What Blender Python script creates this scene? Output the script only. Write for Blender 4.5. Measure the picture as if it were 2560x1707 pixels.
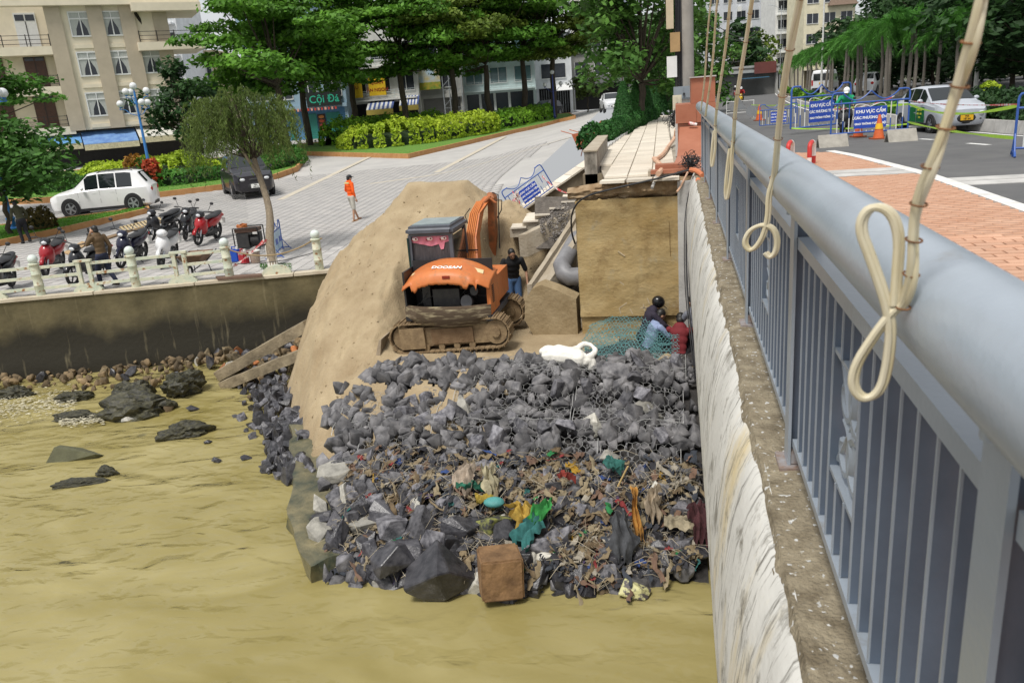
import bpy, bmesh, math, random
import numpy as np
from mathutils import Vector, Matrix, Quaternion
for o in list(bpy.data.objects): bpy.data.objects.remove(o)
SC = bpy.context.scene
COL = SC.collection
R = math.radians
# ------------------------------------------------------------------ camera
CAMZ = 1.72
PITCH, ROLL, HEAD = R(16.9), R(4.4), R(12.45)
FPX = 1985.0
_F0 = Vector((-math.sin(HEAD), math.cos(HEAD), 0)); _R0 = Vector((math.cos(HEAD), math.sin(HEAD), 0)); _Z = Vector((0, 0, 1))
CF = math.cos(PITCH) * _F0 - math.sin(PITCH) * _Z
_U = math.cos(PITCH) * _Z + math.sin(PITCH) * _F0
CR = math.cos(ROLL) * _R0 - math.sin(ROLL) * _U
CU = math.cos(ROLL) * _U + math.sin(ROLL) * _R0
cd = bpy.data.cameras.new('camera'); cam = bpy.data.objects.new('camera', cd); COL.objects.link(cam)
cd.sensor_width = 36; cd.lens = FPX * 36 / 2560; cd.clip_start = 0.05; cd.clip_end = 3000
cam.matrix_world = Matrix(((CR.x, CU.x, -CF.x, 0), (CR.y, CU.y, -CF.y, 0), (CR.z, CU.z, -CF.z, CAMZ), (0, 0, 0, 1)))
cd.dof.use_dof = True; cd.dof.focus_distance = 13.0; cd.dof.aperture_fstop = 8.0
SC.camera = cam
# ------------------------------------------------------------------ sky and sun
wd = bpy.data.worlds.new('World'); SC.world = wd; wd.use_nodes = True
nt = wd.node_tree; nt.nodes.clear()
SUN_EL, SUN_AZ = R(62), R(200)      # azimuth clockwise from +Y
sky = nt.nodes.new('ShaderNodeTexSky'); sky.sky_type = 'NISHITA'; sky.sun_disc = False
sky.sun_elevation = SUN_EL; sky.sun_rotation = SUN_AZ; sky.air_density = 1.0; sky.dust_density = 3.0
hs = nt.nodes.new('ShaderNodeHueSaturation'); hs.inputs['Saturation'].default_value = 0.30
mx = nt.nodes.new('ShaderNodeMix'); mx.data_type = 'RGBA'; mx.inputs[0].default_value = 0.5
mx.inputs[7].default_value = (8.2, 8.4, 8.6, 1)      # thin even cloud cover
bg = nt.nodes.new('ShaderNodeBackground'); bg.inputs['Strength'].default_value = 0.092
out = nt.nodes.new('ShaderNodeOutputWorld')
nt.links.new(sky.outputs[0], hs.inputs['Color']); nt.links.new(hs.outputs[0], mx.inputs[6])
nt.links.new(mx.outputs[2], bg.inputs['Color']); nt.links.new(bg.outputs[0], out.inputs[0])
sd = bpy.data.lights.new('sun', 'SUN'); sd.energy = 2.5; sd.angle = R(15); sd.color = (1.0, 0.96, 0.9)
sun = bpy.data.objects.new('sun', sd); COL.objects.link(sun)
_sdir = Vector((math.sin(SUN_AZ) * math.cos(SUN_EL), math.cos(SUN_AZ) * math.cos(SUN_EL), math.sin(SUN_EL)))
sun.rotation_euler = _sdir.to_track_quat('Z', 'Y').to_euler(); sun.location = (0, 0, 40)
SC.view_settings.view_transform = 'Standard'; SC.view_settings.look = 'None'
SC.view_settings.exposure = 0.38; SC.view_settings.gamma = 1.0
SC.render.engine = 'CYCLES'
SC.cycles.max_bounces = 6; SC.cycles.diffuse_bounces = 3; SC.cycles.glossy_bounces = 3; SC.cycles.transparent_max_bounces = 6

# ------------------------------------------------------------------ helpers
def ray(x, y): return CF + CR * ((x - 1280) / FPX) - CU * ((y - 853.5) / FPX)
C0 = Vector((0, 0, CAMZ))
def at_z(x, y, z): v = ray(x, y); return C0 + v * ((z - CAMZ) / v.z)
def at_y(x, y, Y): v = ray(x, y); return C0 + v * (Y / v.y)
def at_x(x, y, X): v = ray(x, y); return C0 + v * (X / v.x)
def at_d(x, y, d): return C0 + ray(x, y) * d
def depth(p): return -math.sin(HEAD) * p[0] + math.cos(HEAD) * p[1]
def sstep(a, b, t): t = min(1, max(0, (t - a) / (b - a))); return t * t * (3 - 2 * t)
def zp(x, y):                      # height of the riverside square
    d = depth((x, y)); return -2.5 + 0.025 * min(max(0, d - 26), 94)
def zr(y): return -0.35 * sstep(14, 28, y)       # height of the roadway
def solve(x, y, fn):
    v = ray(x, y); lo = 3.0; hi = 600.0; t = lo
    n = 900; prev = lo
    for i in range(1, n + 1):
        t = lo * (hi / lo) ** (i / n); p = C0 + v * t
        if p.z < fn(p):
            a, b = prev, t
            for _ in range(40):
                m = (a + b) / 2; p = C0 + v * m
                if p.z < fn(p): b = m
                else: a = m
            return C0 + v * b
        prev = t
    return C0 + v * hi
def on_p(x, y): return solve(x, y, lambda p: zp(p.x, p.y))
def on_r(x, y): return solve(x, y, lambda p: zr(p.y))

def lin(c):
    if isinstance(c, str):
        c = tuple(int(c[i:i + 2], 16) / 255 for i in (0, 2, 4)); return tuple(((u + .055) / 1.055) ** 2.4 if u > .04045 else u / 12.92 for u in c)
    return c
MATS = {}
def mat(name, col, rough=.6, var=.15, scale=4, bump=0, bscale=30, metal=0, col2=None, f2=None, stretch=None, rnd=0, island=0, spec=.5, trans=0, detail=4, coat=0):
    if name in MATS: return MATS[name]
    m = bpy.data.materials.new(name); MATS[name] = m; m.use_nodes = True
    n = m.node_tree.nodes; l = m.node_tree.links; b = n['Principled BSDF']
    col = lin(col); b.inputs['Roughness'].default_value = rough; b.inputs['Metallic'].default_value = metal
    b.inputs['Specular IOR Level'].default_value = spec; b.inputs['Coat Weight'].default_value = coat
    tc = n.new('ShaderNodeTexCoord'); mp = n.new('ShaderNodeMapping'); l.new(tc.outputs['Object'], mp.inputs[0])
    if stretch: mp.inputs['Scale'].default_value = stretch
    if rnd or True:
        oi = n.new('ShaderNodeObjectInfo'); vm = n.new('ShaderNodeVectorMath'); vm.operation = 'SCALE'
        vm.inputs[0].default_value = (17, 31, 23); l.new(oi.outputs['Random'], vm.inputs['Scale']); l.new(vm.outputs[0], mp.inputs['Location'])
    nz = n.new('ShaderNodeTexNoise'); nz.inputs['Scale'].default_value = scale; nz.inputs['Detail'].default_value = detail; nz.inputs['Roughness'].default_value = .62
    l.new(mp.outputs[0], nz.inputs[0])
    rp = n.new('ShaderNodeValToRGB'); l.new(nz.outputs[0], rp.inputs[0])
    c2 = lin(col2) if col2 else tuple(min(1, u * (1 + var)) for u in col)
    c1 = col if col2 else tuple(u * (1 - var) for u in col)
    rp.color_ramp.elements[0].color = (*c1, 1); rp.color_ramp.elements[1].color = (*c2, 1)
    a, z = f2 if f2 else (.3, .7)
    rp.color_ramp.elements[0].position = a; rp.color_ramp.elements[1].position = z
    cur = rp.outputs[0]
    if rnd or island:
        hv = n.new('ShaderNodeHueSaturation'); l.new(cur, hv.inputs['Color'])
        mr = n.new('ShaderNodeMapRange'); k = rnd or island
        mr.inputs[3].default_value = 1 - k; mr.inputs[4].default_value = 1 + k
        if island:
            g = n.new('ShaderNodeNewGeometry'); l.new(g.outputs['Random Per Island'], mr.inputs[0])
        else: l.new(oi.outputs['Random'], mr.inputs[0])
        l.new(mr.outputs[0], hv.inputs['Value']); cur = hv.outputs[0]
    l.new(cur, b.inputs['Base Color'])
    if bump:
        nb = n.new('ShaderNodeTexNoise'); nb.inputs['Scale'].default_value = bscale; nb.inputs['Detail'].default_value = 5
        l.new(mp.outputs[0], nb.inputs[0]); bp = n.new('ShaderNodeBump'); bp.inputs['Strength'].default_value = bump; bp.inputs['Distance'].default_value = .02
        l.new(nb.outputs[0], bp.inputs['Height']); l.new(bp.outputs[0], b.inputs['Normal'])
    if trans:
        tr = n.new('ShaderNodeBsdfTranslucent'); l.new(cur, tr.inputs[0]); ms = n.new('ShaderNodeMixShader'); ms.inputs[0].default_value = trans
        l.new(b.outputs[0], ms.inputs[1]); l.new(tr.outputs[0], ms.inputs[2]); l.new(ms.outputs[0], n['Material Output'].inputs[0])
    return m
def P(c, rough=.5, **k):
    return mat('paint_%s_%s' % (c if isinstance(c, str) else '_'.join('%.2f' % u for u in c), rough), c, rough, var=k.pop('var', .08), **k)

class MB:
    def __init__(s): s.v = []; s.f = []; s.m = []; s.cur = 0; s.T = None
    def add(s, vs, fs):
        o = len(s.v)
        for p in vs:
            p = Vector(p); s.v.append(tuple(s.T @ p) if s.T is not None else tuple(p))
        for f in fs: s.f.append(tuple(i + o for i in f)); s.m.append(s.cur)
        return s
    def box(s, c, sz, rz=0, M=None, taper=1):
        x, y, z = (u / 2 for u in sz); pts = []
        for dz in (-1, 1):
            k = 1 if dz < 0 else taper
            for dx, dy in ((-1, -1), (1, -1), (1, 1), (-1, 1)): pts.append(Vector((dx * x * k, dy * y * k, dz * z)))
        Q = Matrix.Rotation(rz, 3, 'Z') if M is None else M
        c = Vector(c); pts = [c + Q @ p for p in pts]
        return s.add(pts, [(3, 2, 1, 0), (4, 5, 6, 7), (0, 1, 5, 4), (1, 2, 6, 5), (2, 3, 7, 6), (3, 0, 4, 7)])
    def bbox(s, lo, hi): return s.box([(a + b) / 2 for a, b in zip(lo, hi)], [b - a for a, b in zip(lo, hi)])
    def beam(s, a, b, w, h, up=(0, 0, 1)):
        a = Vector(a); b = Vector(b); d = (b - a); L = d.length
        if L < 1e-6: return s
        d.normalize(); u = Vector(up)
        if abs(d.dot(u)) > .98: u = Vector((0, 1, 0)) if abs(d.y) < .9 else Vector((1, 0, 0))
        r = d.cross(u).normalized(); u = r.cross(d)
        return s.box((a + b) / 2, (w, L, h), M=Matrix((r, d, u)).transposed())
    def tube(s, pts, r, n=6, cap=True, closed=False):
        pts = [Vector(p) for p in pts]; k = len(pts); rs = r if isinstance(r, (list, tuple)) else [r] * k
        ds = []
        for i in range(k):
            a = pts[i - 1] if (i > 0 or closed) else pts[i]; b = pts[(i + 1) % k] if (i < k - 1 or closed) else pts[i]
            d = (b - a); ds.append(d.normalized() if d.length > 1e-9 else Vector((0, 0, 1)))
        u = ds[0].orthogonal().normalized(); vs = []; o = []
        for i in range(k):
            u = (u - ds[i] * u.dot(ds[i])); u = u.normalized() if u.length > 1e-6 else ds[i].orthogonal().normalized()
            w = ds[i].cross(u)
            for j in range(n):
                a = 2 * math.pi * j / n; vs.append(pts[i] + (u * math.cos(a) + w * math.sin(a)) * rs[i])
        fs = []
        for i in range(k - 1 if not closed else k):
            q = (i + 1) % k
            for j in range(n): fs.append((i * n + j, i * n + (j + 1) % n, q * n + (j + 1) % n, q * n + j))
        if cap and not closed: fs.append(tuple(range(n))[::-1]); fs.append(tuple((k - 1) * n + j for j in range(n)))
        return s.add(vs, fs)
    def cyl(s, a, b, r, n=12, r2=None): return s.tube([a, b], [r, r if r2 is None else r2], n)
    def ell(s, c, r, nu=10, nv=7, M=None):
        r = (r, r, r) if not isinstance(r, (tuple, list, Vector)) else r; vs = []; fs = []; c = Vector(c)
        for i in range(nv + 1):
            t = math.pi * i / nv
            for j in range(nu):
                a = 2 * math.pi * j / nu; p = Vector((r[0] * math.sin(t) * math.cos(a), r[1] * math.sin(t) * math.sin(a), r[2] * math.cos(t)))
                vs.append(c + (M @ p if M is not None else p))
        for i in range(nv):
            for j in range(nu): fs.append((i * nu + j, (i + 1) * nu + j, (i + 1) * nu + (j + 1) % nu, i * nu + (j + 1) % nu))
        return s.add(vs, fs)
    def prism(s, poly, ext):        # poly 3D points, ext vector
        k = len(poly); e = Vector(ext); vs = [Vector(p) for p in poly]; vs += [p + e for p in vs]
        fs = [tuple(range(k))[::-1], tuple(range(k, 2 * k))] + [(i, (i + 1) % k, (i + 1) % k + k, i + k) for i in range(k)]
        return s.add(vs, fs)
    def lathe(s, prof, c, n=16, cap=True):     # profile (r,z)
        vs = []; fs = []; c = Vector(c); k = len(prof)
        for r, z in prof:
            for j in range(n): a = 2 * math.pi * j / n; vs.append(c + Vector((r * math.cos(a), r * math.sin(a), z)))
        for i in range(k - 1):
            for j in range(n): fs.append((i * n + j, i * n + (j + 1) % n, (i + 1) * n + (j + 1) % n, (i + 1) * n + j))
        if cap: fs.append(tuple(range(n))[::-1]); fs.append(tuple((k - 1) * n + j for j in range(n)))
        return s.add(vs, fs)
    def loft(s, rings, closed=True, cap=True):
        n = len(rings[0]); vs = [p for r in rings for p in r]; fs = []
        for i in range(len(rings) - 1):
            for j in range(n if closed else n - 1): fs.append((i * n + j, i * n + (j + 1) % n, (i + 1) * n + (j + 1) % n, (i + 1) * n + j))
        if cap and closed: fs.append(tuple(range(n))[::-1]); fs.append(tuple((len(rings) - 1) * n + j for j in range(n)))
        return s.add(vs, fs)
    def mesh(s, name, mats):
        me = bpy.data.meshes.new(name); me.from_pydata(s.v, [], s.f)
        for m in (mats if isinstance(mats, (list, tuple)) else [mats]): me.materials.append(m)
        if any(s.m): me.polygons.foreach_set('material_index', s.m)
        me.update(); return me
    def build(s, name, mats, parent=None, smooth=False, **k):
        me = s.mesh(name, mats)
        bm = bmesh.new(); bm.from_mesh(me); bmesh.ops.recalc_face_normals(bm, faces=bm.faces); bm.to_mesh(me); bm.free()
        if smooth: smooth_me(me, smooth if not isinstance(smooth, bool) else 40)
        return put(name, me, parent, **k)
def smooth_me(me, ang=40):
    me.polygons.foreach_set('use_smooth', [True] * len(me.polygons)); me.set_sharp_from_angle(angle=R(ang))
def tag(o, label=None, cat=None, group=None, kind=None):
    if label: o['label'] = label
    if cat: o['category'] = cat
    if group: o['group'] = group
    if kind: o['kind'] = kind
    return o
def put(name, me, parent=None, loc=None, rz=0, label=None, cat=None, group=None, kind=None, scale=None, rot=None):
    o = bpy.data.objects.new(name, me); COL.objects.link(o)
    if parent is not None: o.parent = parent
    if loc is not None: o.location = loc
    if rz: o.rotation_euler = (0, 0, rz)
    if rot is not None: o.rotation_euler = rot
    if scale is not None: o.scale = scale if not isinstance(scale, (int, float)) else (scale,) * 3
    return tag(o, label, cat, group, kind)
def empty(name, loc, rz=0, label=None, cat=None, group=None):
    return put(name, None, None, loc, rz, label, cat, group)
def copy_tree(o, parent=None):
    c = o.copy(); COL.objects.link(c); c.parent = parent
    for ch in list(o.children): copy_tree(ch, c)
    return c
def npmesh(name, V, F, mats, mi=None):
    V = np.asarray(V, np.float32); F = np.asarray(F, np.int32); k = F.shape[1]
    me = bpy.data.meshes.new(name); me.vertices.add(len(V)); me.vertices.foreach_set('co', V.ravel())
    me.loops.add(F.size); me.loops.foreach_set('vertex_index', F.ravel())
    me.polygons.add(len(F)); me.polygons.foreach_set('loop_start', np.arange(0, F.size, k, dtype=np.int32)); me.polygons.foreach_set('loop_total', np.full(len(F), k, np.int32))
    for m in (mats if isinstance(mats, (list, tuple)) else [mats]): me.materials.append(m)
    if mi is not None: me.polygons.foreach_set('material_index', np.asarray(mi, np.int32))
    me.update(calc_edges=True); return me
def vnoise(seed):
    rg = np.random.RandomState(seed); G = rg.rand(64, 64)
    def f(x, y):
        x = np.asarray(x, float); y = np.asarray(y, float); xi = np.floor(x).astype(int); yi = np.floor(y).astype(int); u = x - xi; v = y - yi
        u = u * u * (3 - 2 * u); v = v * v * (3 - 2 * v); g = lambda a, b: G[a % 64, b % 64]
        return (g(xi, yi) * (1 - u) + g(xi + 1, yi) * u) * (1 - v) + (g(xi, yi + 1) * (1 - u) + g(xi + 1, yi + 1) * u) * v - .5
    return f
VN = vnoise(3)
def fbm(x, y, o=4): return sum(VN(x * 2 ** i + 13 * i, y * 2 ** i + 7 * i) / 2 ** i for i in range(o))
def text_mesh(txt, size, m, extrude=.002, bold=0):
    cu = bpy.data.curves.new('t', 'FONT'); cu.body = txt; cu.size = size; cu.align_x = 'CENTER'; cu.align_y = 'CENTER'; cu.extrude = extrude; cu.resolution_u = 3; cu.offset = bold
    o = bpy.data.objects.new('t', cu); COL.objects.link(o); dg = bpy.context.evaluated_depsgraph_get()
    me = bpy.data.meshes.new_from_object(o.evaluated_get(dg)); bpy.data.objects.remove(o); bpy.data.curves.remove(cu)
    me.materials.clear(); me.materials.append(m); return me
def write_on(txt, size, m, parent, c, right, up, bold=.0, name='lettering'):
    right = Vector(right).normalized(); up = Vector(up); up = (up - right * up.dot(right)).normalized(); nn = right.cross(up)
    me = text_mesh(txt, size, m, .0015, bold); o = put(name, me, parent)
    o.matrix_local = Matrix.Translation(Vector(c)) @ Matrix((right, up, nn)).transposed().to_4x4(); return o
def pt_in(poly, x, y):
    c = False; j = len(poly) - 1
    for i in range(len(poly)):
        xi, yi = poly[i][:2]; xj, yj = poly[j][:2]
        if (yi > y) != (yj > y) and x < (xj - xi) * (y - yi) / (yj - yi) + xi: c = not c
        j = i
    return c
def pave(parent, poly, org, ang, sx, sy, gap, th, zf, m, name='paver', brick=False, holes=(), maxd=60, near=300, jit=.0015, seed=1, keep=None):
    """lays pavers over a polygon: the 300 that show largest are objects, the rest one piece of stuff"""
    rg = random.Random(seed); ca, sa = math.cos(ang), math.sin(ang)
    us = [(p[0] - org[0]) * ca + (p[1] - org[1]) * sa for p in poly]; vs = [-(p[0] - org[0]) * sa + (p[1] - org[1]) * ca for p in poly]
    cells = []
    for i in range(int(min(us) / sx) - 1, int(max(us) / sx) + 2):
        for j in range(int(min(vs) / sy) - 1, int(max(vs) / sy) + 2):
            u = (i + .5 + (.5 if brick and j % 2 else 0)) * sx; v = (j + .5) * sy
            x = org[0] + u * ca - v * sa; y = org[1] + u * sa + v * ca
            if math.hypot(x, y) > maxd or not pt_in(poly, x, y) or any(pt_in(h, x, y) for h in holes): continue
            if keep and not keep(x, y): continue
            cells.append((math.hypot(x, y), x, y))
    cells.sort(); mb = MB(); hx, hy = (sx - gap) / 2, (sy - gap) / 2; b = min(.006, gap)
    T = [(-hx, -hy, 0), (hx, -hy, 0), (hx, hy, 0), (-hx, hy, 0), (-hx + b, -hy + b, th), (hx - b, -hy + b, th), (hx - b, hy - b, th), (-hx + b, hy - b, th)]
    FC = [(4, 5, 6, 7), (0, 1, 5, 4), (1, 2, 6, 5), (2, 3, 7, 6), (3, 0, 4, 7)]
    me = MB().add(T, FC).mesh(name, m)
    inview = lambda x, y, z: (lambda v: v.dot(CF) > .3 and abs(v.dot(CR) / v.dot(CF)) < .66 and abs(v.dot(CU) / v.dot(CF)) < .45)(Vector((x, y, z)) - C0)
    k = 0; V = []; 
    for d, x, y in cells:
        z = zf(x, y) + rg.uniform(-jit, jit)
        e = .2; gx = (zf(x + e, y) - zf(x - e, y)) / (2 * e); gy = (zf(x, y + e) - zf(x, y - e)) / (2 * e)
        if k < near and inview(x, y, z):
            nrm = Vector((-gx, -gy, 1)).normalized(); xa = Vector((ca, sa, gx * ca + gy * sa)).normalized(); ya = nrm.cross(xa)
            o = put(name, me, parent); M = Matrix((xa, ya, nrm)).transposed().to_4x4(); M.translation = (x, y, z); o.matrix_world = M; k += 1
        else:
            V.append([(x + a * ca - c * sa, y + a * sa + c * ca, z + t + gx * (a * ca - c * sa) + gy * (a * sa + c * ca)) for a, c, t in T])
    if V:
        n = len(V); F = (np.arange(n)[:, None, None] * 8 + np.array(FC)[None]).reshape(-1, 4)
        put(name + '_field', npmesh(name + '_field', np.array(V).reshape(-1, 3), F, m), parent, kind='stuff')
# ------------------------------------------------------------------ setting: water, square, road, path
_zp0 = zp
def zp(x, y): return _zp0(x, y) + 1.4 * sstep(-14, -3.6, x) * sstep(21, 34, depth((x, y)))
WZ = -4.75
def water_mat():
    m = bpy.data.materials.new('muddy_water'); m.use_nodes = True; n = m.node_tree.nodes; l = m.node_tree.links; b = n['Principled BSDF']
    b.inputs['Roughness'].default_value = .10; b.inputs['IOR'].default_value = 1.33; b.inputs['Specular IOR Level'].default_value = .42
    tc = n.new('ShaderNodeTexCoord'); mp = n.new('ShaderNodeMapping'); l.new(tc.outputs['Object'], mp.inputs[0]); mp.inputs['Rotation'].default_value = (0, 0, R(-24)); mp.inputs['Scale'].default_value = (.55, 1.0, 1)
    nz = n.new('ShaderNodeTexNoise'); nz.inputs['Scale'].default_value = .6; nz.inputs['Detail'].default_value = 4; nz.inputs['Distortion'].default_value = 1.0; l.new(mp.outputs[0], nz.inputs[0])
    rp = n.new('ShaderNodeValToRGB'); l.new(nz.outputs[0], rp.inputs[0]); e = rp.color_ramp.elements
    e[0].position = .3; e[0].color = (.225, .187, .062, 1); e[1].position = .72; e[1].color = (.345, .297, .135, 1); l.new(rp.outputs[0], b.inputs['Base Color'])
    h = None
    for sc, st, dist in ((.7, 1.0, .8), (2.0, .75, 1.0), (6.0, .4, .6)):
        t = n.new('ShaderNodeTexNoise'); t.inputs['Scale'].default_value = sc; t.inputs['Detail'].default_value = 1.5; t.inputs['Distortion'].default_value = dist; l.new(mp.outputs[0], t.inputs[0])
        bp = n.new('ShaderNodeBump'); bp.inputs['Strength'].default_value = st; bp.inputs['Distance'].default_value = .22 / sc ** .6
        l.new(t.outputs[0], bp.inputs['Height'])
        if h: l.new(h.outputs[0], bp.inputs['Normal'])
        h = bp
    # suspended mud scatters light evenly; only the mirror-like surface layer carries the ripples
    b.inputs['Specular IOR Level'].default_value = 0
    gl = n.new('ShaderNodeBsdfGlossy'); gl.inputs['Roughness'].default_value = .10; l.new(h.outputs[0], gl.inputs['Normal']); fr = n.new('ShaderNodeFresnel'); fr.inputs['IOR'].default_value = 1.36; l.new(h.outputs[0], fr.inputs['Normal'])
    ms = n.new('ShaderNodeMixShader'); l.new(fr.outputs[0], ms.inputs[0]); l.new(b.outputs[0], ms.inputs[1]); l.new(gl.outputs[0], ms.inputs[2]); l.new(ms.outputs[0], n['Material Output'].inputs[0]); return m
gx = np.linspace(-26, 2, 300); gy = np.linspace(3.0, 22, 220); X, Y = np.meshgrid(gx, gy)
a = R(-24); U = (X * math.cos(a) - Y * math.sin(a)); W = (X * math.sin(a) + Y * math.cos(a))
chop = np.clip((-X - 6) / 8, .25, 1) * np.clip((Y - 6) / 6, .4, 1)
Z = WZ + .03 * fbm(U * .45, W * 1.4, 3) + .05 * chop * fbm(U * .9 + 5, W * 2.6, 4)
V = np.stack([X, Y, Z], -1).reshape(-1, 3); k = len(gx)
I = (np.arange(len(gy) - 1)[:, None] * k + np.arange(k - 1)[None]).ravel(); F = np.stack([I, I + 1, I + k + 1, I + k], -1)
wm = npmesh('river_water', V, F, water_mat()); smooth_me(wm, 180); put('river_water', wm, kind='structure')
MB().bbox((-90, -30, WZ - 1.9), (30, 26, WZ - 1.6)).build('river_bed', mat('mud', (.16, .11, .05)), kind='structure')

# square ------------------------------------------------------------
QA = at_z(0, 752, -2.5); QB = at_z(832, 676, -2.5); QD = (QB - QA).normalized(); QN = Vector((-QD.y, QD.x, 0))
M_paver = mat('square_paver', (.36, .35, .34), .75, .22, 1.3, bump=.15, bscale=60, rnd=.13, col2=(.47, .45, .425))
M_bed = mat('paver_bed', (.17, .16, .15), .9, .2, 3)
def sheet(name, x0, x1, y0, y1, nx, ny, zf, m, keep=None, **k):
    xs = np.linspace(x0, x1, nx); ys = np.linspace(y0, y1, ny); V = [(x, y, zf(x, y)) for y in ys for x in xs]; F = []
    for j in range(ny - 1):
        for i in range(nx - 1):
            if keep is None or keep((xs[i] + xs[i + 1]) / 2, (ys[j] + ys[j + 1]) / 2): F.append((j * nx + i, j * nx + i + 1, (j + 1) * nx + i + 1, (j + 1) * nx + i))
    return put(name, npmesh(name, V, F, m), kind='structure', **k)
# plaza sheet laid out along the quay
V = []; F = []; us = np.concatenate([np.linspace(-70, -12, 20), np.linspace(-10, 13.5, 40)]); vs = np.concatenate([np.linspace(.3, 40, 50), np.linspace(43, 300, 40)])
for v in vs:
    for u in us:
        p = QA + QD * u + QN * v; uu = u
        if v > 8: p = p + QD * min(v * .26, 18) * max(0, (u + 5) / 18.5)
        V.append((p.x, p.y, zp(p.x, p.y) - .03))
nx = len(us)
for j in range(len(vs) - 1):
    for i in range(nx - 1): F.append((j * nx + i, j * nx + i + 1, (j + 1) * nx + i + 1, (j + 1) * nx + i))
M_far = mat('square_far', (.37, .36, .345), .8, .2, .5, col2=(.46, .445, .42))
plaza = put('riverside_square', npmesh('riverside_square', V, F, M_far), kind='structure')
islA = [on_p(*p) for p in ((-260, 535), (0, 512), (200, 503), (400, 494), (560, 474), (690, 448), (745, 428), (758, 410), (738, 394), (600, 398), (300, 425), (-260, 470))]
islB = [on_p(*p) for p in ((742, 388), (1021, 396), (1150, 366), (1290, 332), (1400, 305), (1440, 296), (1425, 288), (1330, 296), (1000, 345), (742, 368))]
islC = [on_p(*p) for p in ((-200, 668), (0, 616), (180, 578), (376, 532), (372, 522), (304, 537), (115, 562), (0, 574), (-200, 600))]
q0 = QA - QD * 22 + QN * .25; q1 = QA + QD * 13.0 + QN * .25
ppoly = [q0, q1, q1 + QN * 14 + QD * 2.5, q1 + QN * 26 + QD * 6, q1 + QN * 55 + QD * 8, q0 + QN * 55]
shr = lambda P, k: [((p.x - sum(q.x for q in P) / len(P)) * k + sum(q.x for q in P) / len(P), (p.y - sum(q.y for q in P) / len(P)) * k + sum(q.y for q in P) / len(P)) for p in P]
pave(plaza, [(p.x, p.y) for p in ppoly], (-8, 22), R(4), .4, .4, .012, .034, lambda x, y: zp(x, y) - .03, M_paver, holes=[shr(islA, 1), shr(islB, 1), shr(islC, 1)], maxd=52)
# pale strips laid into the paving
M_strip = mat('pale_strip', (.50, .45, .36), .8, .12, 3)
mb = MB()
def strip(a, b, w=.38):
    n = 30
    for i in range(n):
        p = a.lerp(b, i / n); q = a.lerp(b, (i + 1) / n); d = (q - p).normalized(); s = Vector((-d.y, d.x, 0)).normalized() * w / 2
        f = lambda r: Vector((r.x, r.y, zp(r.x, r.y) + .009)); mb.add([f(p - s), f(p + s), f(q + s), f(q - s)], [(0, 1, 2, 3)])
strip(on_p(1090, 432), on_p(1262, 342)); strip(on_p(700, 500), on_p(925, 392)); strip(on_p(925, 460), on_p(1480, 330), .3)
mb.build('pale_strip', M_strip, plaza, kind='stuff')

# quay wall -----------------------------------------------------------
def stain_mat():
    m = mat('quay_concrete', (.075, .062, .028), .85, .4, 1.4, bump=.6, bscale=9, col2=(.155, .128, .064), f2=(.3, .75)); n = m.node_tree.nodes; l = m.node_tree.links; b = n['Principled BSDF']
    src = b.inputs['Base Color'].links[0].from_socket; tc = n.new('ShaderNodeTexCoord'); sx = n.new('ShaderNodeSeparateXYZ'); l.new(tc.outputs['Object'], sx.inputs[0])
    nz = n.new('ShaderNodeTexNoise'); nz.inputs['Scale'].default_value = .8; nz.inputs['Detail'].default_value = 6; l.new(tc.outputs['Object'], nz.inputs[0])
    ad = n.new('ShaderNodeMath'); ad.operation = 'MULTIPLY_ADD'; l.new(nz.outputs[0], ad.inputs[0]); ad.inputs[1].default_value = 1.5; l.new(sx.outputs[2], ad.inputs[2])
    mr = n.new('ShaderNodeMapRange'); l.new(ad.outputs[0], mr.inputs[0]); mr.inputs[1].default_value = -3.05; mr.inputs[2].default_value = -2.45
    mx = n.new('ShaderNodeMix'); mx.data_type = 'RGBA'; l.new(mr.outputs[0], mx.inputs[0]); mx.inputs[6].default_value = (.020, .017, .009, 1); l.new(src, mx.inputs[7])
    # pale lime runs
    mp = n.new('ShaderNodeMapping'); l.new(tc.outputs['Object'], mp.inputs[0]); mp.inputs['Scale'].default_value = (3.2, 3.2, .25)
    n2 = n.new('ShaderNodeTexNoise'); n2.inputs['Scale'].default_value = 1.6; n2.inputs['Detail'].default_value = 6; l.new(mp.outputs[0], n2.inputs[0])
    r2 = n.new('ShaderNodeMapRange'); l.new(n2.outputs[0], r2.inputs[0]); r2.inputs[1].default_value = .62; r2.inputs[2].default_value = .8; r2.inputs[4].default_value = .5
    m2 = n.new('ShaderNodeMix'); m2.data_type = 'RGBA'; l.new(r2.outputs[0], m2.inputs[0]); l.new(mx.outputs[2], m2.inputs[6]); m2.inputs[7].default_value = (.34, .29, .17, 1)
    l.new(m2.outputs[2], b.inputs['Base Color']); return m
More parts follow.
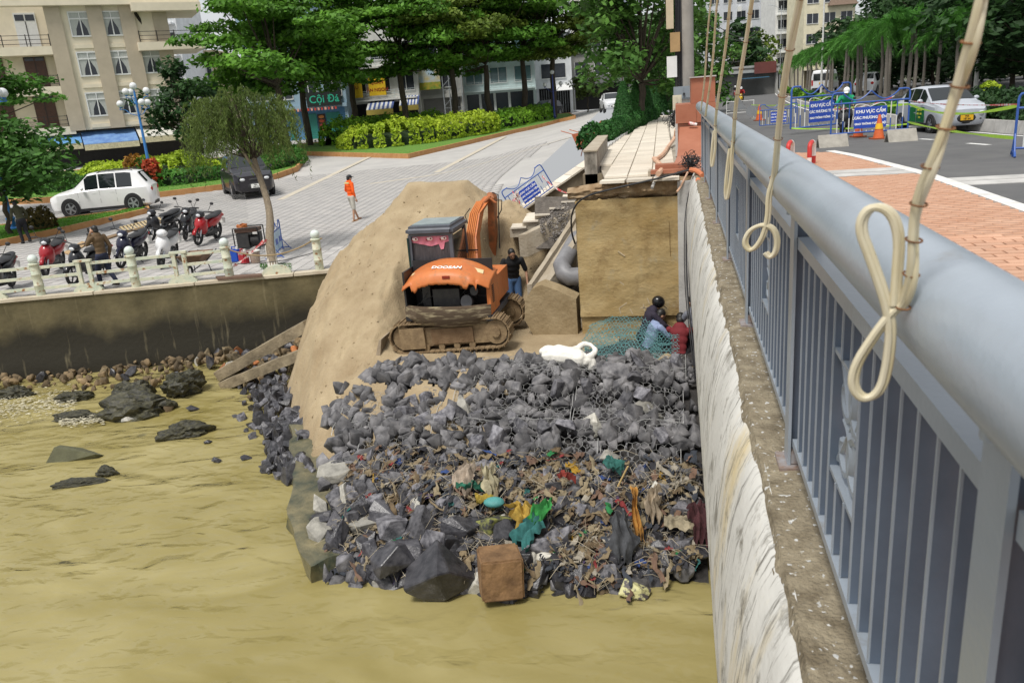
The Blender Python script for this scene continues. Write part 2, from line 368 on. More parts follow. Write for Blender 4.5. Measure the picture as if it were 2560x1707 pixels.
def wallrow(name, m, u0, u1, z0, z1, n0, n1, n=90, nz=14, amp=.04, **k):
    rings = []; V = []; F = []
    for i in range(n + 1):
        u = u0 + (u1 - u0) * i / n
        for j in range(nz + 1):
            z = z0 + (z1 - z0) * j / nz; off = n0 + amp * float(fbm(np.array(u * .7), np.array(z * 1.3), 3)) - (.10 * sstep(-3.9, -4.6, z) if z < -3.9 else 0)
            p = QA + QD * u + QN * off; V.append((p.x, p.y, z))
    for i in range(n):
        for j in range(nz): a = i * (nz + 1) + j; F.append((a, a + nz + 1, a + nz + 2, a + 1))
    k0 = len(V)
    for i in range(n + 1):
        p = QA + QD * (u0 + (u1 - u0) * i / n) + QN * n1; V.append((p.x, p.y, z1))
    for i in range(n): F.append((i * (nz + 1) + nz, (i + 1) * (nz + 1) + nz, k0 + i + 1, k0 + i))
    me = npmesh(name, V, F, m); smooth_me(me, 60); return put(name, me, **k)
wallrow('quay_wall', stain_mat(), -22, 16.5, -6.2, -2.56, 0, .4, label='tall stained concrete quay wall rising from the muddy river', cat='quay wall')
M_cop = mat('coping_concrete', (.42, .36, .27), .85, .25, 2, bump=.3, bscale=20, col2=(.55, .49, .38))
q = bpy.data.objects['quay_wall']; mb = MB()
for i in range(13):
    u = -22 + i * 2.72; p = QA + QD * (u + .01); r = QA + QD * (u + 2.70)
    MB().prism([p - QN * .04 + Vector((0, 0, -.06)), r - QN * .04 + Vector((0, 0, -.06)), r + QN * .27 + Vector((0, 0, -.06)), p + QN * .27 + Vector((0, 0, -.06))], (0, 0, .068 + .006 * (i % 3))).build('coping_slab', M_cop, q)

# planters --------------------------------------------------------------
M_kerb = mat('orange_kerb', (.38, .18, .06), .8, .2, 2, bump=.2, col2=(.50, .27, .11))
M_grass = mat('grass_soil', (.07, .16, .02), .95, .4, 5, bump=.6, bscale=40, col2=(.13, .26, .03))
def planter(name, poly, h, label, m=M_kerb):
    e = empty(name, poly[0], 0, label, 'planter'); o = Vector(poly[0]); n = len(poly); c = sum(poly, Vector()) / n
    for i in range(n):
        a, b = poly[i], poly[(i + 1) % n]; L = (b - a).length; k = max(1, min(14, int(L / 1.4)))
        for j in range(k):
            p = a.lerp(b, j / k); q = a.lerp(b, (j + 1) / k); d = (q - p).normalized(); p = p + d * .004; q = q - d * .004
            s = Vector((c.x - p.x, c.y - p.y, 0)); s = Vector((-d.y, d.x, 0)); s = s if s.dot(c - p) > 0 else -s; s.normalize(); s *= .16
            P4 = [p, q, q + s, p + s]; P4 = [Vector((w.x, w.y, zp(w.x, w.y) - .05)) - o for w in P4]; MB().prism(P4, (0, 0, h + .05)).build('kerb', m, e)
    mb = MB(); ring = [Vector((w.x, w.y, zp(w.x, w.y) + h * .8)) - o for w in poly]; cc = Vector((c.x, c.y, zp(c.x, c.y) + h * .9)) - o
    bm = bmesh.new(); vs = [bm.verts.new(w) for w in ring]; bm.faces.new(vs); bmesh.ops.triangulate(bm, faces=bm.faces); me = bpy.data.meshes.new('soil'); bm.to_mesh(me); bm.free(); me.materials.append(M_grass)
    put('soil', me, e); return e
plA = planter('planter_bed', islA, .30, 'round planting island with orange kerb behind the white car')
plB = planter('planter_bed', islB, .30, 'long pointed planting bed with orange kerb below the shade trees')
plC = planter('planter_bed', islC, .24, 'narrow grass strip with orange kerb beside the parked motorbikes')

# roadway, far ground, hill ------------------------------------------------
M_asph = mat('asphalt', (.088, .088, .090), .85, .25, .9, bump=.25, bscale=120, col2=(.125, .124, .122))
sheet('roadway', .9, 46, -12, 260, 60, 140, lambda x, y: zr(y), M_asph)
M_gr = mat('terrain', (.10, .11, .06), .95, .3, .3)
sheet('terrain', .6, 420, 24, 700, 12, 20, lambda x, y: -.62, M_gr)
sheet('terrain', -420, -3.2, 140, 700, 12, 20, lambda x, y: .2, M_gr)
def hillz(x, y): return 46 * math.exp(-((x - 20) / 150) ** 2) * sstep(330, 520, y) * (1 + .25 * float(fbm(np.array(x / 40), np.array(y / 40)))) - 2
hill = sheet('hill', -260, 420, 300, 640, 90, 50, hillz, mat('wooded_hill', (.028, .06, .02), .95, .5, .12, bump=1.0, bscale=.5, col2=(.06, .11, .035), detail=8))
M_white = mat('road_paint', (.72, .72, .70), .7, .15, 6)
road = bpy.data.objects['roadway']
def stripe(pts, w, name='road_marking', m=None, up=.006, fn=None):
    mb = MB(); fn = fn or (lambda p: zr(p.y))
    for a, b in zip(pts, pts[1:]):
        d = (b - a).normalized(); s = Vector((-d.y, d.x, 0)).normalized() * w / 2; g = lambda r: Vector((r.x, r.y, fn(r) + up)); mb.add([g(a - s), g(a + s), g(b + s), g(b - s)], [(0, 1, 2, 3)])
    return mb.build(name, m or M_white, road)
def subdiv(pts, n=8): return [pts[i].lerp(pts[i + 1], j / n) for i in range(len(pts) - 1) for j in range(n)] + [pts[-1]]
stripe([on_r(2218, 340), on_r(2234, 341.2)], .16); stripe([on_r(2300, 348), on_r(2333, 350)], .16); stripe([on_r(2420, 359), on_r(2472, 363)], .16); stripe([on_r(2118, 331), on_r(2128, 331.8)], .16)
MED = [on_r(*p) for p in ((1935, 222), (1944, 236), (1962, 249), (2000, 266), (2060, 283), (2150, 299), (2240, 313), (2360, 322), (2480, 331), (2620, 341))]
stripe([p + Vector((-.25, -.25, 0)) for p in subdiv(MED, 6)], .12)
stripe(subdiv([on_r(*p) for p in ((1905, 371), (1945, 376), (1990, 385), (2030, 395), (2062, 404))], 4), .15)
for i in range(6): stripe([Vector((6.2 + .02 * y + .0006 * y * y, y, 0)) for y in (48 + i * 11, 51 + i * 11)], .14)
# median: white concrete kerb blocks with a planted bed behind
M_conc = mat('pale_concrete', (.46, .45, .43), .85, .2, 2.5, bump=.3, bscale=25, rnd=.08)
med = empty('median_kerb', MED[5], 0, 'long white concrete kerb of the planted road median', 'kerb')
pts = subdiv(MED, 4)
for i, (a, b) in enumerate(zip(pts, pts[1:])):
    d = (b - a).normalized(); nn = Vector((-d.y, d.x, 0)); a = a + d * .008; b = b - d * .008; z = Vector((0, 0, -.06)); h = .36
    MB().add([w - MED[5] for w in (a + z, b + z, b + nn * .3 + z, a + nn * .3 + z, a + nn * .06 + Vector((0, 0, h)), b + nn * .06 + Vector((0, 0, h)), b + nn * .24 + Vector((0, 0, h)), a + nn * .24 + Vector((0, 0, h)))], [(3, 2, 1, 0), (4, 5, 6, 7), (0, 1, 5, 4), (1, 2, 6, 5), (2, 3, 7, 6), (3, 0, 4, 7)]).build('kerb_block', M_conc, med)
mb = MB()
for a, b in zip(pts, pts[1:]):
    d = (b - a).normalized(); nn = Vector((-d.y, d.x, 0)); z = Vector((0, 0, .2)); mb.add([a + nn * .25 + z, b + nn * .25 + z, b + nn * 3.2 + z, a + nn * 3.2 + z, b + nn * 3.3 - z * 2, a + nn * 3.3 - z * 2], [(0, 1, 2, 3), (3, 2, 4, 5)])
mb.build('median_soil', mat('soil', (.09, .075, .05), .95, .3, 3), kind='structure')
# path beside the abutment
M_cream = mat('cream_tile', (.56, .50, .41), .75, .14, 2, bump=.1, rnd=.10, col2=(.66, .60, .50))
PATH = [(-1.38, 15.72), (-.02, 15.62), (.02, 22), (-.1, 50), (-.85, 50), (-1.57, 36.4), (-1.98, 28.3), (-1.88, 22.5), (-1.66, 18)]
mb = MB(); mb.prism([(x, y, .06) for x, y in PATH], (0, 0, .05)); path = mb.build('cream_path', mat('path_bed', (.33, .29, .23), .9), kind='structure')
pave(path, PATH, (-.02, 15.75), R(1), .46, .46, .012, .04, lambda x, y: .112, M_cream, name='tile', maxd=55, near=260)
# bridge pavement
M_brick = mat('pink_brick', (.47, .25, .155), .85, .15, 3, bump=.2, rnd=.14, col2=(.56, .34, .23))
SW = [(.56, -1.5), (3.5, -1.5), (3.5, 13.0), (3.22, 16.3), (3.0, 17.7), (2.2, 17.9), (.8, 17.6)]
mb = MB(); mb.prism([(x, y, -.1) for x, y in SW], (0, 0, .29)); side = mb.build('bridge_pavement', mat('brick_bed', (.22, .15, .11), .9), kind='structure')
pave(side, SW, (.6, 0), 0, .24, .12, .007, .028, lambda x, y: .19, M_brick, name='paving_brick', brick=True, maxd=20, keep=lambda x, y: not (13.05 < y < 14.05))
for y0, y1, h in ((13.1, 13.5, .222), (13.54, 14.0, .224)): MB().bbox((.57, y0, .15), (3.5, y1, h)).build('joint_slab', M_conc, side)
for y0, y1 in ((13.05, 13.5), (13.55, 14.0)): MB().bbox((3.8, y0, -.1), (16, y1, .008)).build('joint_slab', M_conc, road)
kp = [Vector(p) for p in ((3.6, -1.5, 0), (3.6, 13.0, 0), (3.32, 16.4, 0), (3.1, 17.8, 0))]
ke = empty('kerb', kp[0], 0, 'white painted kerb along the pink brick bridge pavement', 'kerb')
M_wk = mat('white_kerb', (.66, .65, .62), .8, .2, 5, bump=.3)
for a, b in zip(kp, kp[1:]):
    n = max(1, int((b - a).length / 1.0))
    for i in range(n):
        p = a.lerp(b, i / n); q = a.lerp(b, (i + 1) / n); d = (q - p).normalized(); MB().beam(p + d * .005 - kp[0] + Vector((0, 0, .07)), q - d * .005 - kp[0] + Vector((0, 0, .07)), .18, .31).build('kerb_stone', M_wk, ke)
# ------------------------------------------------------------------ bridge edge, parapet, railing
def fascia_mat():
    m = mat('white_fascia', (.62, .61, .57), .8, .12, 2.5, bump=.18, bscale=30); n = m.node_tree.nodes; l = m.node_tree.links; b = n['Principled BSDF']; tc = n.new('ShaderNodeTexCoord')
    src = b.inputs['Base Color'].links[0].from_socket
    def lay(src, sc, rot, scale, lo, hi, col, det=7):
        mp = n.new('ShaderNodeMapping'); l.new(tc.outputs['Object'], mp.inputs[0]); mp.inputs['Scale'].default_value = sc; mp.inputs['Rotation'].default_value = rot
        t = n.new('ShaderNodeTexNoise'); t.inputs['Scale'].default_value = scale; t.inputs['Detail'].default_value = det; t.inputs['Roughness'].default_value = .7; l.new(mp.outputs[0], t.inputs[0])
        r = n.new('ShaderNodeMapRange'); l.new(t.outputs[0], r.inputs[0]); r.inputs[1].default_value = lo; r.inputs[2].default_value = hi
        x = n.new('ShaderNodeMix'); x.data_type = 'RGBA'; l.new(r.outputs[0], x.inputs[0]); l.new(src, x.inputs[6]); x.inputs[7].default_value = (*col, 1); return x.outputs[2]
    src = lay(src, (1, 1.1, .35), (R(25), 0, 0), 1.3, .55, .72, (.60, .50, .30))
    src = lay(src, (1, 11, 1.3), (R(24), 0, 0), 2.4, .535, .66, (.15, .14, .12))
    src = lay(src, (1, 1, 1), (0, 0, 0), 4, .545, .66, (.19, .175, .145), 9)
    l.new(src, b.inputs['Base Color']); return m
M_ledge = mat('lichen_concrete', (.15, .12, .075), .9, .3, 11, bump=1.0, bscale=60, col2=(.34, .29, .20), f2=(.35, .7), detail=9)
n = M_ledge.node_tree.nodes; l = M_ledge.node_tree.links; b = n['Principled BSDF']; src = b.inputs['Base Color'].links[0].from_socket
tc = n.new('ShaderNodeTexCoord'); vo = n.new('ShaderNodeTexNoise'); vo.inputs['Scale'].default_value = 38; vo.inputs['Detail'].default_value = 2; l.new(tc.outputs['Object'], vo.inputs[0])
r = n.new('ShaderNodeMapRange'); l.new(vo.outputs[0], r.inputs[0]); r.inputs[1].default_value = .64; r.inputs[2].default_value = .68
x = n.new('ShaderNodeMix'); x.data_type = 'RGBA'; l.new(r.outputs[0], x.inputs[0]); l.new(src, x.inputs[6]); x.inputs[7].default_value = (.56, .56, .54, 1); l.new(x.outputs[2], b.inputs['Base Color'])
prof = [(.34, .20), (.30, .165), (.255, .07), (.215, -.08), (.18, -.32), (.155, -.65), (.155, -.95), (.19, -1.2), (.3, -1.35), (.6, -1.45), (1.6, -1.5)]
ys = np.linspace(-2, 15.4, 180); V = []; F = []
for y in ys:
    for i, (a, z) in enumerate(prof): V.append((a + .004 * float(VN(np.array(y * 3.1), np.array(i * .9))), y, z))
k = len(prof)
for j in range(len(ys) - 1):
    for i in range(k - 1): F.append((j * k + i, j * k + i + 1, (j + 1) * k + i + 1, (j + 1) * k + i))
me = npmesh('bridge_fascia', V, F, fascia_mat()); smooth_me(me, 50)
bridge = put('bridge_fascia', me, label='white painted curved bridge edge streaked with black grime', cat='bridge')
xs = np.linspace(.30, .62, 14); ys = np.linspace(-2, 15.4, 500); V = []; F = []
for y in ys:
    for i, a in enumerate(xs): V.append((a + (.016 * float(fbm(np.array(y * 7), np.array(2.2), 4)) if i == 0 else 0), y, .205 + .012 * float(fbm(np.array(y * 9), np.array(a * 9), 3)) - (.05 if i == 0 else 0)))
k = len(xs)
for j in range(len(ys) - 1):
    for i in range(k - 1): F.append((j * k + i, j * k + i + 1, (j + 1) * k + i + 1, (j + 1) * k + i))
me = npmesh('ledge', V, F, M_ledge); smooth_me(me, 60); put('ledge', me, bridge)
MB().bbox((.62, -2, -1.5), (16, 15.4, -.15)).build('deck_slab', M_conc, bridge)
# railing
def worn(m, col, sc, lo, hi):
    n = m.node_tree.nodes; l = m.node_tree.links; b = n['Principled BSDF']; src = b.inputs['Base Color'].links[0].from_socket; tc = n.new('ShaderNodeTexCoord'); t = n.new('ShaderNodeTexNoise'); t.inputs['Scale'].default_value = sc; t.inputs['Detail'].default_value = 9; t.inputs['Roughness'].default_value = .7; l.new(tc.outputs['Object'], t.inputs[0]); r = n.new('ShaderNodeMapRange'); l.new(t.outputs[0], r.inputs[0]); r.inputs[1].default_value = lo; r.inputs[2].default_value = hi; x = n.new('ShaderNodeMix'); x.data_type = 'RGBA'; l.new(r.outputs[0], x.inputs[0]); l.new(src, x.inputs[6]); x.inputs[7].default_value = (*col, 1); l.new(x.outputs[2], b.inputs['Base Color']); return m
M_rail = worn(worn(mat('rail_grey', (.29, .33, .375), .30, .10, 2, bump=.06, bscale=60), (.20, .19, .17), 3.5, .60, .75), (.16, .07, .03), 14, .71, .74)
M_raild = worn(mat('rail_grey_shaded', (.105, .135, .18), .38, .15, 3, bump=.06, bscale=60), (.22, .22, .21), 6, .64, .74)  # darker rail grey: shade painted on bar faces and post webs; also pipe joint
PX, PZ, RX = .42, 1.355, .475
rail = empty('bridge_railing', (.38, 8, .22), 0, 'grey painted steel bridge railing with thick pipe handrail', 'railing'); O = Vector((.38, 8, .22))
PY = [-.95, 1.10, 3.14, 5.20, 7.26, 9.32, 11.38, 13.4, 14.9]
mb = MB(); segs = [(-1.5, .52), (.525, 15.0)]
for a, b in segs:
    mb = MB(); pr = [(Vector((PX, y, PZ)) - O) for y in np.linspace(a, b, 40)]
    rr = [.087] * 40
    if b > 10: pr += [Vector((PX, b + .03, PZ)) - O, Vector((PX, b + .05, PZ)) - O]; rr += [.07, .025]
    mb.tube(pr, rr, 28); mb.build('handrail_pipe', M_rail, rail, smooth=True)
MB().tube([Vector((PX, .519, PZ)) - O, Vector((PX, .527, PZ)) - O], .0858, 28).build('pipe_joint', M_raild, rail, smooth=True)
for y in PY:
    p = empty('post', Vector((RX, y, .2)) - O); p.parent = rail
    MB().box((-.045, 0, .53), (.012, .10, 1.05)).build('flange', M_rail, p); MB().box((.045, 0, .53), (.012, .10, 1.05)).build('flange', M_rail, p)
    MB().box((0, 0, .53), (.078, .010, 1.06)).build('web', M_raild, p); MB().box((0, 0, .008), (.17, .16, .016)).box((0, 0, .045), (.075, .09, .05)).build('base_plate', mat('rust_plate', (.20, .11, .06), .8, .5, 14, col2=(.30, .31, .33)), p)
    MB().tube([(-.055, .0, 1.03), (-.055, 0, 1.08)], .02, 10).build('saddle', M_rail, p, smooth=True)
mbar = MB().box((0, 0, .43), (.060, .008, .86)).mesh('baluster', [M_raild]); 
mbar2 = MB(); mbar2.box((0, 0, .43), (.058, .0075, .86)); mbar2.cur = 1; mbar2.box((-.031, 0, .43), (.005, .0085, .86)); mbar = mbar2.mesh('baluster', [M_raild, M_rail])  # paler strip paints the lit left edge onto each bar
short = MB(); short.box((0, 0, .12), (.058, .0075, .23)); short.cur = 1; short.box((-.031, 0, .12), (.005, .0085, .24)); short = short.mesh('baluster', [M_raild, M_rail])  # short bars get the same painted lit edge
def ornament(parent, y0, y1):
    e = empty('ornament_panel', Vector((RX, y0, .57)) - O); e.parent = parent; w = y1 - y0; h = .38
    for z in (0, h): MB().box((0, w / 2, z), (.055, w, .014)).build('frame_bar', M_rail, e)
    for k in range(2):
        for s in (-1, 1):
            c = Vector((0, w / 2 + s * w * .22, .10 + k * .17)); pts = []
            for t in np.linspace(0, 1, 16):
                a = s * (math.pi * (1.6 * t)) + math.pi / 2; rr = .095 * (1 - .55 * t); pts.append(c + Vector((0, rr * math.cos(a) * 1.25, rr * math.sin(a))))
            mb = MB(); mb.tube(pts, [.018 - .006 * i / 16 for i in range(16)], 6); mb.T = None; mb.build('scroll', M_rail, e, smooth=True)
    MB().tube([(0, .01, .03), (0, w * .5, h * .55), (0, w - .01, .03)], .012, 6).build('arch_bar', M_rail, e, smooth=True)
    MB().tube([(0, .01, .36), (0, w * .5, h * .40), (0, w - .01, .36)], .012, 6).build('arch_bar', M_rail, e, smooth=True)
for i in range(len(PY) - 1):
    a, b = PY[i] + .055, PY[i + 1] - .055; L = b - a
    MB().box((RX - O.x, (a + b) / 2 - O.y, .32 - O.z), (.07, L, .03)).build('bottom_rail', M_rail, rail)
    MB().box((RX - O.x, (a + b) / 2 - O.y, 1.13 - O.z), (.075, L, .045)).build('top_rail', M_rail, rail)
    n = int(L / .125); st = L / (n + 1); lo, hi = (n // 2 - 2, n // 2 + 2) if L > 1.6 and i in (1, 2, 3) else (99, -1)
    for j in range(n):
        y = a + st * (j + 1)
        if lo < j <= hi:
            if j in (lo + 1, hi): pass
            else: put('baluster', short, rail, loc=Vector((RX, y, .335)) - O); put('baluster', short, rail, loc=Vector((RX, y, .955)) - O, scale=(1, 1, .62)); continue
        put('baluster', mbar, rail, loc=Vector((RX, y, .336)) - O, scale=(1, 1, .9))
    if hi > 0: ornament(rail, a + st * (lo + 2), a + st * (hi + 1))
# cream twin cables tied up along the handrail with rusty wire
M_cab = mat('cream_cable', (.50, .43, .25), .5, .14, 7, col2=(.60, .55, .42)); M_tie = mat('rusty_wire', (.16, .07, .025), .85, .4, 30)
UP = -(ray(1518, 2858).normalized())
def cable(y, loop, label, L=2.2, seed=0, thick=.0062, base=None, top=None):
    rg = random.Random(seed); B = base or Vector((PX - .094, y, PZ + .03)); e = empty('hanging_cable', B, 0, label, 'cable')
    T = (top - B) if top else UP * L; T = Vector(T); s = Vector((0, 1, 0)).cross(T.normalized()).normalized(); s2 = T.normalized().cross(s)
    n = 26
    for k, off in enumerate((-thick, thick)):
        pts = []
        for t in np.linspace(0, 1, n): pts.append(T * t + (s * .6 + s2 * .4) * off + s * .012 * math.sin(t * 9 + seed) * (1 - t) + s2 * (.010 * math.sin(t * 17 + seed * 2 + k) * (1 if k else .4)))
        d = -T.normalized(); c = Vector((0, 0, 0))
        if loop:
            lp = []
            for a, bb, cc in loop: lp.append(s * a + Vector((0, 0, 1)) * bb + Vector((-1, 0, 0)) * cc + (s * .6 + s2 * .4) * off)
            pts = lp[::-1] + pts
        # smooth
        q = pts
        for _ in range(2): q = [q[0]] + [w for i in range(len(q) - 1) for w in (q[i].lerp(q[i + 1], .25), q[i].lerp(q[i + 1], .75))] + [q[-1]]
        MB().tube(q, thick, 8).build('strand', M_cab, e, smooth=True)
    for t in np.linspace(.0, .95, int(L / .14)):
        c = T * t + s * .012 * math.sin(t * 9 + seed) * (1 - t); d = T.normalized(); pts = [c + (s * math.cos(a) * 1.0 + s2 * math.sin(a) * .9) * thick * 2.0 for a in np.linspace(0, 2 * math.pi, 12)]
        MB().tube(pts, .0016, 5).build('wire_tie', M_tie, e)
    return e
S = .001
def lp(*a): return [(u * S, v * S, w * S) for u, v, w in a]
loopA = lp((1, -8, 4), (-17, -48, 10), (-35, -96, 16), (-34, -132, 20), (-14, -152, 22), (8, -136, 20), (14, -88, 18), (11, -32, 14), (1, 9, 14), (-22, 72, 16), (-37, 117, 20), (-24, 148, 20), (1, 144, 16), (12, 108, 12), (8, 54, 8), (4, 2, 4))
loopB = lp((0, -60, 6), (5, -140, 10), (-10, -220, 14), (-45, -270, 18), (-70, -240, 20), (-50, -190, 22), (-10, -165, 20), (30, -175, 18), (45, -215, 16), (40, -262, 14), (20, -290, 14), (2, -270, 14))
loopC = lp((0, -60, 6), (0, -180, 8), (-12, -300, 12), (-22, -350, 14), (-30, -300, 14), (-22, -160, 12), (-10, -40, 8))
cable(1.13, loopA, 'thick cream cable with knotted figure-eight loop tied over the handrail', 1.3, 1, .0056, base=at_x(2238, 765, .315), top=at_y(2470, -60, 1.13))
cable(3.0, loopB, 'cream cable with a hanging coil beside the rail post', 1.5, 2, .0075)
cable(5.0, loopC, 'cream cable hanging in one long narrow loop below the handrail', 1.6, 3, .007)
cable(7.1, loopC, 'cream cable with a small teardrop loop above the pipe', 1.9, 4, .007)
cable(9.4, None, 'thin cream cable standing up from the far part of the handrail', 2.0, 5, .007)
cable(11.5, None, 'thin cream cable nearest the brown pillar at the rail end', 2.2, 6, .007)
# ------------------------------------------------------------------ abutment, broken walls, sand, rubble
M_ab = mat('ochre_wall', (.31, .21, .08), .9, .25, 1.3, bump=.6, bscale=14, col2=(.44, .335, .17), f2=(.32, .7), stretch=(.8, .8, 1.3), detail=9)
worn(worn(M_ab, (.185, .115, .042), 1.6, .50, .72), (.33, .29, .20), 2.3, .56, .74)
M_soil = mat('raw_soil', (.22, .14, .07), .95, .4, 4, bump=1.0, bscale=14, col2=(.36, .27, .17))
M_cc = mat('old_concrete', (.30, .25, .18), .9, .3, 3, bump=.6, bscale=18, col2=(.42, .37, .29))
M_ccd = mat('dark_concrete', (.13, .10, .065), .9, .3, 2.5, bump=.6, bscale=15, col2=(.24, .20, .14), stretch=(1, 1, .4))  # darker tone than the old concrete, drawn out into upright streaks
def rough_panel(name, fn, nu, nv, m, parent=None, **k):
    V = [fn(i / nu, j / nv) for i in range(nu + 1) for j in range(nv + 1)]; F = [(i * (nv + 1) + j, (i + 1) * (nv + 1) + j, (i + 1) * (nv + 1) + j + 1, i * (nv + 1) + j + 1) for i in range(nu) for j in range(nv)]
    me = npmesh(name, V, F, m); smooth_me(me, 70); return put(name, me, parent, **k)
AY = 15.5
def nf(x, y, o=4): return float(fbm(np.array(float(x)), np.array(float(y)), o))
ab = empty('abutment', (-1, AY, -2.6), 0, 'tall ochre concrete abutment wall below the cream path', 'wall'); AO = Vector((-1, AY, -2.6))
rough_panel('wall_face', lambda u, v: Vector((-1.96 + u * 2.6, AY + .03 * nf(u * 5, v * 6), -2.60 + v * 2.34)) - AO, 50, 50, M_ab, ab)
MB().bbox((-.94, .06, -.9), (1.3, 4.5, 2.3)).build('core', M_ab, ab)
rough_panel('wall_return', lambda u, v: Vector((-1.96 + .012 * nf(u * 4, v * 5), AY + u * 2.2, -2.60 + v * 2.34)) - AO, 16, 30, M_ccd, ab)
rough_panel('broken_top', lambda u, v: Vector((-2.1 + u * 2.6, AY + .14 - .16 * math.sin(v * 3.1) * (1 + nf(u * 7, 3)) + .10 * nf(u * 14, v * 9), -.27 + v * (.36 - .3 * max(0, .35 - u)) + (.10 * nf(u * 11, 1) if v < .1 else 0))) - AO, 70, 12, M_soil, ab)
rough_panel('lower_face', lambda u, v: Vector((-1.97 + u * 2.6, AY + .10 + .04 * nf(u * 6, v * 4), -2.62 - v * (.30 + .22 * nf(u * 5, 7) - .12 * math.sin(u * 3)))) - AO, 40, 8, M_ccd, ab)
for i in range(3): a = -1.4 + i * .5; MB().box(Vector((a + .2, AY - .02 + .03 * (i % 2), .085)) - AO, (.47, .34, .05), rz=.04 * (i - 2)).build('edge_slab', M_cream, ab)
# dark hollow behind the lower face
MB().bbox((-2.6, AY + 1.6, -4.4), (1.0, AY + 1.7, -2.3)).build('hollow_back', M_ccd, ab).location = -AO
for x0, y0, x1, y1 in ((1672, 530, 1676, 640),): MB().beam(at_y(x0, y0, AY - .010) - AO, at_y(x1, y1, AY - .010) - AO, .012, .004, up=(0, 1, 0)).build('pour_joint', mat('ochre_joint', (.20, .13, .052), .9), ab)
# chalky scratches on the face
M_chalk = mat('chalk', (.46, .37, .24), .9)
for a, b in ((( 1530, 690), (1560, 712)), ((1556, 735), (1568, 752)), ((1575, 772), (1582, 785)), ((1618, 745), (1624, 760)), ((1545, 628), (1562, 640)), ((1548, 770), (1568, 756)), ((1548, 770), (1552, 785)), ((1600, 770), (1618, 768)), ((1608, 760), (1612, 778))):
    p = at_y(*a, AY - .008) - AO; q = at_y(*b, AY - .008) - AO; MB().beam(p, q, .022, .004, up=(0, 1, 0)).build('scratch', M_chalk, ab)
# retaining block carrying the path and hedge
MB().prism([(-2.0, 17.4, -3.2), (-.05, 17.4, -3.2), (-.05, 52, -3.2), (-2.6, 52, -3.2), (-3.0, 36, -3.2), (-3.0, 27, -3.2), (-2.9, 26, -3.2), (-2.2, 25.6, -3.2), (-2.1, 23.3, -3.2)], (0, 0, 3.255)).build('embankment', M_ccd, kind='structure')
MB().bbox((-.0, 15.45, -3.5), (1.2, 22, .02)).build('embankment', M_conc, kind='structure')
MB().bbox((.2, 15.3, -4.6), (1.6, 17, -1.2)).build('pier_foot', M_ccd, label='dark concrete pier under the bridge edge', cat='pier')
# gutter wall sloping down from the abutment towards the excavator
g = empty('gutter_wall', (-3, 15.5, -2.5), 0, 'tilted concrete wall with channel along its sloping top', 'wall'); GO = Vector((-3, 15.5, -2.5))
A = at_y(1455, 505, 17.7); B = at_y(1318, 712, 16.15)
def ramp(a, b, w, h, dx, m, name, par, O, n=14, nz=.02):
    rings = []
    for i in range(n + 1):
        p = a.lerp(b, i / n); j = lambda q: Vector((nz * nf(i * .7, q), nz * nf(i * .6, q + 5), nz * nf(i * .9, q + 9)))
        rings.append([p + Vector((dx, 0, 0)) + j(1) - O, p + Vector((dx + w, 0, 0)) + j(2) - O, p + Vector((dx + w, 0, -h)) - O, p + Vector((dx, 0, -h)) - O])
    return MB().loft(rings).build(name, m, par)
ramp(A, B, .10, .9, .0, M_cc, 'channel_lip', g, GO); ramp(A + Vector((.10, .02, -.10)), B + Vector((.10, .02, -.10)), .20, .9, .003, M_cc, 'channel_floor', g, GO); ramp(A + Vector((.31, -.5, -.06)), B + Vector((.31, 0, .0)), .13, 1.7, 0, M_cc, 'channel_wall', g, GO)
# broken wall piece standing right of the tracks
T = [at_y(x, y, 15.55) for x, y in ((1312, 752), (1330, 722), (1352, 712), (1390, 725), (1440, 748), (1445, 835), (1340, 850), (1312, 800))]
MB().prism(T, (.03, .42, .02)).build('broken_wall_piece', mat('broken_wall', (.24, .175, .09), .9, .3, 2.5, bump=.8, bscale=14, col2=(.36, .28, .165)), label='broken slab of ochre concrete wall standing beside the excavator track', cat='wall piece')
# big drain pipe with elbow
M_pipe = mat('grey_pvc', (.20, .20, .21), .5, .2, 4)
p0 = at_y(1462, 690, 16.2); p1 = at_y(1412, 690, 16.1); p2 = at_y(1400, 672, 16.2); p3 = at_y(1440, 600, 17.2); p4 = at_y(1462, 560, 18)
MB().tube([p0, p1 + Vector((.08, 0, -.02)), p1 + Vector((0, .03, .04)), p2 + Vector((.02, .12, .03)), p3, p4], [.19, .19, .195, .19, .185, .185], 16).build('drain_pipe', M_pipe, smooth=True, label='thick grey plastic drain pipe with elbow in the rubble', cat='pipe')
# steps going down from the path and the sloping coping behind them
st = empty('stairs', (-3.5, 19, -1.5), 0, 'broken concrete stairs with cream treads below the leaning barrier', 'stairs'); SO = Vector((-3.5, 19, -1.5))
a = at_y(1545, 440, 18.3); b = at_y(1290, 570, 17.6)
for i in range(9):
    p = a.lerp(b, i / 8); w = (b - a) / 8
    MB().box(p - SO + Vector((0, .55, -.10)), (abs(w.x) + .10, 1.25, .20), rz=.10).build('riser', M_cc, st); MB().box(p - SO + Vector((-.0, .52, .017)), (abs(w.x) + .06, 1.3, .034), rz=.10 + .03 * ((i * 7) % 3 - 1)).build('tread', M_cream, st)
ramp(a + Vector((.2, -.25, -.12)), b + Vector((.1, -.25, -.12)), .18, .5, 0, M_cc, 'stringer', st, SO)
c0 = at_y(1512, 382, 21.6); c1 = at_y(1262, 556, 20.0); cp = empty('sloping_coping', c1, 0, 'long sloping parapet with cream coping tiles beside the stairs', 'parapet'); d = (c0 - c1)
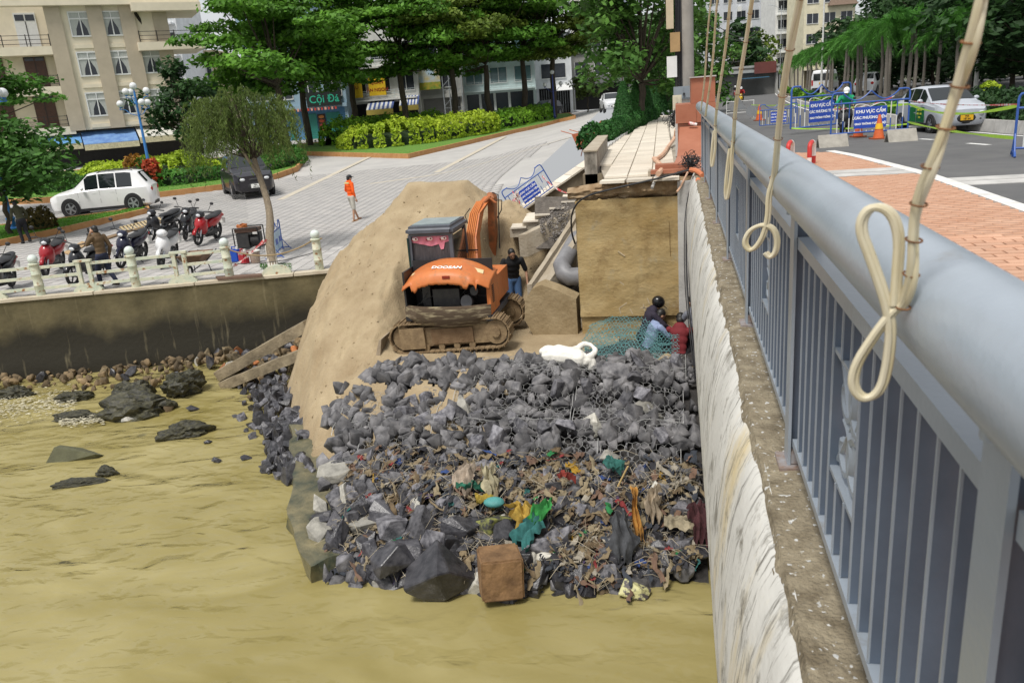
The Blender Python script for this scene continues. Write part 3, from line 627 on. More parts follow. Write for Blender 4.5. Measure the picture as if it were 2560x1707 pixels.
for i in range(9):
    p = c1 + d * (i / 9) + d.normalized() * .01; q = c1 + d * ((i + 1) / 9) - d.normalized() * .01; s = Vector((-d.y, d.x, 0)).normalized() * .5
    MB().prism([p - c1, q - c1, q + s - c1, p + s - c1], (0, 0, -.05)).build('coping_tile', M_cream, cp)
s = Vector((-d.y, d.x, 0)).normalized()
MB().prism([c1 + s * .06 - c1 - Vector((0, 0, .052)), c0 + s * .06 - c1 - Vector((0, 0, .052)), c0 + s * .06 - c1 - Vector((0, 0, 1.3)), s * .06 - Vector((0, 0, 1.3))], s * .36).build('parapet_body', M_ccd, cp)
# low wall at the head of the path
p = [at_z(*q) for q in ((1388, 452, .15), (1415, 462, .15), (1560, 380, .15), (1545, 374, .15))]
lw = empty('low_wall', p[0], 0, 'short mossy concrete kerb wall beside the hedge at the path', 'wall')
MB().prism([Vector((q.x, q.y, -.35)) - p[0] for q in (Vector((-1.95, 17.4, 0)), Vector((-1.68, 17.4, 0)), Vector((-1.92, 23.2, 0)), Vector((-2.18, 23.2, 0)))], (0, 0, .88)).build('wall_body', mat('mossy_concrete', (.10, .09, .075), .9, .4, 5, bump=.6, bscale=20, col2=(.40, .37, .32), stretch=(1, 1, .5)), lw)
MB().prism([(q[0] - p[0].x, q[1] - p[0].y, .53 - p[0].z) for q in ((-1.97, 17.37), (-1.66, 17.37), (-1.90, 23.22), (-2.20, 23.22))], (0, 0, .03)).build('wall_cap', M_cc, lw)
# brown pillar at the end of the railing
M_br = mat('brown_cladding', (.30, .105, .055), .55, .12, 3, bump=.08, col2=(.36, .14, .08))
pi = empty('brown_pillar', (.4, 16.4, .1), 0, 'stepped reddish brown pillar at the end of the bridge railing', 'pillar'); PO = Vector((.4, 16.4, .1))
def pb(lo, hi, name, m=M_br): return MB().bbox(Vector(lo) - PO, Vector(hi) - PO).build(name, m, pi)
pb((.02, 17.3, .10), (.40, 19.0, .98), 'pillar_block'); pb((.405, 17.3, .10), (.76, 19.0, .98), 'pillar_block'); pb((-.02, 17.26, .99), (.40, 19.0, 1.36), 'pillar_block'); pb((.405, 17.26, .99), (.78, 19.0, 1.36), 'pillar_block'); pb((.30, 17.5, 1.365), (.78, 19.0, 1.86), 'pillar_block')
pb((.27, 17.45, 1.862), (.80, 19.03, 1.885), 'pillar_cap', M_conc)
MB().add([Vector(q) - PO for q in ((.0, 16.2, .42), (.66, 16.2, .42), (.66, 17.25, .92), (.06, 17.25, .92), (-.12, 15.95, .16), (.66, 15.95, .16), (.66, 17.25, .16), (-.0, 17.25, .16))], [(0, 1, 2, 3), (4, 5, 1, 0), (5, 6, 2, 1), (6, 7, 3, 2), (7, 4, 0, 3)]).build('sloped_plinth', M_br, pi)
pb((-.42, 15.92, .155), (.26, 16.25, .30), 'step'); pb((-.50, 15.66, .155), (.26, 15.91, .22), 'step'); pb((-.55, 15.70, .10), (-.5, 16.2, .21), 'step_end', M_cc)
# ------------------------------------------------------------------ sand heap
M_sand = mat('wet_sand', (.27, .20, .115), .95, .18, 1.3, bump=1.0, bscale=34, col2=(.42, .335, .21), f2=(.3, .75), detail=9)
def sandz(X, Y):
    dx = np.where(X > -5.1, X + 5.1, np.where(X < -6.3, (-6.3 - X) * 1.28, 0)); dy = Y - 18.9
    right = np.where(X > -5.1, 1.0, 0); ddx = dx * (1 + .55 * right * np.clip(1.4 - dx, 0, 1)); d = np.sqrt(ddx ** 2 + dy ** 2)
    z = .02 - .60 * d + .10 * np.exp(-d); z = np.minimum(z, -.03 - .10 * np.abs(dy)) 
    n = .30 * fbm(X * .55 + 3, Y * .55, 3) + .14 * fbm(X * 2.1, Y * 2.1, 3) + .09 * fbm(X * 5, Y * 5, 4)
    gul = .26 * np.abs(fbm(X * 1.5 + .2 * Y, Y * .22 + 9, 3)) * np.clip((17.5 - Y) / 3, 0, 1)
    z = z + n * np.clip(d / 1.0, .15, 1) - gul
    # bench cut for the excavator
    w = np.clip((np.where(X > -4.7, 17.0 + np.clip((X + 4.7) / .5, 0, 1) * 1.1, 17.0) - Y) / .9, 0, 1) * np.clip((X + 6.1) / .7, 0, 1); z = z * (1 - w) + np.minimum(z, -2.98 + .06 * n) * w
    xl = np.interp(Y, [11.5, 12.6, 14.6, 16.6, 18.6, 21.0], [-6.6, -6.75, -7.35, -8.1, -8.9, -9.7]); z = z - 1.6 * .3 * np.log1p(np.exp(np.clip((xl - X) / .3, -20, 20))) * np.clip((22.3 - Y) / 1.0, 0, 1)
    # hollow scooped on the near side
    z = z - .35 * np.exp(-(((X + 7.2) / .8) ** 2 + ((Y - 16.8) / .7) ** 2)); return z
xs = np.linspace(-12.2, -1.2, 300); ys = np.linspace(11.4, 25.5, 330); X, Y = np.meshgrid(xs, ys); Z = sandz(X, Y)
base = np.where((np.vectorize(lambda x, y: (Vector((x, y, 0)) - Vector((QA.x, QA.y, 0))).dot(QN))(X, Y)) > .05, -2.515, -5.4)
lim = np.where(X < -7.9, -4.9, -5.2); bad = (Z < base) | (Z < lim) | ((X > -5.6) & (Y < 13.8))
k = len(xs); F = []
I = (np.arange(len(ys) - 1)[:, None] * k + np.arange(k - 1)[None]).ravel(); F = np.stack([I, I + 1, I + k + 1, I + k], -1); bf = bad.ravel()[F].all(1); F = F[~bf]
me = npmesh('sand_heap', np.stack([X, Y, Z], -1).reshape(-1, 3), F, M_sand); smooth_me(me, 180); put('sand_heap', me, label='big heap of tan sand spilling from the square down to the river', cat='sand heap')
rg = random.Random(5)
# smooth damp crust slab on the crest
cr = []
for x, y in ((1010, 478), (1022, 458), (1135, 455), (1148, 492), (1110, 505), (1075, 512), (1050, 508), (1035, 520), (1018, 500)): cr.append(at_y(x, y, 18.9 - (.3 if y > 480 else 0) - (.35 if y > 500 else 0)))
MB().prism([q + Vector((0, -.12, .0)) for q in cr], (0, .28, -.12)).build('sand_crust', mat('sand_crust', (.42, .325, .20), .9, .12, 3, bump=.4, bscale=25, col2=(.48, .38, .24)), label='smooth pale crust of damp sand on the heap crest', cat='sand crust')
# ------------------------------------------------------------------ rocks
def clods():
    its = []; r_ = random.Random(44)
    while len(its) < 450:
        x = r_.uniform(-10.5, -2.2); y = r_.uniform(12.4, 19.5); z = float(sandz(np.array(x), np.array(y)))
        if z < -4.5 or z > -.2 or (y < 16.8 and x > -5.9): continue
        s = .010 + .028 * r_.random() ** 3; its.append(((x, y, z + s * .2), (s, s, s * .8), rock_rot(r_), r_.randrange(12)))
    rock_stuff('sand_clods', its, 'small clods of damp sand on the heap', 'clods', M_sand)
def rock_proto(seed, n=14, flat=1.0):
    rg = random.Random(seed); bm = bmesh.new()
    for i in range(n):
        v = Vector((rg.gauss(0, 1), rg.gauss(0, 1), rg.gauss(0, 1))).normalized(); v *= rg.uniform(.82, 1.05); bm.verts.new((v.x, v.y * rg.uniform(.8, 1), v.z * .78 * flat))
    r = bmesh.ops.convex_hull(bm, input=bm.verts); bmesh.ops.delete(bm, geom=[v for v in bm.verts if not v.link_faces], context='VERTS')
    bmesh.ops.triangulate(bm, faces=bm.faces); bmesh.ops.dissolve_limit(bm, angle_limit=R(12), verts=bm.verts, edges=bm.edges)
    bmesh.ops.bevel(bm, geom=list(bm.edges), offset=.028, segments=1, affect='EDGES', clamp_overlap=True)
    bmesh.ops.triangulate(bm, faces=bm.faces)
    me = bpy.data.meshes.new('rock'); bm.to_mesh(me); bm.free(); return me
def rock_mat(name, c1, c2, extra=None, rough=.75):
    m = mat(name, c1, rough, .3, 2.6, bump=.4, bscale=10, col2=c2, f2=(.34, .68), rnd=.45, detail=9); return m
M_rk = rock_mat('grey_rock', (.030, .030, .038), (.215, .21, .225)); M_rkd = rock_mat('dark_wet_rock', (.014, .014, .018), (.075, .073, .080), rough=.35); M_rkb = rock_mat('brown_rubble', (.045, .035, .02), (.20, .15, .08)); M_rko = rock_mat('brick_rubble', (.28, .085, .025), (.40, .17, .06)); M_rkp = rock_mat('pale_rock', (.26, .25, .22), (.50, .48, .42))
PROTO = [rock_proto(s, 11 + s % 6) for s in range(12)]
RM = {}
def rock_me(i, m):
    if (i, m.name) not in RM:
        me = PROTO[i].copy(); me.materials.clear(); me.materials.append(m); RM[(i, m.name)] = me
    return RM[(i, m.name)]
def rock_rot(rg): return (rg.uniform(0, 6.3), rg.uniform(0, 6.3), rg.uniform(0, 6.3))
PV = []
for me in PROTO:
    v = np.zeros(len(me.vertices) * 3, np.float32); me.vertices.foreach_get('co', v); f = np.zeros(len(me.loops), np.int32); me.loops.foreach_get('vertex_index', f); PV.append((v.reshape(-1, 3), f.reshape(-1, 3)))
from mathutils import Euler
def rock_stuff(name, items, label=None, cat=None, m=None, parent=None):
    V = []; F = []; o = 0
    for pos, s, rot, i in items:
        v, f = PV[i]; Rm = np.array(Euler(rot).to_matrix()); V.append((v * np.array(s)) @ Rm.T + np.array(pos)); F.append(f + o); o += len(v)
    me = npmesh(name, np.concatenate(V), np.concatenate(F), m); return put(name, me, parent, kind='stuff', label=label, cat=cat)
M_rks = mat('small_grey_stones', (.032, .032, .037), .8, .3, 5, bump=.4, bscale=12, col2=(.21, .203, .205), f2=(.3, .72), island=.45)
clods()
def tier(Y):    # profile of the gabion steps
    t = np.clip((Y - 9.05) / 4.55, 0, 1); s = t * 4; fr = s - np.floor(s); st = (np.floor(s) + np.clip((fr - .0) / .45, 0, 1) ** .8) / 4
    return -5.0 + 2.02 * (.6 * st + .4 * t)
def heapz(x, y): return float(tier(np.array(y))) + .14 * nf(x * .9, y * .9, 3) + .05 * nf(x * 4, y * 4, 2)
def leftx(y): return -5.0 - .33 * (y - 9.2) if y < 12.4 else -6.2 + .55 * (y - 12.4)
# dark bed under the stones
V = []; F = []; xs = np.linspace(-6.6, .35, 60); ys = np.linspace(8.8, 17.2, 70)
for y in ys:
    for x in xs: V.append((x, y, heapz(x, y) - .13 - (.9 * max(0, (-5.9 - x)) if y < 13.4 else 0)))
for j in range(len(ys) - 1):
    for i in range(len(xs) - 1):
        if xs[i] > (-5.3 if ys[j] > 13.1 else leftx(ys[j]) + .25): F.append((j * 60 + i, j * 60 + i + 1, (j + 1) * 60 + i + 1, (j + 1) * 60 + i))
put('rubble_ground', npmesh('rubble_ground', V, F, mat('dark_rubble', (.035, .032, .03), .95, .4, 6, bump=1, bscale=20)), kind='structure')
rg = random.Random(11); big = []; small = []
def toe(x): return 9.15 + .25 * nf(x * .8, 4, 2) + (.35 * max(0, x + 1.2))
def leftx(y): return -5.0 - .33 * (y - 9.2) if y < 12.4 else -6.2 + .55 * (y - 12.4)
n = 0
while n < 2600:
    x = rg.uniform(-7.0, .25); y = rg.uniform(9.0, 13.75)
    if x < leftx(y) or y < toe(x): continue
    f = (y - 9.1) / 4.5; r = rg.random()
    s = (.045 + .11 * r ** 2.4) if rg.random() < .82 else rg.uniform(.14, .27)
    if y < 10.4 and x < -1.9 and rg.random() < .5: s *= 1.5
    small.append([x, y, heapz(x, y) + s * .35, s]); n += 1
for k_ in range(300):                        # larger blocks at the left flank and at the toe
    for _ in range(30):
        x = rg.uniform(-6.9, .1); y = rg.uniform(9.1, 13.7)
        if x > leftx(y) - .25 and y > toe(x) and (x < leftx(y) + 1.4 or y < 10.2 or rg.random() < .35): break
    s = rg.uniform(.14, .24) * (1.25 if y < 10.6 and x < -1.5 else 1); small.append([x, y, heapz(x, y) + s * .40, s])
small.sort(key=lambda q: -q[3] / math.hypot(q[0], q[1]))
LBL = 'broken grey stone packed in the wire gabions of the bank'
def put_rock(pos, s, m, label, group, i=None, cat='rock', rot=None, rg=rg, name='rock'):
    s = s if isinstance(s, tuple) else (s * rg.uniform(.9, 1.25), s * rg.uniform(.8, 1.05), s * rg.uniform(.75, 1.0))
    return put(name, rock_me(rg.randrange(12) if i is None else i, m), loc=pos, rot=rot or rock_rot(rg), scale=s, label=label, cat=cat, group=group)
for q in small[:230]:
    m = M_rk; r = rg.random(); lo = q[1] < 10.3
    if r < .10: m = M_rkp
    elif r < .18 or (lo and r < .7): m = M_rkd
    lb = {M_rk: LBL, M_rkp: 'pale whitish stone lying among the grey gabion stones', M_rkd: 'dark wet stone wedged among the gabion stones'}[m]
    put_rock(q[:3], q[3], m, lb, {M_rk: 'grey gabion stones', M_rkp: 'pale gabion stones', M_rkd: 'dark gabion stones'}[m], name='gabion_stone')
rock_stuff('gabion_stones', [(q[:3], (q[3] * rg.uniform(.9, 1.3), q[3], q[3] * .85), rock_rot(rg), rg.randrange(12)) for q in small[230:]], 'small grey stones filling the wire gabions', 'stones', M_rks)
xs = np.linspace(-6.4, -2.2, 90); ys = np.linspace(11.2, 13.9, 70); V = []; F = []; keep = []
for y in ys:
    for x in xs: V.append((x, y, heapz(x, y) + .10 + .10 * nf(x * 2.2, y * 2.2, 3) - .30 * sstep(-4.2, -2.2, x) - .25 * sstep(12.4, 11.2, y))); keep.append(nf(x * 1.6 + 4, y * 1.6, 3) > -.12 + .3 * sstep(-4.6, -2.4, x) and x > leftx(y))
for j in range(69):
    for i in range(89):
        a_ = j * 90 + i
        if keep[a_] or keep[a_ + 91]: F.append((a_, a_ + 1, a_ + 91, a_ + 90))
me = npmesh('sand_drift', V, F, M_sand); smooth_me(me, 180); put('sand_drift', me, kind='stuff', label='loose sand washed over the upper left stones', cat='sand')
# named toe boulders
def boulder(px, py, z, s, m, label, i, rot=(.2, .3, .5), bk=1.22):
    p = at_z(px, py, z); s = tuple(u * bk for u in s); return put_rock(p, s, m, label, None, i, rot=rot)
boulder(1100, 1430, -4.45, (.50, .42, .46), M_rkd, 'largest dark angular boulder at the foot of the bank beside the orange block', 10)
boulder(990, 1400, -4.42, (.36, .30, .38), M_rkd, 'slate grey split boulder next to the concrete slab tip', 4, (.5, .2, 1))
boulder(985, 1320, -4.25, (.33, .28, .27), M_rk, 'speckled grey boulder above the split boulder', 7)
boulder(905, 1290, -4.2, (.34, .30, .30), M_rkp, 'light speckled boulder at the edge of the green slab', 2)
boulder(1155, 1320, -4.25, (.34, .28, .30), M_rkd, 'black blocky boulder behind the orange block', 9)
boulder(1235, 1305, -4.2, (.32, .25, .26), mat('mossy_rock', (.05, .05, .045), .7, .3, 3, bump=.5, bscale=8, col2=(.24, .25, .07), f2=(.45, .6)), 'dark boulder with a yellow green moss patch', 3)
boulder(855, 1185, -3.95, (.34, .30, .28), M_rkp, 'boulder with a pale top beside the sand tongue', 5)
boulder(860, 1050, -3.55, (.30, .26, .26), M_rk, 'flat topped grey boulder beside the sand slope', 8)
boulder(1590, 1475, -4.72, (.26, .22, .22), mat('lichen_rock', (.08, .07, .07), .6, .3, 3, bump=.5, bscale=8, col2=(.50, .48, .24), f2=(.42, .52)), 'rounded stone with pale yellow lichen standing in the water', 6)
boulder(1420, 1448, -4.80, (.24, .18, .22), M_rkd, 'small half sunken dark stone in front of the rags', 10)
boulder(915, 1380, -4.6, (.27, .27, .22), mat('tan_rock', (.30, .21, .11), .85, .25, 3, bump=.5, bscale=9, col2=(.44, .35, .22)), 'tan stone wedged against the slab tip', 11)
boulder(955, 1440, -4.72, (.22, .2, .26), M_rkd, 'dark leaning stone at the water edge below the tan stone', 0)
boulder(1020, 1465, -4.85, (.30, .2, .2), M_rk, 'flat grey stone at the waterline between two dark boulders', 5)
for k_ in range(22):
    px, py = rg.uniform(800, 1190), rg.uniform(1150, 1400); boulder(px, py, -3.9 - .75 * sstep(1150, 1430, py), (rg.uniform(.2, .3), rg.uniform(.18, .26), rg.uniform(.18, .26)), M_rkd if rg.random() < .6 else M_rk, None, rg.randrange(12), rock_rot(rg)); tag(COL.objects[-1], 'large angular stone piled at the front corner of the bank', 'rock', 'large stones at the bank corner')
# orange brown concrete cube
cu = at_z(1250, 1430, -4.4); Mx = Euler((R(-6), R(3), R(20))).to_matrix(); mb = MB(); mb.box((0, 0, 0), (.57, .56, .58)); me = mb.mesh('c', mat('orange_concrete', (.11, .06, .026), .9, .3, 4, bump=1.0, bscale=14, col2=(.27, .155, .07)))
bm = bmesh.new(); bm.from_mesh(me); bmesh.ops.bevel(bm, geom=list(bm.edges), offset=.025, segments=2, affect='EDGES'); bmesh.ops.subdivide_edges(bm, edges=bm.edges, cuts=3, use_grid_fill=True)
for v in bm.verts: v.co += Vector((nf(v.co.x * 9, v.co.y * 9), nf(v.co.z * 9, v.co.x * 9), nf(v.co.y * 8, v.co.z * 8))) * .018
bm.to_mesh(me); bm.free(); o = put('concrete_block', me, loc=cu, label='orange brown concrete cube standing at the water edge', cat='block'); o.rotation_euler = Euler((R(-6), R(3), R(20)))
# green slimy apron slab left of the bank
sl = [(-7.75, 13.6), (-6.35, 13.6), (-5.55, 11.6), (-4.85, 9.45), (-5.25, 9.15), (-6.3, 10.6), (-6.95, 12.2)]
mb = MB(); tops = [Vector((x, y, -4.25 - .05 * (13 - y))) for x, y in sl]; bots = [Vector((x - .04, y - .04, -5.6)) for x, y in sl]; kk = len(sl); mb.add(tops + bots, [tuple(range(kk))] + [(i, i + kk, (i + 1) % kk + kk, (i + 1) % kk) for i in range(kk)])
me = mb.mesh('a', mat('slimy_slab', (.035, .045, .030), .4, .4, 1.6, bump=.9, bscale=9, col2=(.20, .17, .09), f2=(.38, .66), detail=9)); bm = bmesh.new(); bm.from_mesh(me); bmesh.ops.triangulate(bm, faces=bm.faces); bmesh.ops.subdivide_edges(bm, edges=bm.edges, cuts=6, use_grid_fill=True); 
for v in bm.verts:
    if v.co.z > -5.4: v.co += Vector((.14 * nf(v.co.y * 3, v.co.z * 3), .14 * nf(v.co.x * 3, v.co.z * 3), .08 * nf(v.co.x * 4, v.co.y * 4)))
bm.to_mesh(me); bm.free(); smooth_me(me, 35); put('apron_slab', me, label='slimy green concrete apron slab sloping into the water', cat='slab')
# stones left of the sand, dark and wet
for k_ in range(230):
    py = 895 + rg.random() * 300; lo_ = np.interp(py, [895, 960, 1080, 1130, 1195], [640, 590, 600, 640, 680]); hi_ = np.interp(py, [895, 930, 1000, 1050, 1195], [705, 712, 735, 762, 775]); px = lo_ + (hi_ - lo_) * rg.random() ** .7
    s = rg.uniform(.10, .25) * (1 if px > 650 else .75); p = at_z(px, py, WZ + .05); 
    z = WZ + .02 + .45 * sstep(lo_ + 20, hi_ + 30, px); p = at_z(px, py, z + s * .2)
    put_rock(p, s, M_rkd if rg.random() < .8 else M_rk, 'dark wet stone at the waterline left of the sand', 'stones at the foot of the sand', name='river_stone')
# rubble along the foot of the quay
its = []
for k_ in range(620):
    u = rg.uniform(-3, 12.8); w = -abs(rg.gauss(0, .85 + .06 * max(0, u))) - .12; p = QA + QD * u + QN * w; 
    if u < 2 and w < -1.2: continue
    s = (.05 + .14 * rg.random() ** 2) * (1 + .5 * (u > 5)); z = WZ + .06 + .30 * sstep(1, 11, u) * max(0, 1 + w * .55) + rg.uniform(-.05, .1); its.append((p.x, p.y, z, s))
its.sort(key=lambda q: -q[3])
for q in its[:110]:
    r = rg.random(); m = M_rko if r < .22 else (M_rkb if r < .62 else (M_rkd if r < .85 else M_rkp))
    lb = {M_rko: 'orange brick fragment in the rubble along the quay foot', M_rkb: 'brown rubble stone along the quay foot', M_rkd: 'dark slimy rubble stone along the quay foot', M_rkp: 'pale rubble stone along the quay foot'}[m]
    put_rock((q[0], q[1], q[2]), q[3], m, lb, lb.split(' in ')[0].split(' along')[0] + 's at the quay', cat='stone', name='rubble_stone')
rock_stuff('quay_rubble', [((q[0], q[1], q[2]), (q[3],) * 3, rock_rot(rg), rg.randrange(12)) for q in its[110:]], 'small mixed rubble along the foot of the quay', 'rubble', mat('quay_rubble_mix', (.028, .023, .016), .9, .4, 1.5, bump=.5, bscale=9, col2=(.27, .19, .10), f2=(.3, .7), island=.5))
M_slime = mat('slimy_black_rock', (.018, .018, .012), .55, .4, 5, bump=1.0, bscale=14, col2=(.085, .078, .035), f2=(.4, .75), detail=8)
def lump(px, py, z, s, m, label, seed, rz=0, cat='rock'):
    bm = bmesh.new(); bmesh.ops.create_icosphere(bm, subdivisions=4, radius=1)
    for v in bm.verts:
        k = 1 + .55 * nf(v.co.x * 1.3 + seed, v.co.y * 1.3 + v.co.z, 3) + .34 * nf(v.co.x * 4 + seed, v.co.y * 4 + v.co.z * 3.3, 4); v.co *= k
    me = bpy.data.meshes.new('rock'); bm.to_mesh(me); bm.free(); me.materials.append(m)
    return put('rock', me, loc=at_z(px, py, z), rz=rz, scale=s, label=label, cat=cat)
lump(352, 1020, WZ + .10, (.85, .52, .38), M_slime, 'biggest slimy black rock lying in the river below the quay', 1, .35)
lump(330, 985, WZ + .2, (.5, .4, .35), M_slime, 'slimy rock leaning behind the biggest black river rock', 2, .2)
lump(455, 965, WZ + .2, (.55, .42, .36), M_slime, 'knobbly black rock in the rubble under the quay', 3, .6)
lump(462, 1080, WZ + .06, (.48, .28, .22), M_slime, 'smaller slimy black rock in the river beside the biggest one', 4, .5)
lump(185, 1045, WZ + .0, (.55, .2, .16), M_slime, 'low black rock washed over by white water', 5, .25)
lump(200, 1210, WZ - .02, (.50, .12, .12), M_slime, 'long low black rock barely above the river', 6, .3)
lump(268, 1182, WZ + .0, (.22, .14, .14), M_slime, 'little black rock at the end of the long low rock', 7)
lump(185, 995, WZ + .02, (.4, .25, .18), M_slime, 'black rock at the upstream edge of the rapids', 8, .3)
lump(40, 985, WZ + .03, (.45, .3, .2), M_slime, 'slimy rock close to the quay among the foam', 9, .1)
t = [at_z(x, y, z) for x, y, z in ((108, 1170, WZ - .1), (135, 1118, WZ + .30), (150, 1112, WZ + .28), (238, 1135, WZ + .12), (238, 1150, WZ - .05))]
MB().prism(t, (.1, .5, -.3)).build('stone_slab', mat('olive_slab', (.095, .095, .05), .7, .25, 3, bump=.4), label='flat olive triangular stone slab tilted out of the river', cat='slab')
boulder(318, 1050, WZ + .45, (.12, .11, .09), M_rkp, 'pale squarish stone resting on the biggest black river rock', 4)
for x, y, s in ((482, 1022, .15), (590, 1042, .10), (520, 1105, .09), (640, 1060, .24), (615, 1145, .12), (665, 1165, .16), (545, 1150, .12)): boulder(x, y, WZ + .02, (s, s * .8, s * .7), M_rkd, None, rg.randrange(12)); tag(bpy.context.scene.collection.objects[-1], 'small dark stone standing alone in the shallow river', 'rock', 'single stones in the river')
# foam in the rapids
V = []; F = []; rg2 = np.random.RandomState(4); its = []
for k_ in range(1300):
    px = rg2.uniform(-20, 190) if k_ < 900 else rg2.uniform(150, 260); py = (1012 + rg2.normal(0, 16) - (px - 60) * .08) if k_ < 900 else 1050 + rg2.normal(0, 6) - (px - 200) * .1
    p = at_z(px, py, WZ + .05); s = rg2.uniform(.008, .026); its.append(((p.x, p.y, p.z + rg2.uniform(-.03, .04)), (s * 2.4, s, s * .35), (0, 0, rg2.uniform(0, 1)), rg2.randint(12)))
rock_stuff('foam', its, 'white foam of the small rapids at the quay', 'foam', mat('foam', (.58, .54, .40), .6))
# concrete beams fallen off the quay
for (a, za), (b, zb), w, h, lb in ((((548, 938), WZ + .12), ((770, 812), -3.35), .34, .27, 'long broken concrete beam leaning from the rubble up to the sand'), (((562, 962), WZ + .02), ((762, 882), -3.75), .36, .24, 'lower concrete beam lying beside the rubble and sand')):
    p = at_z(*a, za); q = at_z(*b, zb); mb = MB(); rings = []; d = (q - p).normalized(); s = d.cross(Vector((0, 0, 1))).normalized(); u = s.cross(d)
    for i in range(13):
        c = p.lerp(q, i / 12); rings.append([c + s * (w / 2 * sx + .02 * nf(i * .9, sx + sy * 3)) + u * (h / 2 * sy + .02 * nf(i * .8, sx * 2 + sy)) for sx, sy in ((-1, -1), (1, -1), (1, 1), (-1, 1))])
    mb.loft(rings).build('concrete_beam', mat('beam_concrete', (.12, .095, .06), .9, .3, 3, bump=.8, bscale=16, col2=(.32, .26, .17)), label=lb, cat='beam')
# rubble behind the gutter wall and loose clods
its = []
for k_ in range(500):
    px = rg.uniform(1385, 1450); py = rg.uniform(560, 760); Yv = 17.8 - (py - 560) / 200 * 1.6; p = at_y(px, py, Yv); s = rg.uniform(.04, .13); its.append(((p.x, p.y, p.z), (s, s, s * .8), rock_rot(rg), rg.randrange(12)))
rock_stuff('wall_rubble', its, 'loose broken rubble between the tilted wall and abutment', 'rubble', mat('rubble_mix', (.05, .045, .04), .9, .4, 2, bump=.5, col2=(.22, .19, .15), island=.5))
V = []; F = []
rough_panel('rubble_slope', lambda u, v: at_y(1372 + u * 90, 545 + v * 240, 18.3 - v * 1.7) + Vector((0, .15, 0)), 10, 14, mat('dark_rubble', (.035, .032, .03)), kind='structure')
its = []
for k_ in range(420):
    px = rg.uniform(1350, 1420); py = rg.uniform(500, 600); 
    if py > 600 - (1420 - px) * .9 + 40 or py < 560 - (px - 1330) * .75: continue
    p = at_y(px, py, 17.6 - (py - 500) * .004); s = rg.uniform(.015, .035); its.append(((p.x, p.y + .06, p.z - .04), (s, s, s), rock_rot(rg), rg.randrange(12)))
rock_stuff('gravel_pocket', its, 'grey gravel pocket between stairs and tilted wall', 'gravel', mat('gravel', (.10, .09, .085), .9, .3, 3, col2=(.24, .22, .20), island=.4))
rough_panel('gravel_ground', lambda u, v: at_y(1335 + u * 110, 490 + v * 130, 17.8 - v * .5) + Vector((0, .1, -.03)), 8, 8, mat('gravel_bed', (.13, .115, .10), .95, .3, 8, bump=1, bscale=20), kind='structure')
# sand where the workers crouch
rough_panel('sand_floor', lambda u, v: Vector((-3.4 + u * 1.6, 13.55 + v * 3.4, -3.02 + .10 * nf(u * 5, v * 5) - .1 * v)), 24, 30, M_sand, kind='structure')
rough_panel('sand_floor', lambda u, v: Vector((-.95 + u * 1.2, 13.5 + v * 1.15, -3.06 + .10 * nf(u * 5, v * 5) - .25 * v + .26 * math.exp(-((u - .62) / .3) ** 2 - ((v - .3) / .35) ** 2))), 30, 30, M_sand, kind='structure')
MB().bbox((-1.85, 13.7, -4.6), (.3, 17.1, -3.45)).build('hollow_floor', mat('dark_rubble', (.035, .032, .03)), kind='structure')  # near-black colour puts the shade of the hollow into its floor
# ------------------------------------------------------------------ people
M_skin = mat('skin', (.42, .235, .15), .55, .1, 8); M_hair = mat('black_hair', (.012, .011, .010), .5, .2, 20)
def remesh(mb, name, m, vox, parent, sm=6):
    me = mb.mesh('tmp', m); o = bpy.data.objects.new('tmp', me); COL.objects.link(o)
    md = o.modifiers.new('r', 'REMESH'); md.mode = 'VOXEL'; md.voxel_size = vox; s2 = o.modifiers.new('s', 'SMOOTH'); s2.iterations = sm; s2.factor = .5
    dg = bpy.context.evaluated_depsgraph_get(); me2 = bpy.data.meshes.new_from_object(o.evaluated_get(dg)); bpy.data.objects.remove(o); bpy.data.meshes.remove(me)
    me2.polygons.foreach_set('use_smooth', [True] * len(me2.polygons)); me2.materials.clear(); me2.materials.append(m); me2.name = name; return put(name, me2, parent)
def caps(mb, a, b, ra, rb, n=10):
    a = Vector(a); b = Vector(b); mb.tube([a, b], [ra, rb], n); mb.ell(a, ra, n, 6); mb.ell(b, rb, n, 6)
STAND = dict(pel=(0, 0, .93), che=(0, .02, 1.25), neck=(0, .0, 1.45), head=(0, .03, 1.60), shL=(-.19, 0, 1.41), shR=(.19, 0, 1.41), elL=(-.25, -.02, 1.12), elR=(.25, -.02, 1.12), wrL=(-.25, .10, .88), wrR=(.25, .10, .88), hiL=(-.09, 0, .90), hiR=(.09, 0, .90), knL=(-.10, .03, .48), knR=(.10, .03, .48), anL=(-.11, -.02, .09), anR=(.11, -.02, .09))
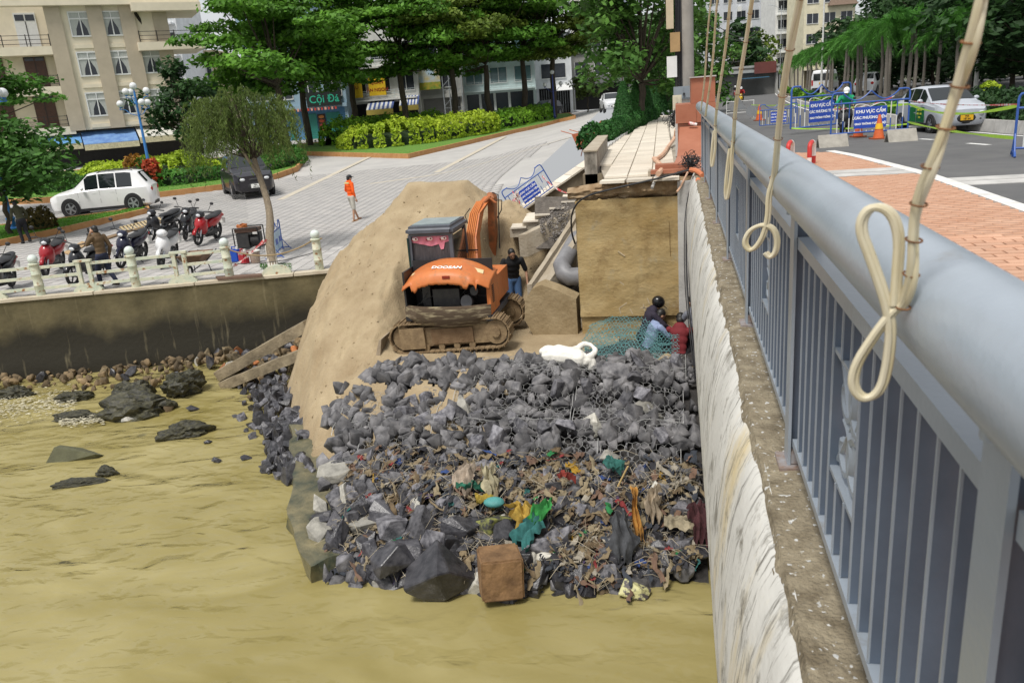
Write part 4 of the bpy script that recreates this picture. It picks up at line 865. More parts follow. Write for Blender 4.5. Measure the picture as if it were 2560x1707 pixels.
def person(loc, rz, label, pose={}, shirt='2b2b2b', pants='222831', shoes='1a1a1a', sleeve=.5, shorts=False, hat=None, helmet=None, vox=.014, scale=1.0, bare=False, name='person', group=None, look=0, hatback=False, extra=None):
    J = {k: Vector(v) for k, v in {**STAND, **pose}.items()}; e = empty(name, loc, rz, label, 'person', group); e.scale = (scale,) * 3
    fw = lambda s: Vector((0, 1, 0)); b = MB()
    up = (J['neck'] - J['pel']).normalized(); lr = (J['shR'] - J['shL']).normalized()
    def torso(mb, g):
        for t, rx, ry in ((0, .155, .105), (.28, .14, .10), (.55, .155, .11), (.80, .17, .115), (.95, .13, .09)):
            c = J['pel'].lerp(J['neck'], t); f = lr.cross(up); mb.ell(c, (rx + g, ry + g, .13 + g), 14, 8, M=Matrix((lr, f, up)).transposed())
    torso(b, -.012); caps(b, J['neck'] - up * .05, J['head'] - Vector((0, 0, .05)), .055, .052)
    hd = (J['head'] - J['neck']).normalized(); ld = Matrix.Rotation(look, 3, 'Z') @ Vector((0, 1, 0)); ld = (ld - hd * ld.dot(hd)).normalized(); sd = ld.cross(hd); HM = Matrix((sd, ld, hd)).transposed(); hc = J['head']
    b.ell(hc + hd * .02, (.076, .094, .105), 16, 12, M=HM); b.ell(hc + hd * -.045 + ld * .03, (.056, .062, .07), 12, 8, M=HM); b.ell(hc + ld * .098 + hd * -.012, (.014, .02, .026), 8, 6, M=HM); b.ell(hc + ld * .088 - hd * .055, (.026, .012, .012), 8, 6, M=HM)
    for s in (-1, 1): b.ell(hc + sd * s * .078, (.012, .022, .032), 8, 6, M=HM)
    for S in 'LR':
        caps(b, J['sh' + S], J['el' + S], .046, .038); caps(b, J['el' + S], J['wr' + S], .038, .026)
        d = (J['wr' + S] - J['el' + S]).normalized(); pal = J['wr' + S] + d * .055; b.ell(pal, (.024, .035, .05), 8, 6, M=d.to_track_quat('Z', 'Y').to_matrix())
        q = d.to_track_quat('Z', 'Y').to_matrix()
        for i, (o, L) in enumerate(((-.026, .055), (-.009, .068), (.009, .064), (.025, .05))):
            p0 = pal + q @ Vector((0, o, .035)); p1 = p0 + q @ Vector((.008, o * .2, L * .55)); p2 = p1 + q @ Vector((.022, 0, L * .45)); b.tube([p0, p1, p2], [.0105, .0095, .008], 6)
        b.tube([pal + q @ Vector((.01, -.03, -.02)), pal + q @ Vector((.022, -.052, .012)), pal + q @ Vector((.03, -.052, .04))], [.012, .011, .009], 6)
        caps(b, J['hi' + S], J['kn' + S], .082, .056); caps(b, J['kn' + S], J['an' + S], .054, .038)
        ff = Vector((J['kn' + S].x * 0 + .02 * (1 if S == 'R' else -1), 1, 0)); ff = pose.get('foot' + S, ff); ff = Vector(ff).normalized(); a = J['an' + S]
        if bare: caps(b, a - Vector((0, 0, .045)), a + ff * .15 - Vector((0, 0, .062)), .036, .026)
    remesh(b, 'body', M_skin, vox, e, 4)
    h = MB(); torso(h, .012)
    for S in 'LR':
        m = J['sh' + S].lerp(J['el' + S], min(1, sleeve)); caps(h, J['sh' + S], m, .066, .058)
        if sleeve > 1: caps(h, J['el' + S], J['el' + S].lerp(J['wr' + S], min(1, sleeve - 1)), .058, .043)
    caps(h, J['neck'] - up * .06, J['neck'] - up * .01, .075, .066)
    remesh(h, 'shirt', P(shirt, .85, bump=.35, bscale=18), vox, e, 5)
    t = MB(); f = lr.cross(up); t.ell(J['pel'] - up * .02, (.172, .125, .13), 14, 8, M=Matrix((lr, f, up)).transposed())
    for S in 'LR':
        caps(t, J['hi' + S], J['kn' + S], .10, .078)
        if not shorts: caps(t, J['kn' + S], J['an' + S] + Vector((0, 0, .02)), .074, .058)
    remesh(t, 'trousers', P(pants, .85, bump=.35, bscale=18), vox, e, 5)
    for S in 'LR':
        a = J['an' + S]; ff = Vector(pose.get('foot' + S, (.02 * (1 if S == 'R' else -1), 1, 0))).normalized(); mb = MB()
        if bare: mb.beam(a - ff * .07 - Vector((0, 0, .086)), a + ff * .19 - Vector((0, 0, .086)), .09, .014)
        else: caps(mb, a - ff * .03 - Vector((0, 0, .04)), a + ff * .15 - Vector((0, 0, .055)), .048, .036); mb.beam(a - ff * .07 - Vector((0, 0, .082)), a + ff * .19 - Vector((0, 0, .082)), .085, .016)
        mb.build('sandal' if bare else 'shoe', P(shoes, .6), e, smooth=True)
    for s in (-1, 1): MB().ell(hc + ld * .088 + sd * s * .032 + hd * .018, (.012, .006, .007), 8, 6, M=HM).build('eye', P('0c0c0c', .2), e)
    if helmet:
        mb = MB(); mb.ell(hc + hd * .035 - ld * .005, (.112, .132, .118), 18, 12, M=HM); o = mb.build('helmet', P(helmet, .25), e, smooth=60); MB().beam(hc + ld * .12 + hd * .03, hc + ld * .19 + hd * .02, .16, .012, up=hd).build('helmet_peak', P(helmet, .3), e)
    else:
        mb = MB()
        for i in range(9):
            a = i / 8 * math.pi - math.pi / 2
        mb.ell(hc + hd * .042 - ld * .018, (.084, .098, .098), 16, 10, M=HM); mb.ell(hc - hd * .02 - ld * .045, (.078, .062, .075), 12, 8, M=HM); remesh(mb, 'hair', M_hair, .012, e, 2)
        if hat:
            MB().ell(hc + hd * .055, (.09, .107, .088), 16, 10, M=HM).build('cap', P(hat, .8), e, smooth=60); MB().beam(hc + ld * (.08) + hd * .075, hc + ld * .17 + hd * .06, .14, .012, up=hd).build('cap_peak', P(hat, .8), e)
    if extra: extra(e, J)
    return e
p = on_p(885, 553)
def vest(e, J): 
    for z in (1.44,): MB().box((0, -.105, z), (.30, .02, .05)).build('reflective_band', P('d8d090', .5), e)
person((p.x, p.y, zp(p.x, p.y) + .012), R(-35), 'man in orange shirt and pale shorts standing barelegged on the square', dict(knL=(-.10, .10, .50), anL=(-.13, .28, .10), knR=(.10, .0, .48), anR=(.10, -.06, .09), wrL=(-.14, .16, 1.0), elL=(-.32, .02, 1.14), wrR=(.30, .02, .86), elR=(.27, -.04, 1.12)), 'e8590c', 'b9b5aa', 'a8793e', 1.6, shorts=True, hat='23262d', bare=True, extra=vest)
p = on_p(272, 718)
def coat(e, J): pass
def phone(e, J): MB().box(J['wrL'] + Vector((.01, .06, .10)), (.02, .05, .12)).build('phone', P('111111', .3), e)
person((p.x, p.y, zp(p.x, p.y) + .012), R(75), 'man in tan jacket phoning while walking behind the rusty fence', dict(wrL=(-.12, .11, 1.52), elL=(-.24, .16, 1.26), knL=(-.10, .16, .49), anL=(-.10, .16, .09), knR=(.10, -.02, .48), anR=(.10, -.26, .13), wrR=(.27, .04, .86), elR=(.28, -.06, 1.12), head=(0, .06, 1.60), neck=(0, .02, 1.45)), '5e4b34', '20263c', '241a14', 1.95, extra=phone)
p = on_p(66, 608)
person((p.x, p.y, zp(p.x, p.y) + .012), R(60), 'man in dark olive jacket stepping down beside the blue lamp post', dict(pel=(0, -.05, .92), neck=(0, .16, 1.40), head=(0, .24, 1.53), shL=(-.19, .13, 1.36), shR=(.19, .13, 1.36), elL=(-.28, .02, 1.12), elR=(.28, .05, 1.12), wrL=(-.28, .16, .92), wrR=(.27, .18, .92), knL=(-.1, .10, .50), anL=(-.1, .0, .09), knR=(.1, .02, .46), anR=(.1, -.2, .14)), '3a3a26', '15161c', '0e0e0e', 1.9)
p = at_y(1258, 742, 16.25); p.z = -3.0
p = at_y(1277, 618, 17.35); person((p.x, p.y, p.z - 1.64), R(200), 'man in black polo shirt and jeans standing behind the orange excavator', dict(pel=(0, 0, .93), neck=(0, .14, 1.40), head=(.02, .22, 1.52), shL=(-.20, .10, 1.36), shR=(.20, .10, 1.36), elL=(-.30, .06, 1.08), wrL=(-.30, .14, .84), elR=(.32, .14, 1.12), wrR=(.36, .36, 1.06)), '121317', '46648c', '3a2a1c', .85)
SIT = dict(pel=(0, -.05, .32), che=(0, .06, .6), neck=(0, .16, .82), head=(0, .26, .95), shL=(-.2, .14, .78), shR=(.2, .14, .78), elL=(-.26, .3, .58), elR=(.26, .3, .58), wrL=(-.16, .46, .46), wrR=(.16, .46, .46), hiL=(-.1, -.05, .30), hiR=(.1, -.05, .30), knL=(-.17, .34, .42), knR=(.17, .34, .42), anL=(-.17, .16, .09), anR=(.17, .16, .09))
p = at_y(1700, 880, 14.75)
person((p.x - .02, 14.75, -3.50), R(-8), 'worker in dark red shirt crouching in the hollow with back turned', SIT, '6e1f25', '15151a', sleeve=1.8)
p = at_y(1630, 870, 15.1); person((p.x - .05, 15.0, -3.45), R(-60), 'worker in blue plaid shirt crouching behind the green wire netting', SIT, '8795b5', '1a1c22', sleeve=.9)
p = at_y(1612, 800, 15.2)
person((p.x, 15.2, -3.24), R(-75), 'worker with black helmet bending beside the abutment wall', SIT, '2a2433', '1b1b22', helmet='141416', sleeve=1.9)
p = at_y(1745, 880, 14.6); person((p.x + .05, 14.9, -3.2), R(30), 'worker in grey shirt half hidden behind the bridge edge', SIT, '6d6f78', '1b1b22', sleeve=1.5)
# ------------------------------------------------------------------ excavator
M_or = worn(mat('excavator_orange', (.50, .135, .032), .5, .18, 3, bump=.12, bscale=30, col2=(.58, .19, .055), f2=(.3, .7)), (.22, .14, .07), 5, .54, .76); M_blk = mat('black_metal', (.016, .016, .018), .5, .2, 6)
M_gr = mat('cab_grey', (.075, .082, .10), .45, .2, 4); M_mud = mat('muddy_steel', (.16, .105, .055), .85, .35, 6, bump=.6, bscale=20, col2=(.29, .205, .11)); M_cw = mat('worn_counterweight', (.095, .065, .04), .7, .4, 5, bump=.4, bscale=18, col2=(.38, .32, .20), f2=(.5, .66), stretch=(.5, 1, 4))
EO = Vector((-4.43, 15.30, -2.95)); ex = empty('excavator', EO, 0, 'orange crawler excavator with torn engine hood parked on the sand', 'excavator'); ex.scale = (.9, 1, 1)
M_pink = mat('pink_cloth', (.62, .20, .27), .8, .2, 9, bump=.3, bscale=14); M_curt = mat('dark_curtain', (.030, .026, .030), .6, .4, 7, bump=.5, bscale=9, col2=(.075, .065, .07), stretch=(3, 1, .6))
def track(y0):
    t = empty('track', (0, y0, 0)); t.parent = ex; L, r = 1.06, .29; n = 22; path = []; tot = 4 * L + 2 * math.pi * r; N = 48
    for i in range(N):
        s = i / N * tot
        if s < 2 * L: x, z, a = -L + s, 0, 0
        elif s < 2 * L + math.pi * r: q = (s - 2 * L) / r; x, z, a = L + r * math.sin(q), r - r * math.cos(q), -q
        elif s < 4 * L + math.pi * r: x, z, a = L - (s - 2 * L - math.pi * r), 2 * r, math.pi
        else: q = (s - 4 * L - math.pi * r) / r; x, z, a = -L - r * math.sin(q), r + r * math.cos(q), math.pi - q
        path.append((x, z, a))
    sh = MB(); sh.box((0, 0, -.005), (tot / N * .93, .40, .03)); sh.box((0, 0, -.032), (.02, .40, .035)); sm = sh.mesh('track_shoe', M_mud)
    for x, z, a in path: put('track_shoe', sm, t, loc=(x, 0, z + .03), rot=(0, a, 0))
    f = MB(); f.bbox((-.95, -.12, .12), (.95, .12, .50)); f.build('track_frame', M_mud, t)
    MB().bbox((-1.12, -.20, .10), (-.55, .205, .52)).build('frame_plate', M_mud, t); MB().bbox((-.40, -.16, .16), (.55, .16, .47)).build('frame_plate', mat('rusty_mud', (.13, .075, .035), .9, .4, 5, bump=.6, col2=(.22, .14, .075)), t)
    for x in (-1.06, 1.06): w = MB(); w.cyl((x, -.13, .32), (x, .13, .32), .245, 18); w.cyl((x, -.17, .32), (x, .17, .32), .10, 12); w.build('idler_wheel' if x > 0 else 'drive_sprocket', M_mud, t, smooth=True)
    for x in (-.55, -.2, .15, .5): MB().cyl((x, -.15, .10), (x, .15, .10), .07, 12).build('roller', M_mud, t, smooth=True)
    t.rotation_euler = (0, R(-3), 0); return t
track(-.72); track(.78)
MB().bbox((-.45, -.5, .22), (.45, .55, .62)).build('undercarriage', M_mud, ex); MB().cyl((0, 0, .6), (0, 0, .74), .42, 24).build('slew_ring', M_blk, ex, smooth=True)
bl = MB(); bl.T = None; bl.prism([(-1.72, -1.0, -.05), (-1.60, -1.0, .28), (-1.54, -1.0, .30), (-1.62, -1.0, -.07)], (0, 2.0, 0)); bl.build('dozer_blade', mat('worn_blade', (.30, .24, .17), .7, .3, 5, bump=.4), ex)
MB().beam((-1.5, -.45, .1), (-.7, -.45, .25), .10, .12).beam((-1.5, .5, .1), (-.7, .5, .25), .10, .12).build('blade_arm', M_mud, ex)
# superstructure, heading +Y; rear faces -Y
def arc(r, w, n=14, y0=-.15): return [Vector((w * t, y0 - math.sqrt(max(0, r * r - (t * w) ** 2)) + math.sqrt(r * r - w * w) * 0, 0)) for t in np.linspace(-1, 1, n)]
def rearY(x): return -1.06 + .22 * (abs(x) / .97) ** 2.6
xs = np.linspace(-.97, .97, 25)
rings = [[Vector((x, rearY(x) + .0, .62)), Vector((x, rearY(x) - .015, .70)), Vector((x, rearY(x), .92)), Vector((x, rearY(x) + .10, .93)), Vector((x, rearY(x) + .10, .62)), Vector((x, rearY(x) + .12, .55))] for x in xs]
for r_, x in zip(rings, xs): r_[0].z = .53 + .05 * (x / .97) ** 2; r_[0].y += .10; r_[5].z = .53
MB().loft(rings).build('counterweight', M_cw, ex, smooth=40)
MB().bbox((-.95, -.90, .64), (.97, .95, .72)).build('deck', M_blk, ex)
MB().bbox((-.90, -.28, .72), (.92, -.24, 1.72)).build('bay_back', M_blk, ex); MB().bbox((-.95, -.84, .72), (-.91, -.24, 1.60)).build('bay_side', M_blk, ex)
eb = empty('engine', (0, -.60, .74)); eb.parent = ex; M_eng = mat('oily_engine', (.02, .02, .022), .5, .3, 8, col2=(.05, .048, .045))
MB().bbox((-.35, -.10, .02), (.25, .22, .48)).build('engine_block', M_eng, eb); MB().bbox((-.60, -.05, .0), (-.42, .2, .62)).build('radiator', M_eng, eb); MB().cyl((.42, -.05, .20), (.42, -.19, .24), .13, 18).build('air_filter', mat('filter_grey', (.09, .09, .095), .5), eb, smooth=True); MB().cyl((.60, .0, .42), (.60, -.15, .44), .09, 16).build('oil_filter', M_eng, eb, smooth=True)
MB().cyl((.28, .0, .45), (.28, .0, .82), .03, 10).build('exhaust_stub', mat('brown_rust', (.14, .08, .04), .8), eb); 
for i in range(7):
    rg = random.Random(i); a = Vector((rg.uniform(-.7, .7), rg.uniform(-.2, .1), rg.uniform(.05, .3))); MB().tube([a, a + Vector((rg.uniform(-.3, .3), -.05, rg.uniform(.1, .3))), a + Vector((rg.uniform(-.5, .5), .05, rg.uniform(-.02, .3)))], .012, 6).build('engine_hose', M_eng, eb, smooth=True)
# hood: arched shell with torn lower edge
def hoodz(x): return 1.62 - .30 * (abs(x) / .97) ** 2.2
V = []; F = []; nx, ny = 60, 10; rg = random.Random(3)
for i in range(nx + 1):
    x = -.97 + 1.94 * i / nx; jag = .15 + .02 * nf(i * .5, 1, 3) + (.06 * math.sin((i - 9) * .9) if 8 < i < 14 else 0) + (-.08 if 47 < i < 52 else 0) + (.05 if 43 < i < 47 else 0) + rg.uniform(-.008, .008)
    if i < 8 or i > 52: jag = .02
    for j in range(ny + 1):
        t = j / ny
        if t < .55: q = t / .55; y = -.22 - .74 * q - .0; z = hoodz(x) + .12 * math.cos(q * 1.5) - .02
        else: q = (t - .55) / .45; y = -.96 - .08 * math.sin(q * 1.57); z = hoodz(x) - .012 - (jag + .06) * q
        y += .18 * (abs(x) / .97) ** 3; V.append((x, y, z))
for i in range(nx):
    for j in range(ny): a = i * (ny + 1) + j; F.append((a, a + ny + 1, a + ny + 2, a + 1))
me = npmesh('hood', V, F, M_or); smooth_me(me, 50); hood = put('hood', me, ex); md = hood.modifiers.new('s', 'SOLIDIFY'); md.thickness = .025; md.offset = -1
lb = MB(); pl = []
for i in range(11): x = -.25 + .62 * i / 10; pl.append(x)
V = []; F = []
for i, x in enumerate(pl):
    for q in (.62, .93): V.append((x, -.22 - .74 * q + .18 * (abs(x) / .97) ** 3 - .006, hoodz(x) + .12 * math.cos(q * 1.5) - .02 + .012))
for i in range(10): F.append((2 * i, 2 * i + 1, 2 * i + 3, 2 * i + 2))
put('name_plate', npmesh('name_plate', V, F, P('33363d', .5)), hood)
q = .775; sl = Vector((0, -.74, -.12 * 1.5 * math.sin(q * 1.5))).normalized()
write_on('DOOSAN', .155, P('f0f0ee', .5), hood, (.06, -.22 - .74 * q - .012, hoodz(.06) + .12 * math.cos(q * 1.5) + .006), (1, 0, -.03), -sl, .004)
MB().box((.70, -.62, hoodz(.70) + .075), (.22, .14, .012), rz=.1, M=Euler((R(18), R(18), R(14))).to_matrix()).build('warning_sticker', P('d9c79a', .6), hood); MB().box((-.74, -.60, hoodz(-.74) + .07), (.18, .10, .012), M=Euler((R(18), R(-20), R(-14))).to_matrix()).build('warning_sticker', P('d9c79a', .6), hood)
MB().box((.10, -1.045, 1.53), (.16, .03, .05)).build('latch', P('8a2a12', .5), hood)
# right side cover
rs = MB().add([(.90, -.86, .72), (.98, -.82, .72), (.98, -.10, .72), (.90, -.10, .72), (.90, -.82, 1.36), (.965, -.76, 1.34), (.965, -.10, 1.46), (.90, -.10, 1.48)], [(3, 2, 1, 0), (4, 5, 6, 7), (0, 1, 5, 4), (1, 2, 6, 5), (2, 3, 7, 6), (3, 0, 4, 7)]).build('side_cover', M_or, ex)
for i in range(9): MB().bbox((.976, -.66, .92 + i * .04), (.986, -.50, .935 + i * .04)).build('vent_slot', M_blk, rs)
MB().bbox((.45, -.10, .80), (.97, .90, 1.34)).build('tank_cover', M_or, ex); MB().bbox((.40, -.84, .60), (1.0, .90, .70)).build('side_skirt', M_gr, ex)
# cab
cb = empty('cab', (-.46, .30, .72)); cb.parent = ex; w, d0, d1, h = .50, -.52, .68, 1.50
for sx in (-1, 1):
    for y, yt in ((d0, d0 + .05), (d1, d1 - .12)): MB().beam((sx * w, y, 0), (sx * (w - .03), yt, h), .08, .08, up=(0, 1, 0)).build('cab_pillar', M_gr, cb)
MB().bbox((-w, d0, 0), (w, d0 + .05, .42)).build('rear_panel', M_gr, cb); MB().bbox((-w - .01, d0, 0), (-w + .05, d1, .5)).build('left_panel', M_gr, cb); MB().bbox((w - .05, d0, 0), (w + .01, d1, .62)).build('right_panel', M_gr, cb)
me = MB().box((0, .07, h + .07), (1.10, 1.30, .20)).mesh('r', M_gr); bm = bmesh.new(); bm.from_mesh(me); bmesh.ops.bevel(bm, geom=list(bm.edges), offset=.07, segments=3, affect='EDGES'); bm.to_mesh(me); bm.free(); smooth_me(me, 30); rf = put('cab_roof', me, cb)
MB().bbox((-.44, -.35, h + .171), (.44, .50, h + .19)).build('roof_panel', mat('pale_roof', (.24, .29, .30), .35, .15, 3), rf)
M_glass = mat('dark_glass', (.02, .025, .027), .08, .1, 2, spec=.7)
MB().bbox((-w + .06, d0 + .065, .44), (w - .06, d0 + .075, h - .02)).build('rear_window', M_curt, cb)
V = []; F = []
for i in range(25):
    x = -w + .07 + (2 * w - .14) * i / 24; dz = .15 + .09 * (1 - abs(i - 12) / 12) + (.12 if 17 < i < 21 else 0)
    for j in range(5): V.append((x, d0 + .052 + .008 * math.sin(i * 1.3 + j), h - .0 - dz * j / 4))
for i in range(24):
    for j in range(4): a = i * 5 + j; F.append((a, a + 5, a + 6, a + 1))
vl = put('valance', npmesh('valance', V, F, M_pink), cb)
for x in (-.34, .0, .32): MB().ell((x, d0 + .034, h - .085), (.055, .008, .035), 10, 6).ell((x - .05, d0 + .03, h - .085), (.03, .008, .03), 8, 6).build('cloth_print', P('e9dcd8', .7), vl); MB().ell((x + .01, d0 + .024, h - .08), (.02, .006, .02), 8, 6).ell((x - .08, d0 + .03, h - .10), (.025, .008, .02), 8, 6).build('cloth_print', P('8a1420', .7), vl)
MB().bbox((-w - .03, d0 - .02, -.35), (-w + .01, d0 + .42, h - .05)).build('open_door', P('14302e', .2), cb); MB().bbox((w - .02, d0 + .1, .64), (w, d1 - .16, h - .05)).build('side_window', M_glass, cb)
# boom, arm, hoses
E2 = lambda x, y, Yv: (lambda v: Vector((v.x / .9, v.y, v.z)))(at_y(x, y, Yv) - EO)
b0 = E2(1192, 712, 15.9); b1 = E2(1183, 590, 16.6); b2 = E2(1192, 530, 17.1); b3 = E2(1222, 502, 17.5); b4 = E2(1228, 500, 17.7)
def sec(c, wx, hy): return [c + Vector((-wx, -hy, 0)), c + Vector((wx, -hy, 0)), c + Vector((wx, hy, .0)), c + Vector((-wx, hy, 0))]
MB().loft([sec(b0 + Vector((0, 0, -.2)), .12, .13), sec(b0, .12, .14), sec(b1, .12, .18), sec(b2, .13, .20), sec(b3 + Vector((-.12, 0, -.02)), .12, .12), sec(b3 + Vector((-.02, 0, .1)), .08, .08)]).build('boom', M_or, ex)
for k_ in range(5):
    o = Vector((-.115 + k_ * .045, -.21, 0)); MB().tube([b0 + o + Vector((0, .02, -.05)), b1 + o + Vector((0, -.01, 0)), b2 + o + Vector((.01, -.02, 0)), b3 + o * .8 + Vector((-.16, -.02, .02))], .016, 6).build('hose', mat('orange_hose', (.60, .20, .05), .5), ex, smooth=True)
for t in (.3, .75): c = b0.lerp(b1, t) + Vector((0, -.24, 0)); MB().box(c, (.32, .02, .025)).build('hose_clamp', M_blk, ex)
a1 = E2(1232, 560, 17.75); a2 = E2(1238, 700, 18.0); M_ar = mat('worn_arm', (.16, .075, .03), .7, .4, 4, bump=.4, col2=(.42, .13, .04), f2=(.35, .6))
MB().loft([sec(b3 + Vector((.02, .15, .16)), .07, .10), sec(b3 + Vector((.06, .15, .06)), .085, .16), sec(a1, .085, .16), sec(a2, .075, .10), sec(a2 + Vector((.01, .02, -.22)), .07, .07)]).build('arm', M_ar, ex)
MB().tube([b3 + Vector((-.25, -.1, -.15)), b3 + Vector((.05, -.12, .08)), b3 + Vector((.2, -.1, -.05))], .035, 8).build('arm_cylinder', M_ar, ex, smooth=True); MB().tube([b3 + Vector((.1, .0, .18)), b3 + Vector((.25, 0, .12)), b3 + Vector((.22, .02, -.25)), b3 + Vector((.17, .05, -1.1))], .014, 6).tube([b3 + Vector((.12, .0, .0)), b3 + Vector((.33, 0, .0)), b3 + Vector((.30, .02, -.22)), b3 + Vector((.17, .05, -.4))], .013, 6).build('black_hose', M_blk, ex, smooth=True)
MB().tube([b2 + Vector((-.13, -.1, .1)), b2 + Vector((-.28, -.1, -.05)), b2 + Vector((-.2, -.1, -.3))], .012, 6).build('black_hose', M_blk, ex, smooth=True)
MB().box(a2 + Vector((0, .02, -.02)), (.22, .10, .10)).cyl(a2 + Vector((-.14, 0, -.05)), a2 + Vector((.14, 0, -.05)), .05, 10).build('arm_linkage', M_blk, ex); MB().prism([a2 + Vector((-.25, -.1, -.3)), a2 + Vector((-.25, .35, -.3)), a2 + Vector((-.25, .25, -.75)), a2 + Vector((-.25, -.05, -.8))], (.5, 0, 0)).build('bucket', M_mud, ex)
# ------------------------------------------------------------------ netting, sack, gabion wire, rags
M_wire = mat('galvanised_wire', (.33, .33, .32), .45, .2, 5); M_gnet = mat('green_wire', (.10, .25, .26), .5, .2, 5, col2=(.16, .36, .37))
def hexnet(fn, nu, nv, r, m, name, parent=None, **k):
    """hexagonal wire netting draped over a surface fn(u,v)"""
    segs = set(); pts = {}
    def P2(i, j): return ((i + .5 * (j % 2)) / nu, j / nv)
    mb = MB()
    def seg(p, q):
        if all(-.001 <= c <= 1.001 for c in (*p, *q)): mb.tube([fn(*p), fn(*q)], r, 3, cap=False)
    for j in range(0, nv):
        for i in range(nu):
            u = (i + .5 * (j % 2)) / nu; v = j / nv; s = .5 / nu; a = (u, v); b = (u, v + .62 / nv); seg(a, b); seg(b, (u - s, v + 1 / nv)); seg(b, (u + s, v + 1 / nv))
    return mb.build(name, m, parent, **k)
gb = 0
def gab(x0, x1, y0, y1, label):
    global gb; gb += 1; e = empty('gabion_cage', (x0, y0, heapz(x0, y0)), 0, label, 'gabion'); o = e.location.copy(); s = gb * 3.3
    f = lambda u, v: Vector((x0 + (x1 - x0) * u, y0 + (y1 - y0) * v + .06 * nf(u * 4 + s, 2), heapz(x0 + (x1 - x0) * u, y0 + (y1 - y0) * v) + .11 + .09 * nf(u * 7 + s, v * 7, 2) + .06 * math.sin(v * 3.1))) - o
    hexnet(f, int((x1 - x0) / .115), int((y1 - y0) / .085), .0027, M_wire, 'wire_mesh', e)
    mb = MB(); pts = [f(u, .25) + Vector((0, -.02, .01)) for u in np.linspace(0, 1, 24)]; mb.tube(pts, .006, 4); mb.build('selvedge_wire', M_wire, e); [MB().tube([f(q_, v) for v in np.linspace(0, 1, 12)], .006, 4).build('selvedge_wire', M_wire, e) for q_ in (0, 1)]
for a in ((-3.6, -1.9, 12.9, 13.8, 'wire gabion cage under the front of the excavator track'), (-1.85, .1, 12.9, 13.75, 'wire gabion cage below the green netting and the workers'), (-3.9, -1.8, 11.8, 12.85, 'second tier gabion cage below the white sack'), (-1.75, .05, 11.8, 12.85, 'second tier gabion cage against the bridge side'), (-5.9, -4.1, 11.7, 12.8, 'sand filled gabion cage beside the sand slope'), (-3.2, -1.3, 10.7, 11.75, 'third tier gabion cage above the rags'), (-1.25, .0, 10.7, 11.7, 'third tier gabion cage with torn curled edge by the bridge'), (-5.3, -3.3, 10.5, 11.6, 'lower gabion cage tangled with rags'), (-2.9, -.2, 9.6, 10.6, 'lowest gabion cage choked with rags at the water')): gab(*a)
nb = at_y(1450, 790, 14.6)
def netf(u, v):
    x = -1.95 + 1.95 * u + .25 * (1 - v) * (1 - u); y = 15.05 - 1.35 * v; z = -2.95 + (.62 * math.sin(min(1, .15 + u * 1.1) * 2.6) ** .8 * (1 - u * .45)) * (1 - v) ** .8 + .10 * nf(u * 5, v * 5) + .05 * nf(u * 13, v * 11); return Vector((x, y, max(z, -3.05)))
hexnet(netf, 24, 22, .005, M_gnet, 'wire_netting', label='crumpled heap of green hexagonal wire netting below the abutment', cat='netting')
hexnet(lambda u, v: netf(u * .8, v * .9 + .1) + Vector((.05, -.12, -.14 + .05 * u)), 20, 16, .005, M_gnet, 'wire_netting', label='lower fold of green wire netting spread over the grey stones', cat='netting')
# white sack
sk = at_z(1430, 893, -2.78); bm = MB(); ring = []
loopc = [Vector((-.52, .06, .02)), Vector((-.30, .02, .06)), Vector((-.02, -.06, .03)), Vector((.25, -.16, .02)), Vector((.46, -.05, .10)), Vector((.36, .10, .20)), Vector((.20, .10, .22)), Vector((.06, .02, .12))]
sm = loopc
for _ in range(2): sm = [sm[0]] + [w_ for i in range(len(sm) - 1) for w_ in (sm[i].lerp(sm[i + 1], .25), sm[i].lerp(sm[i + 1], .75))] + [sm[-1]]
mbs = MB(); mbs.tube(sm, [.105 + .04 * math.sin(i / len(sm) * 7) + (.035 if i < 14 else -.03) + .02 * nf(i * .8, 2) for i in range(len(sm))], 12); mbs.ell((-.42, .08, .09), (.20, .12, .11), 12, 8); mbs.ell((.16, -.14, -.02), (.24, .13, .12), 12, 8); mbs.ell((.36, -.12, -.10), (.10, .10, .14), 12, 8); mbs.ell((-.12, -.02, .02), (.2, .14, .10), 12, 8)
o = remesh(mbs, 'white_sack', mat('white_fabric', (.74, .72, .66), .75, .1, 4, bump=1.0, bscale=9), .016, None, 3); [setattr(v_, 'co', v_.co + v_.normal * (.02 * nf(v_.co.x * 9, v_.co.y * 9 + v_.co.z * 7, 3))) for v_ in o.data.vertices]; o.location = sk; tag(o, 'crumpled white plastic sack lying on the grey stones', 'sack')
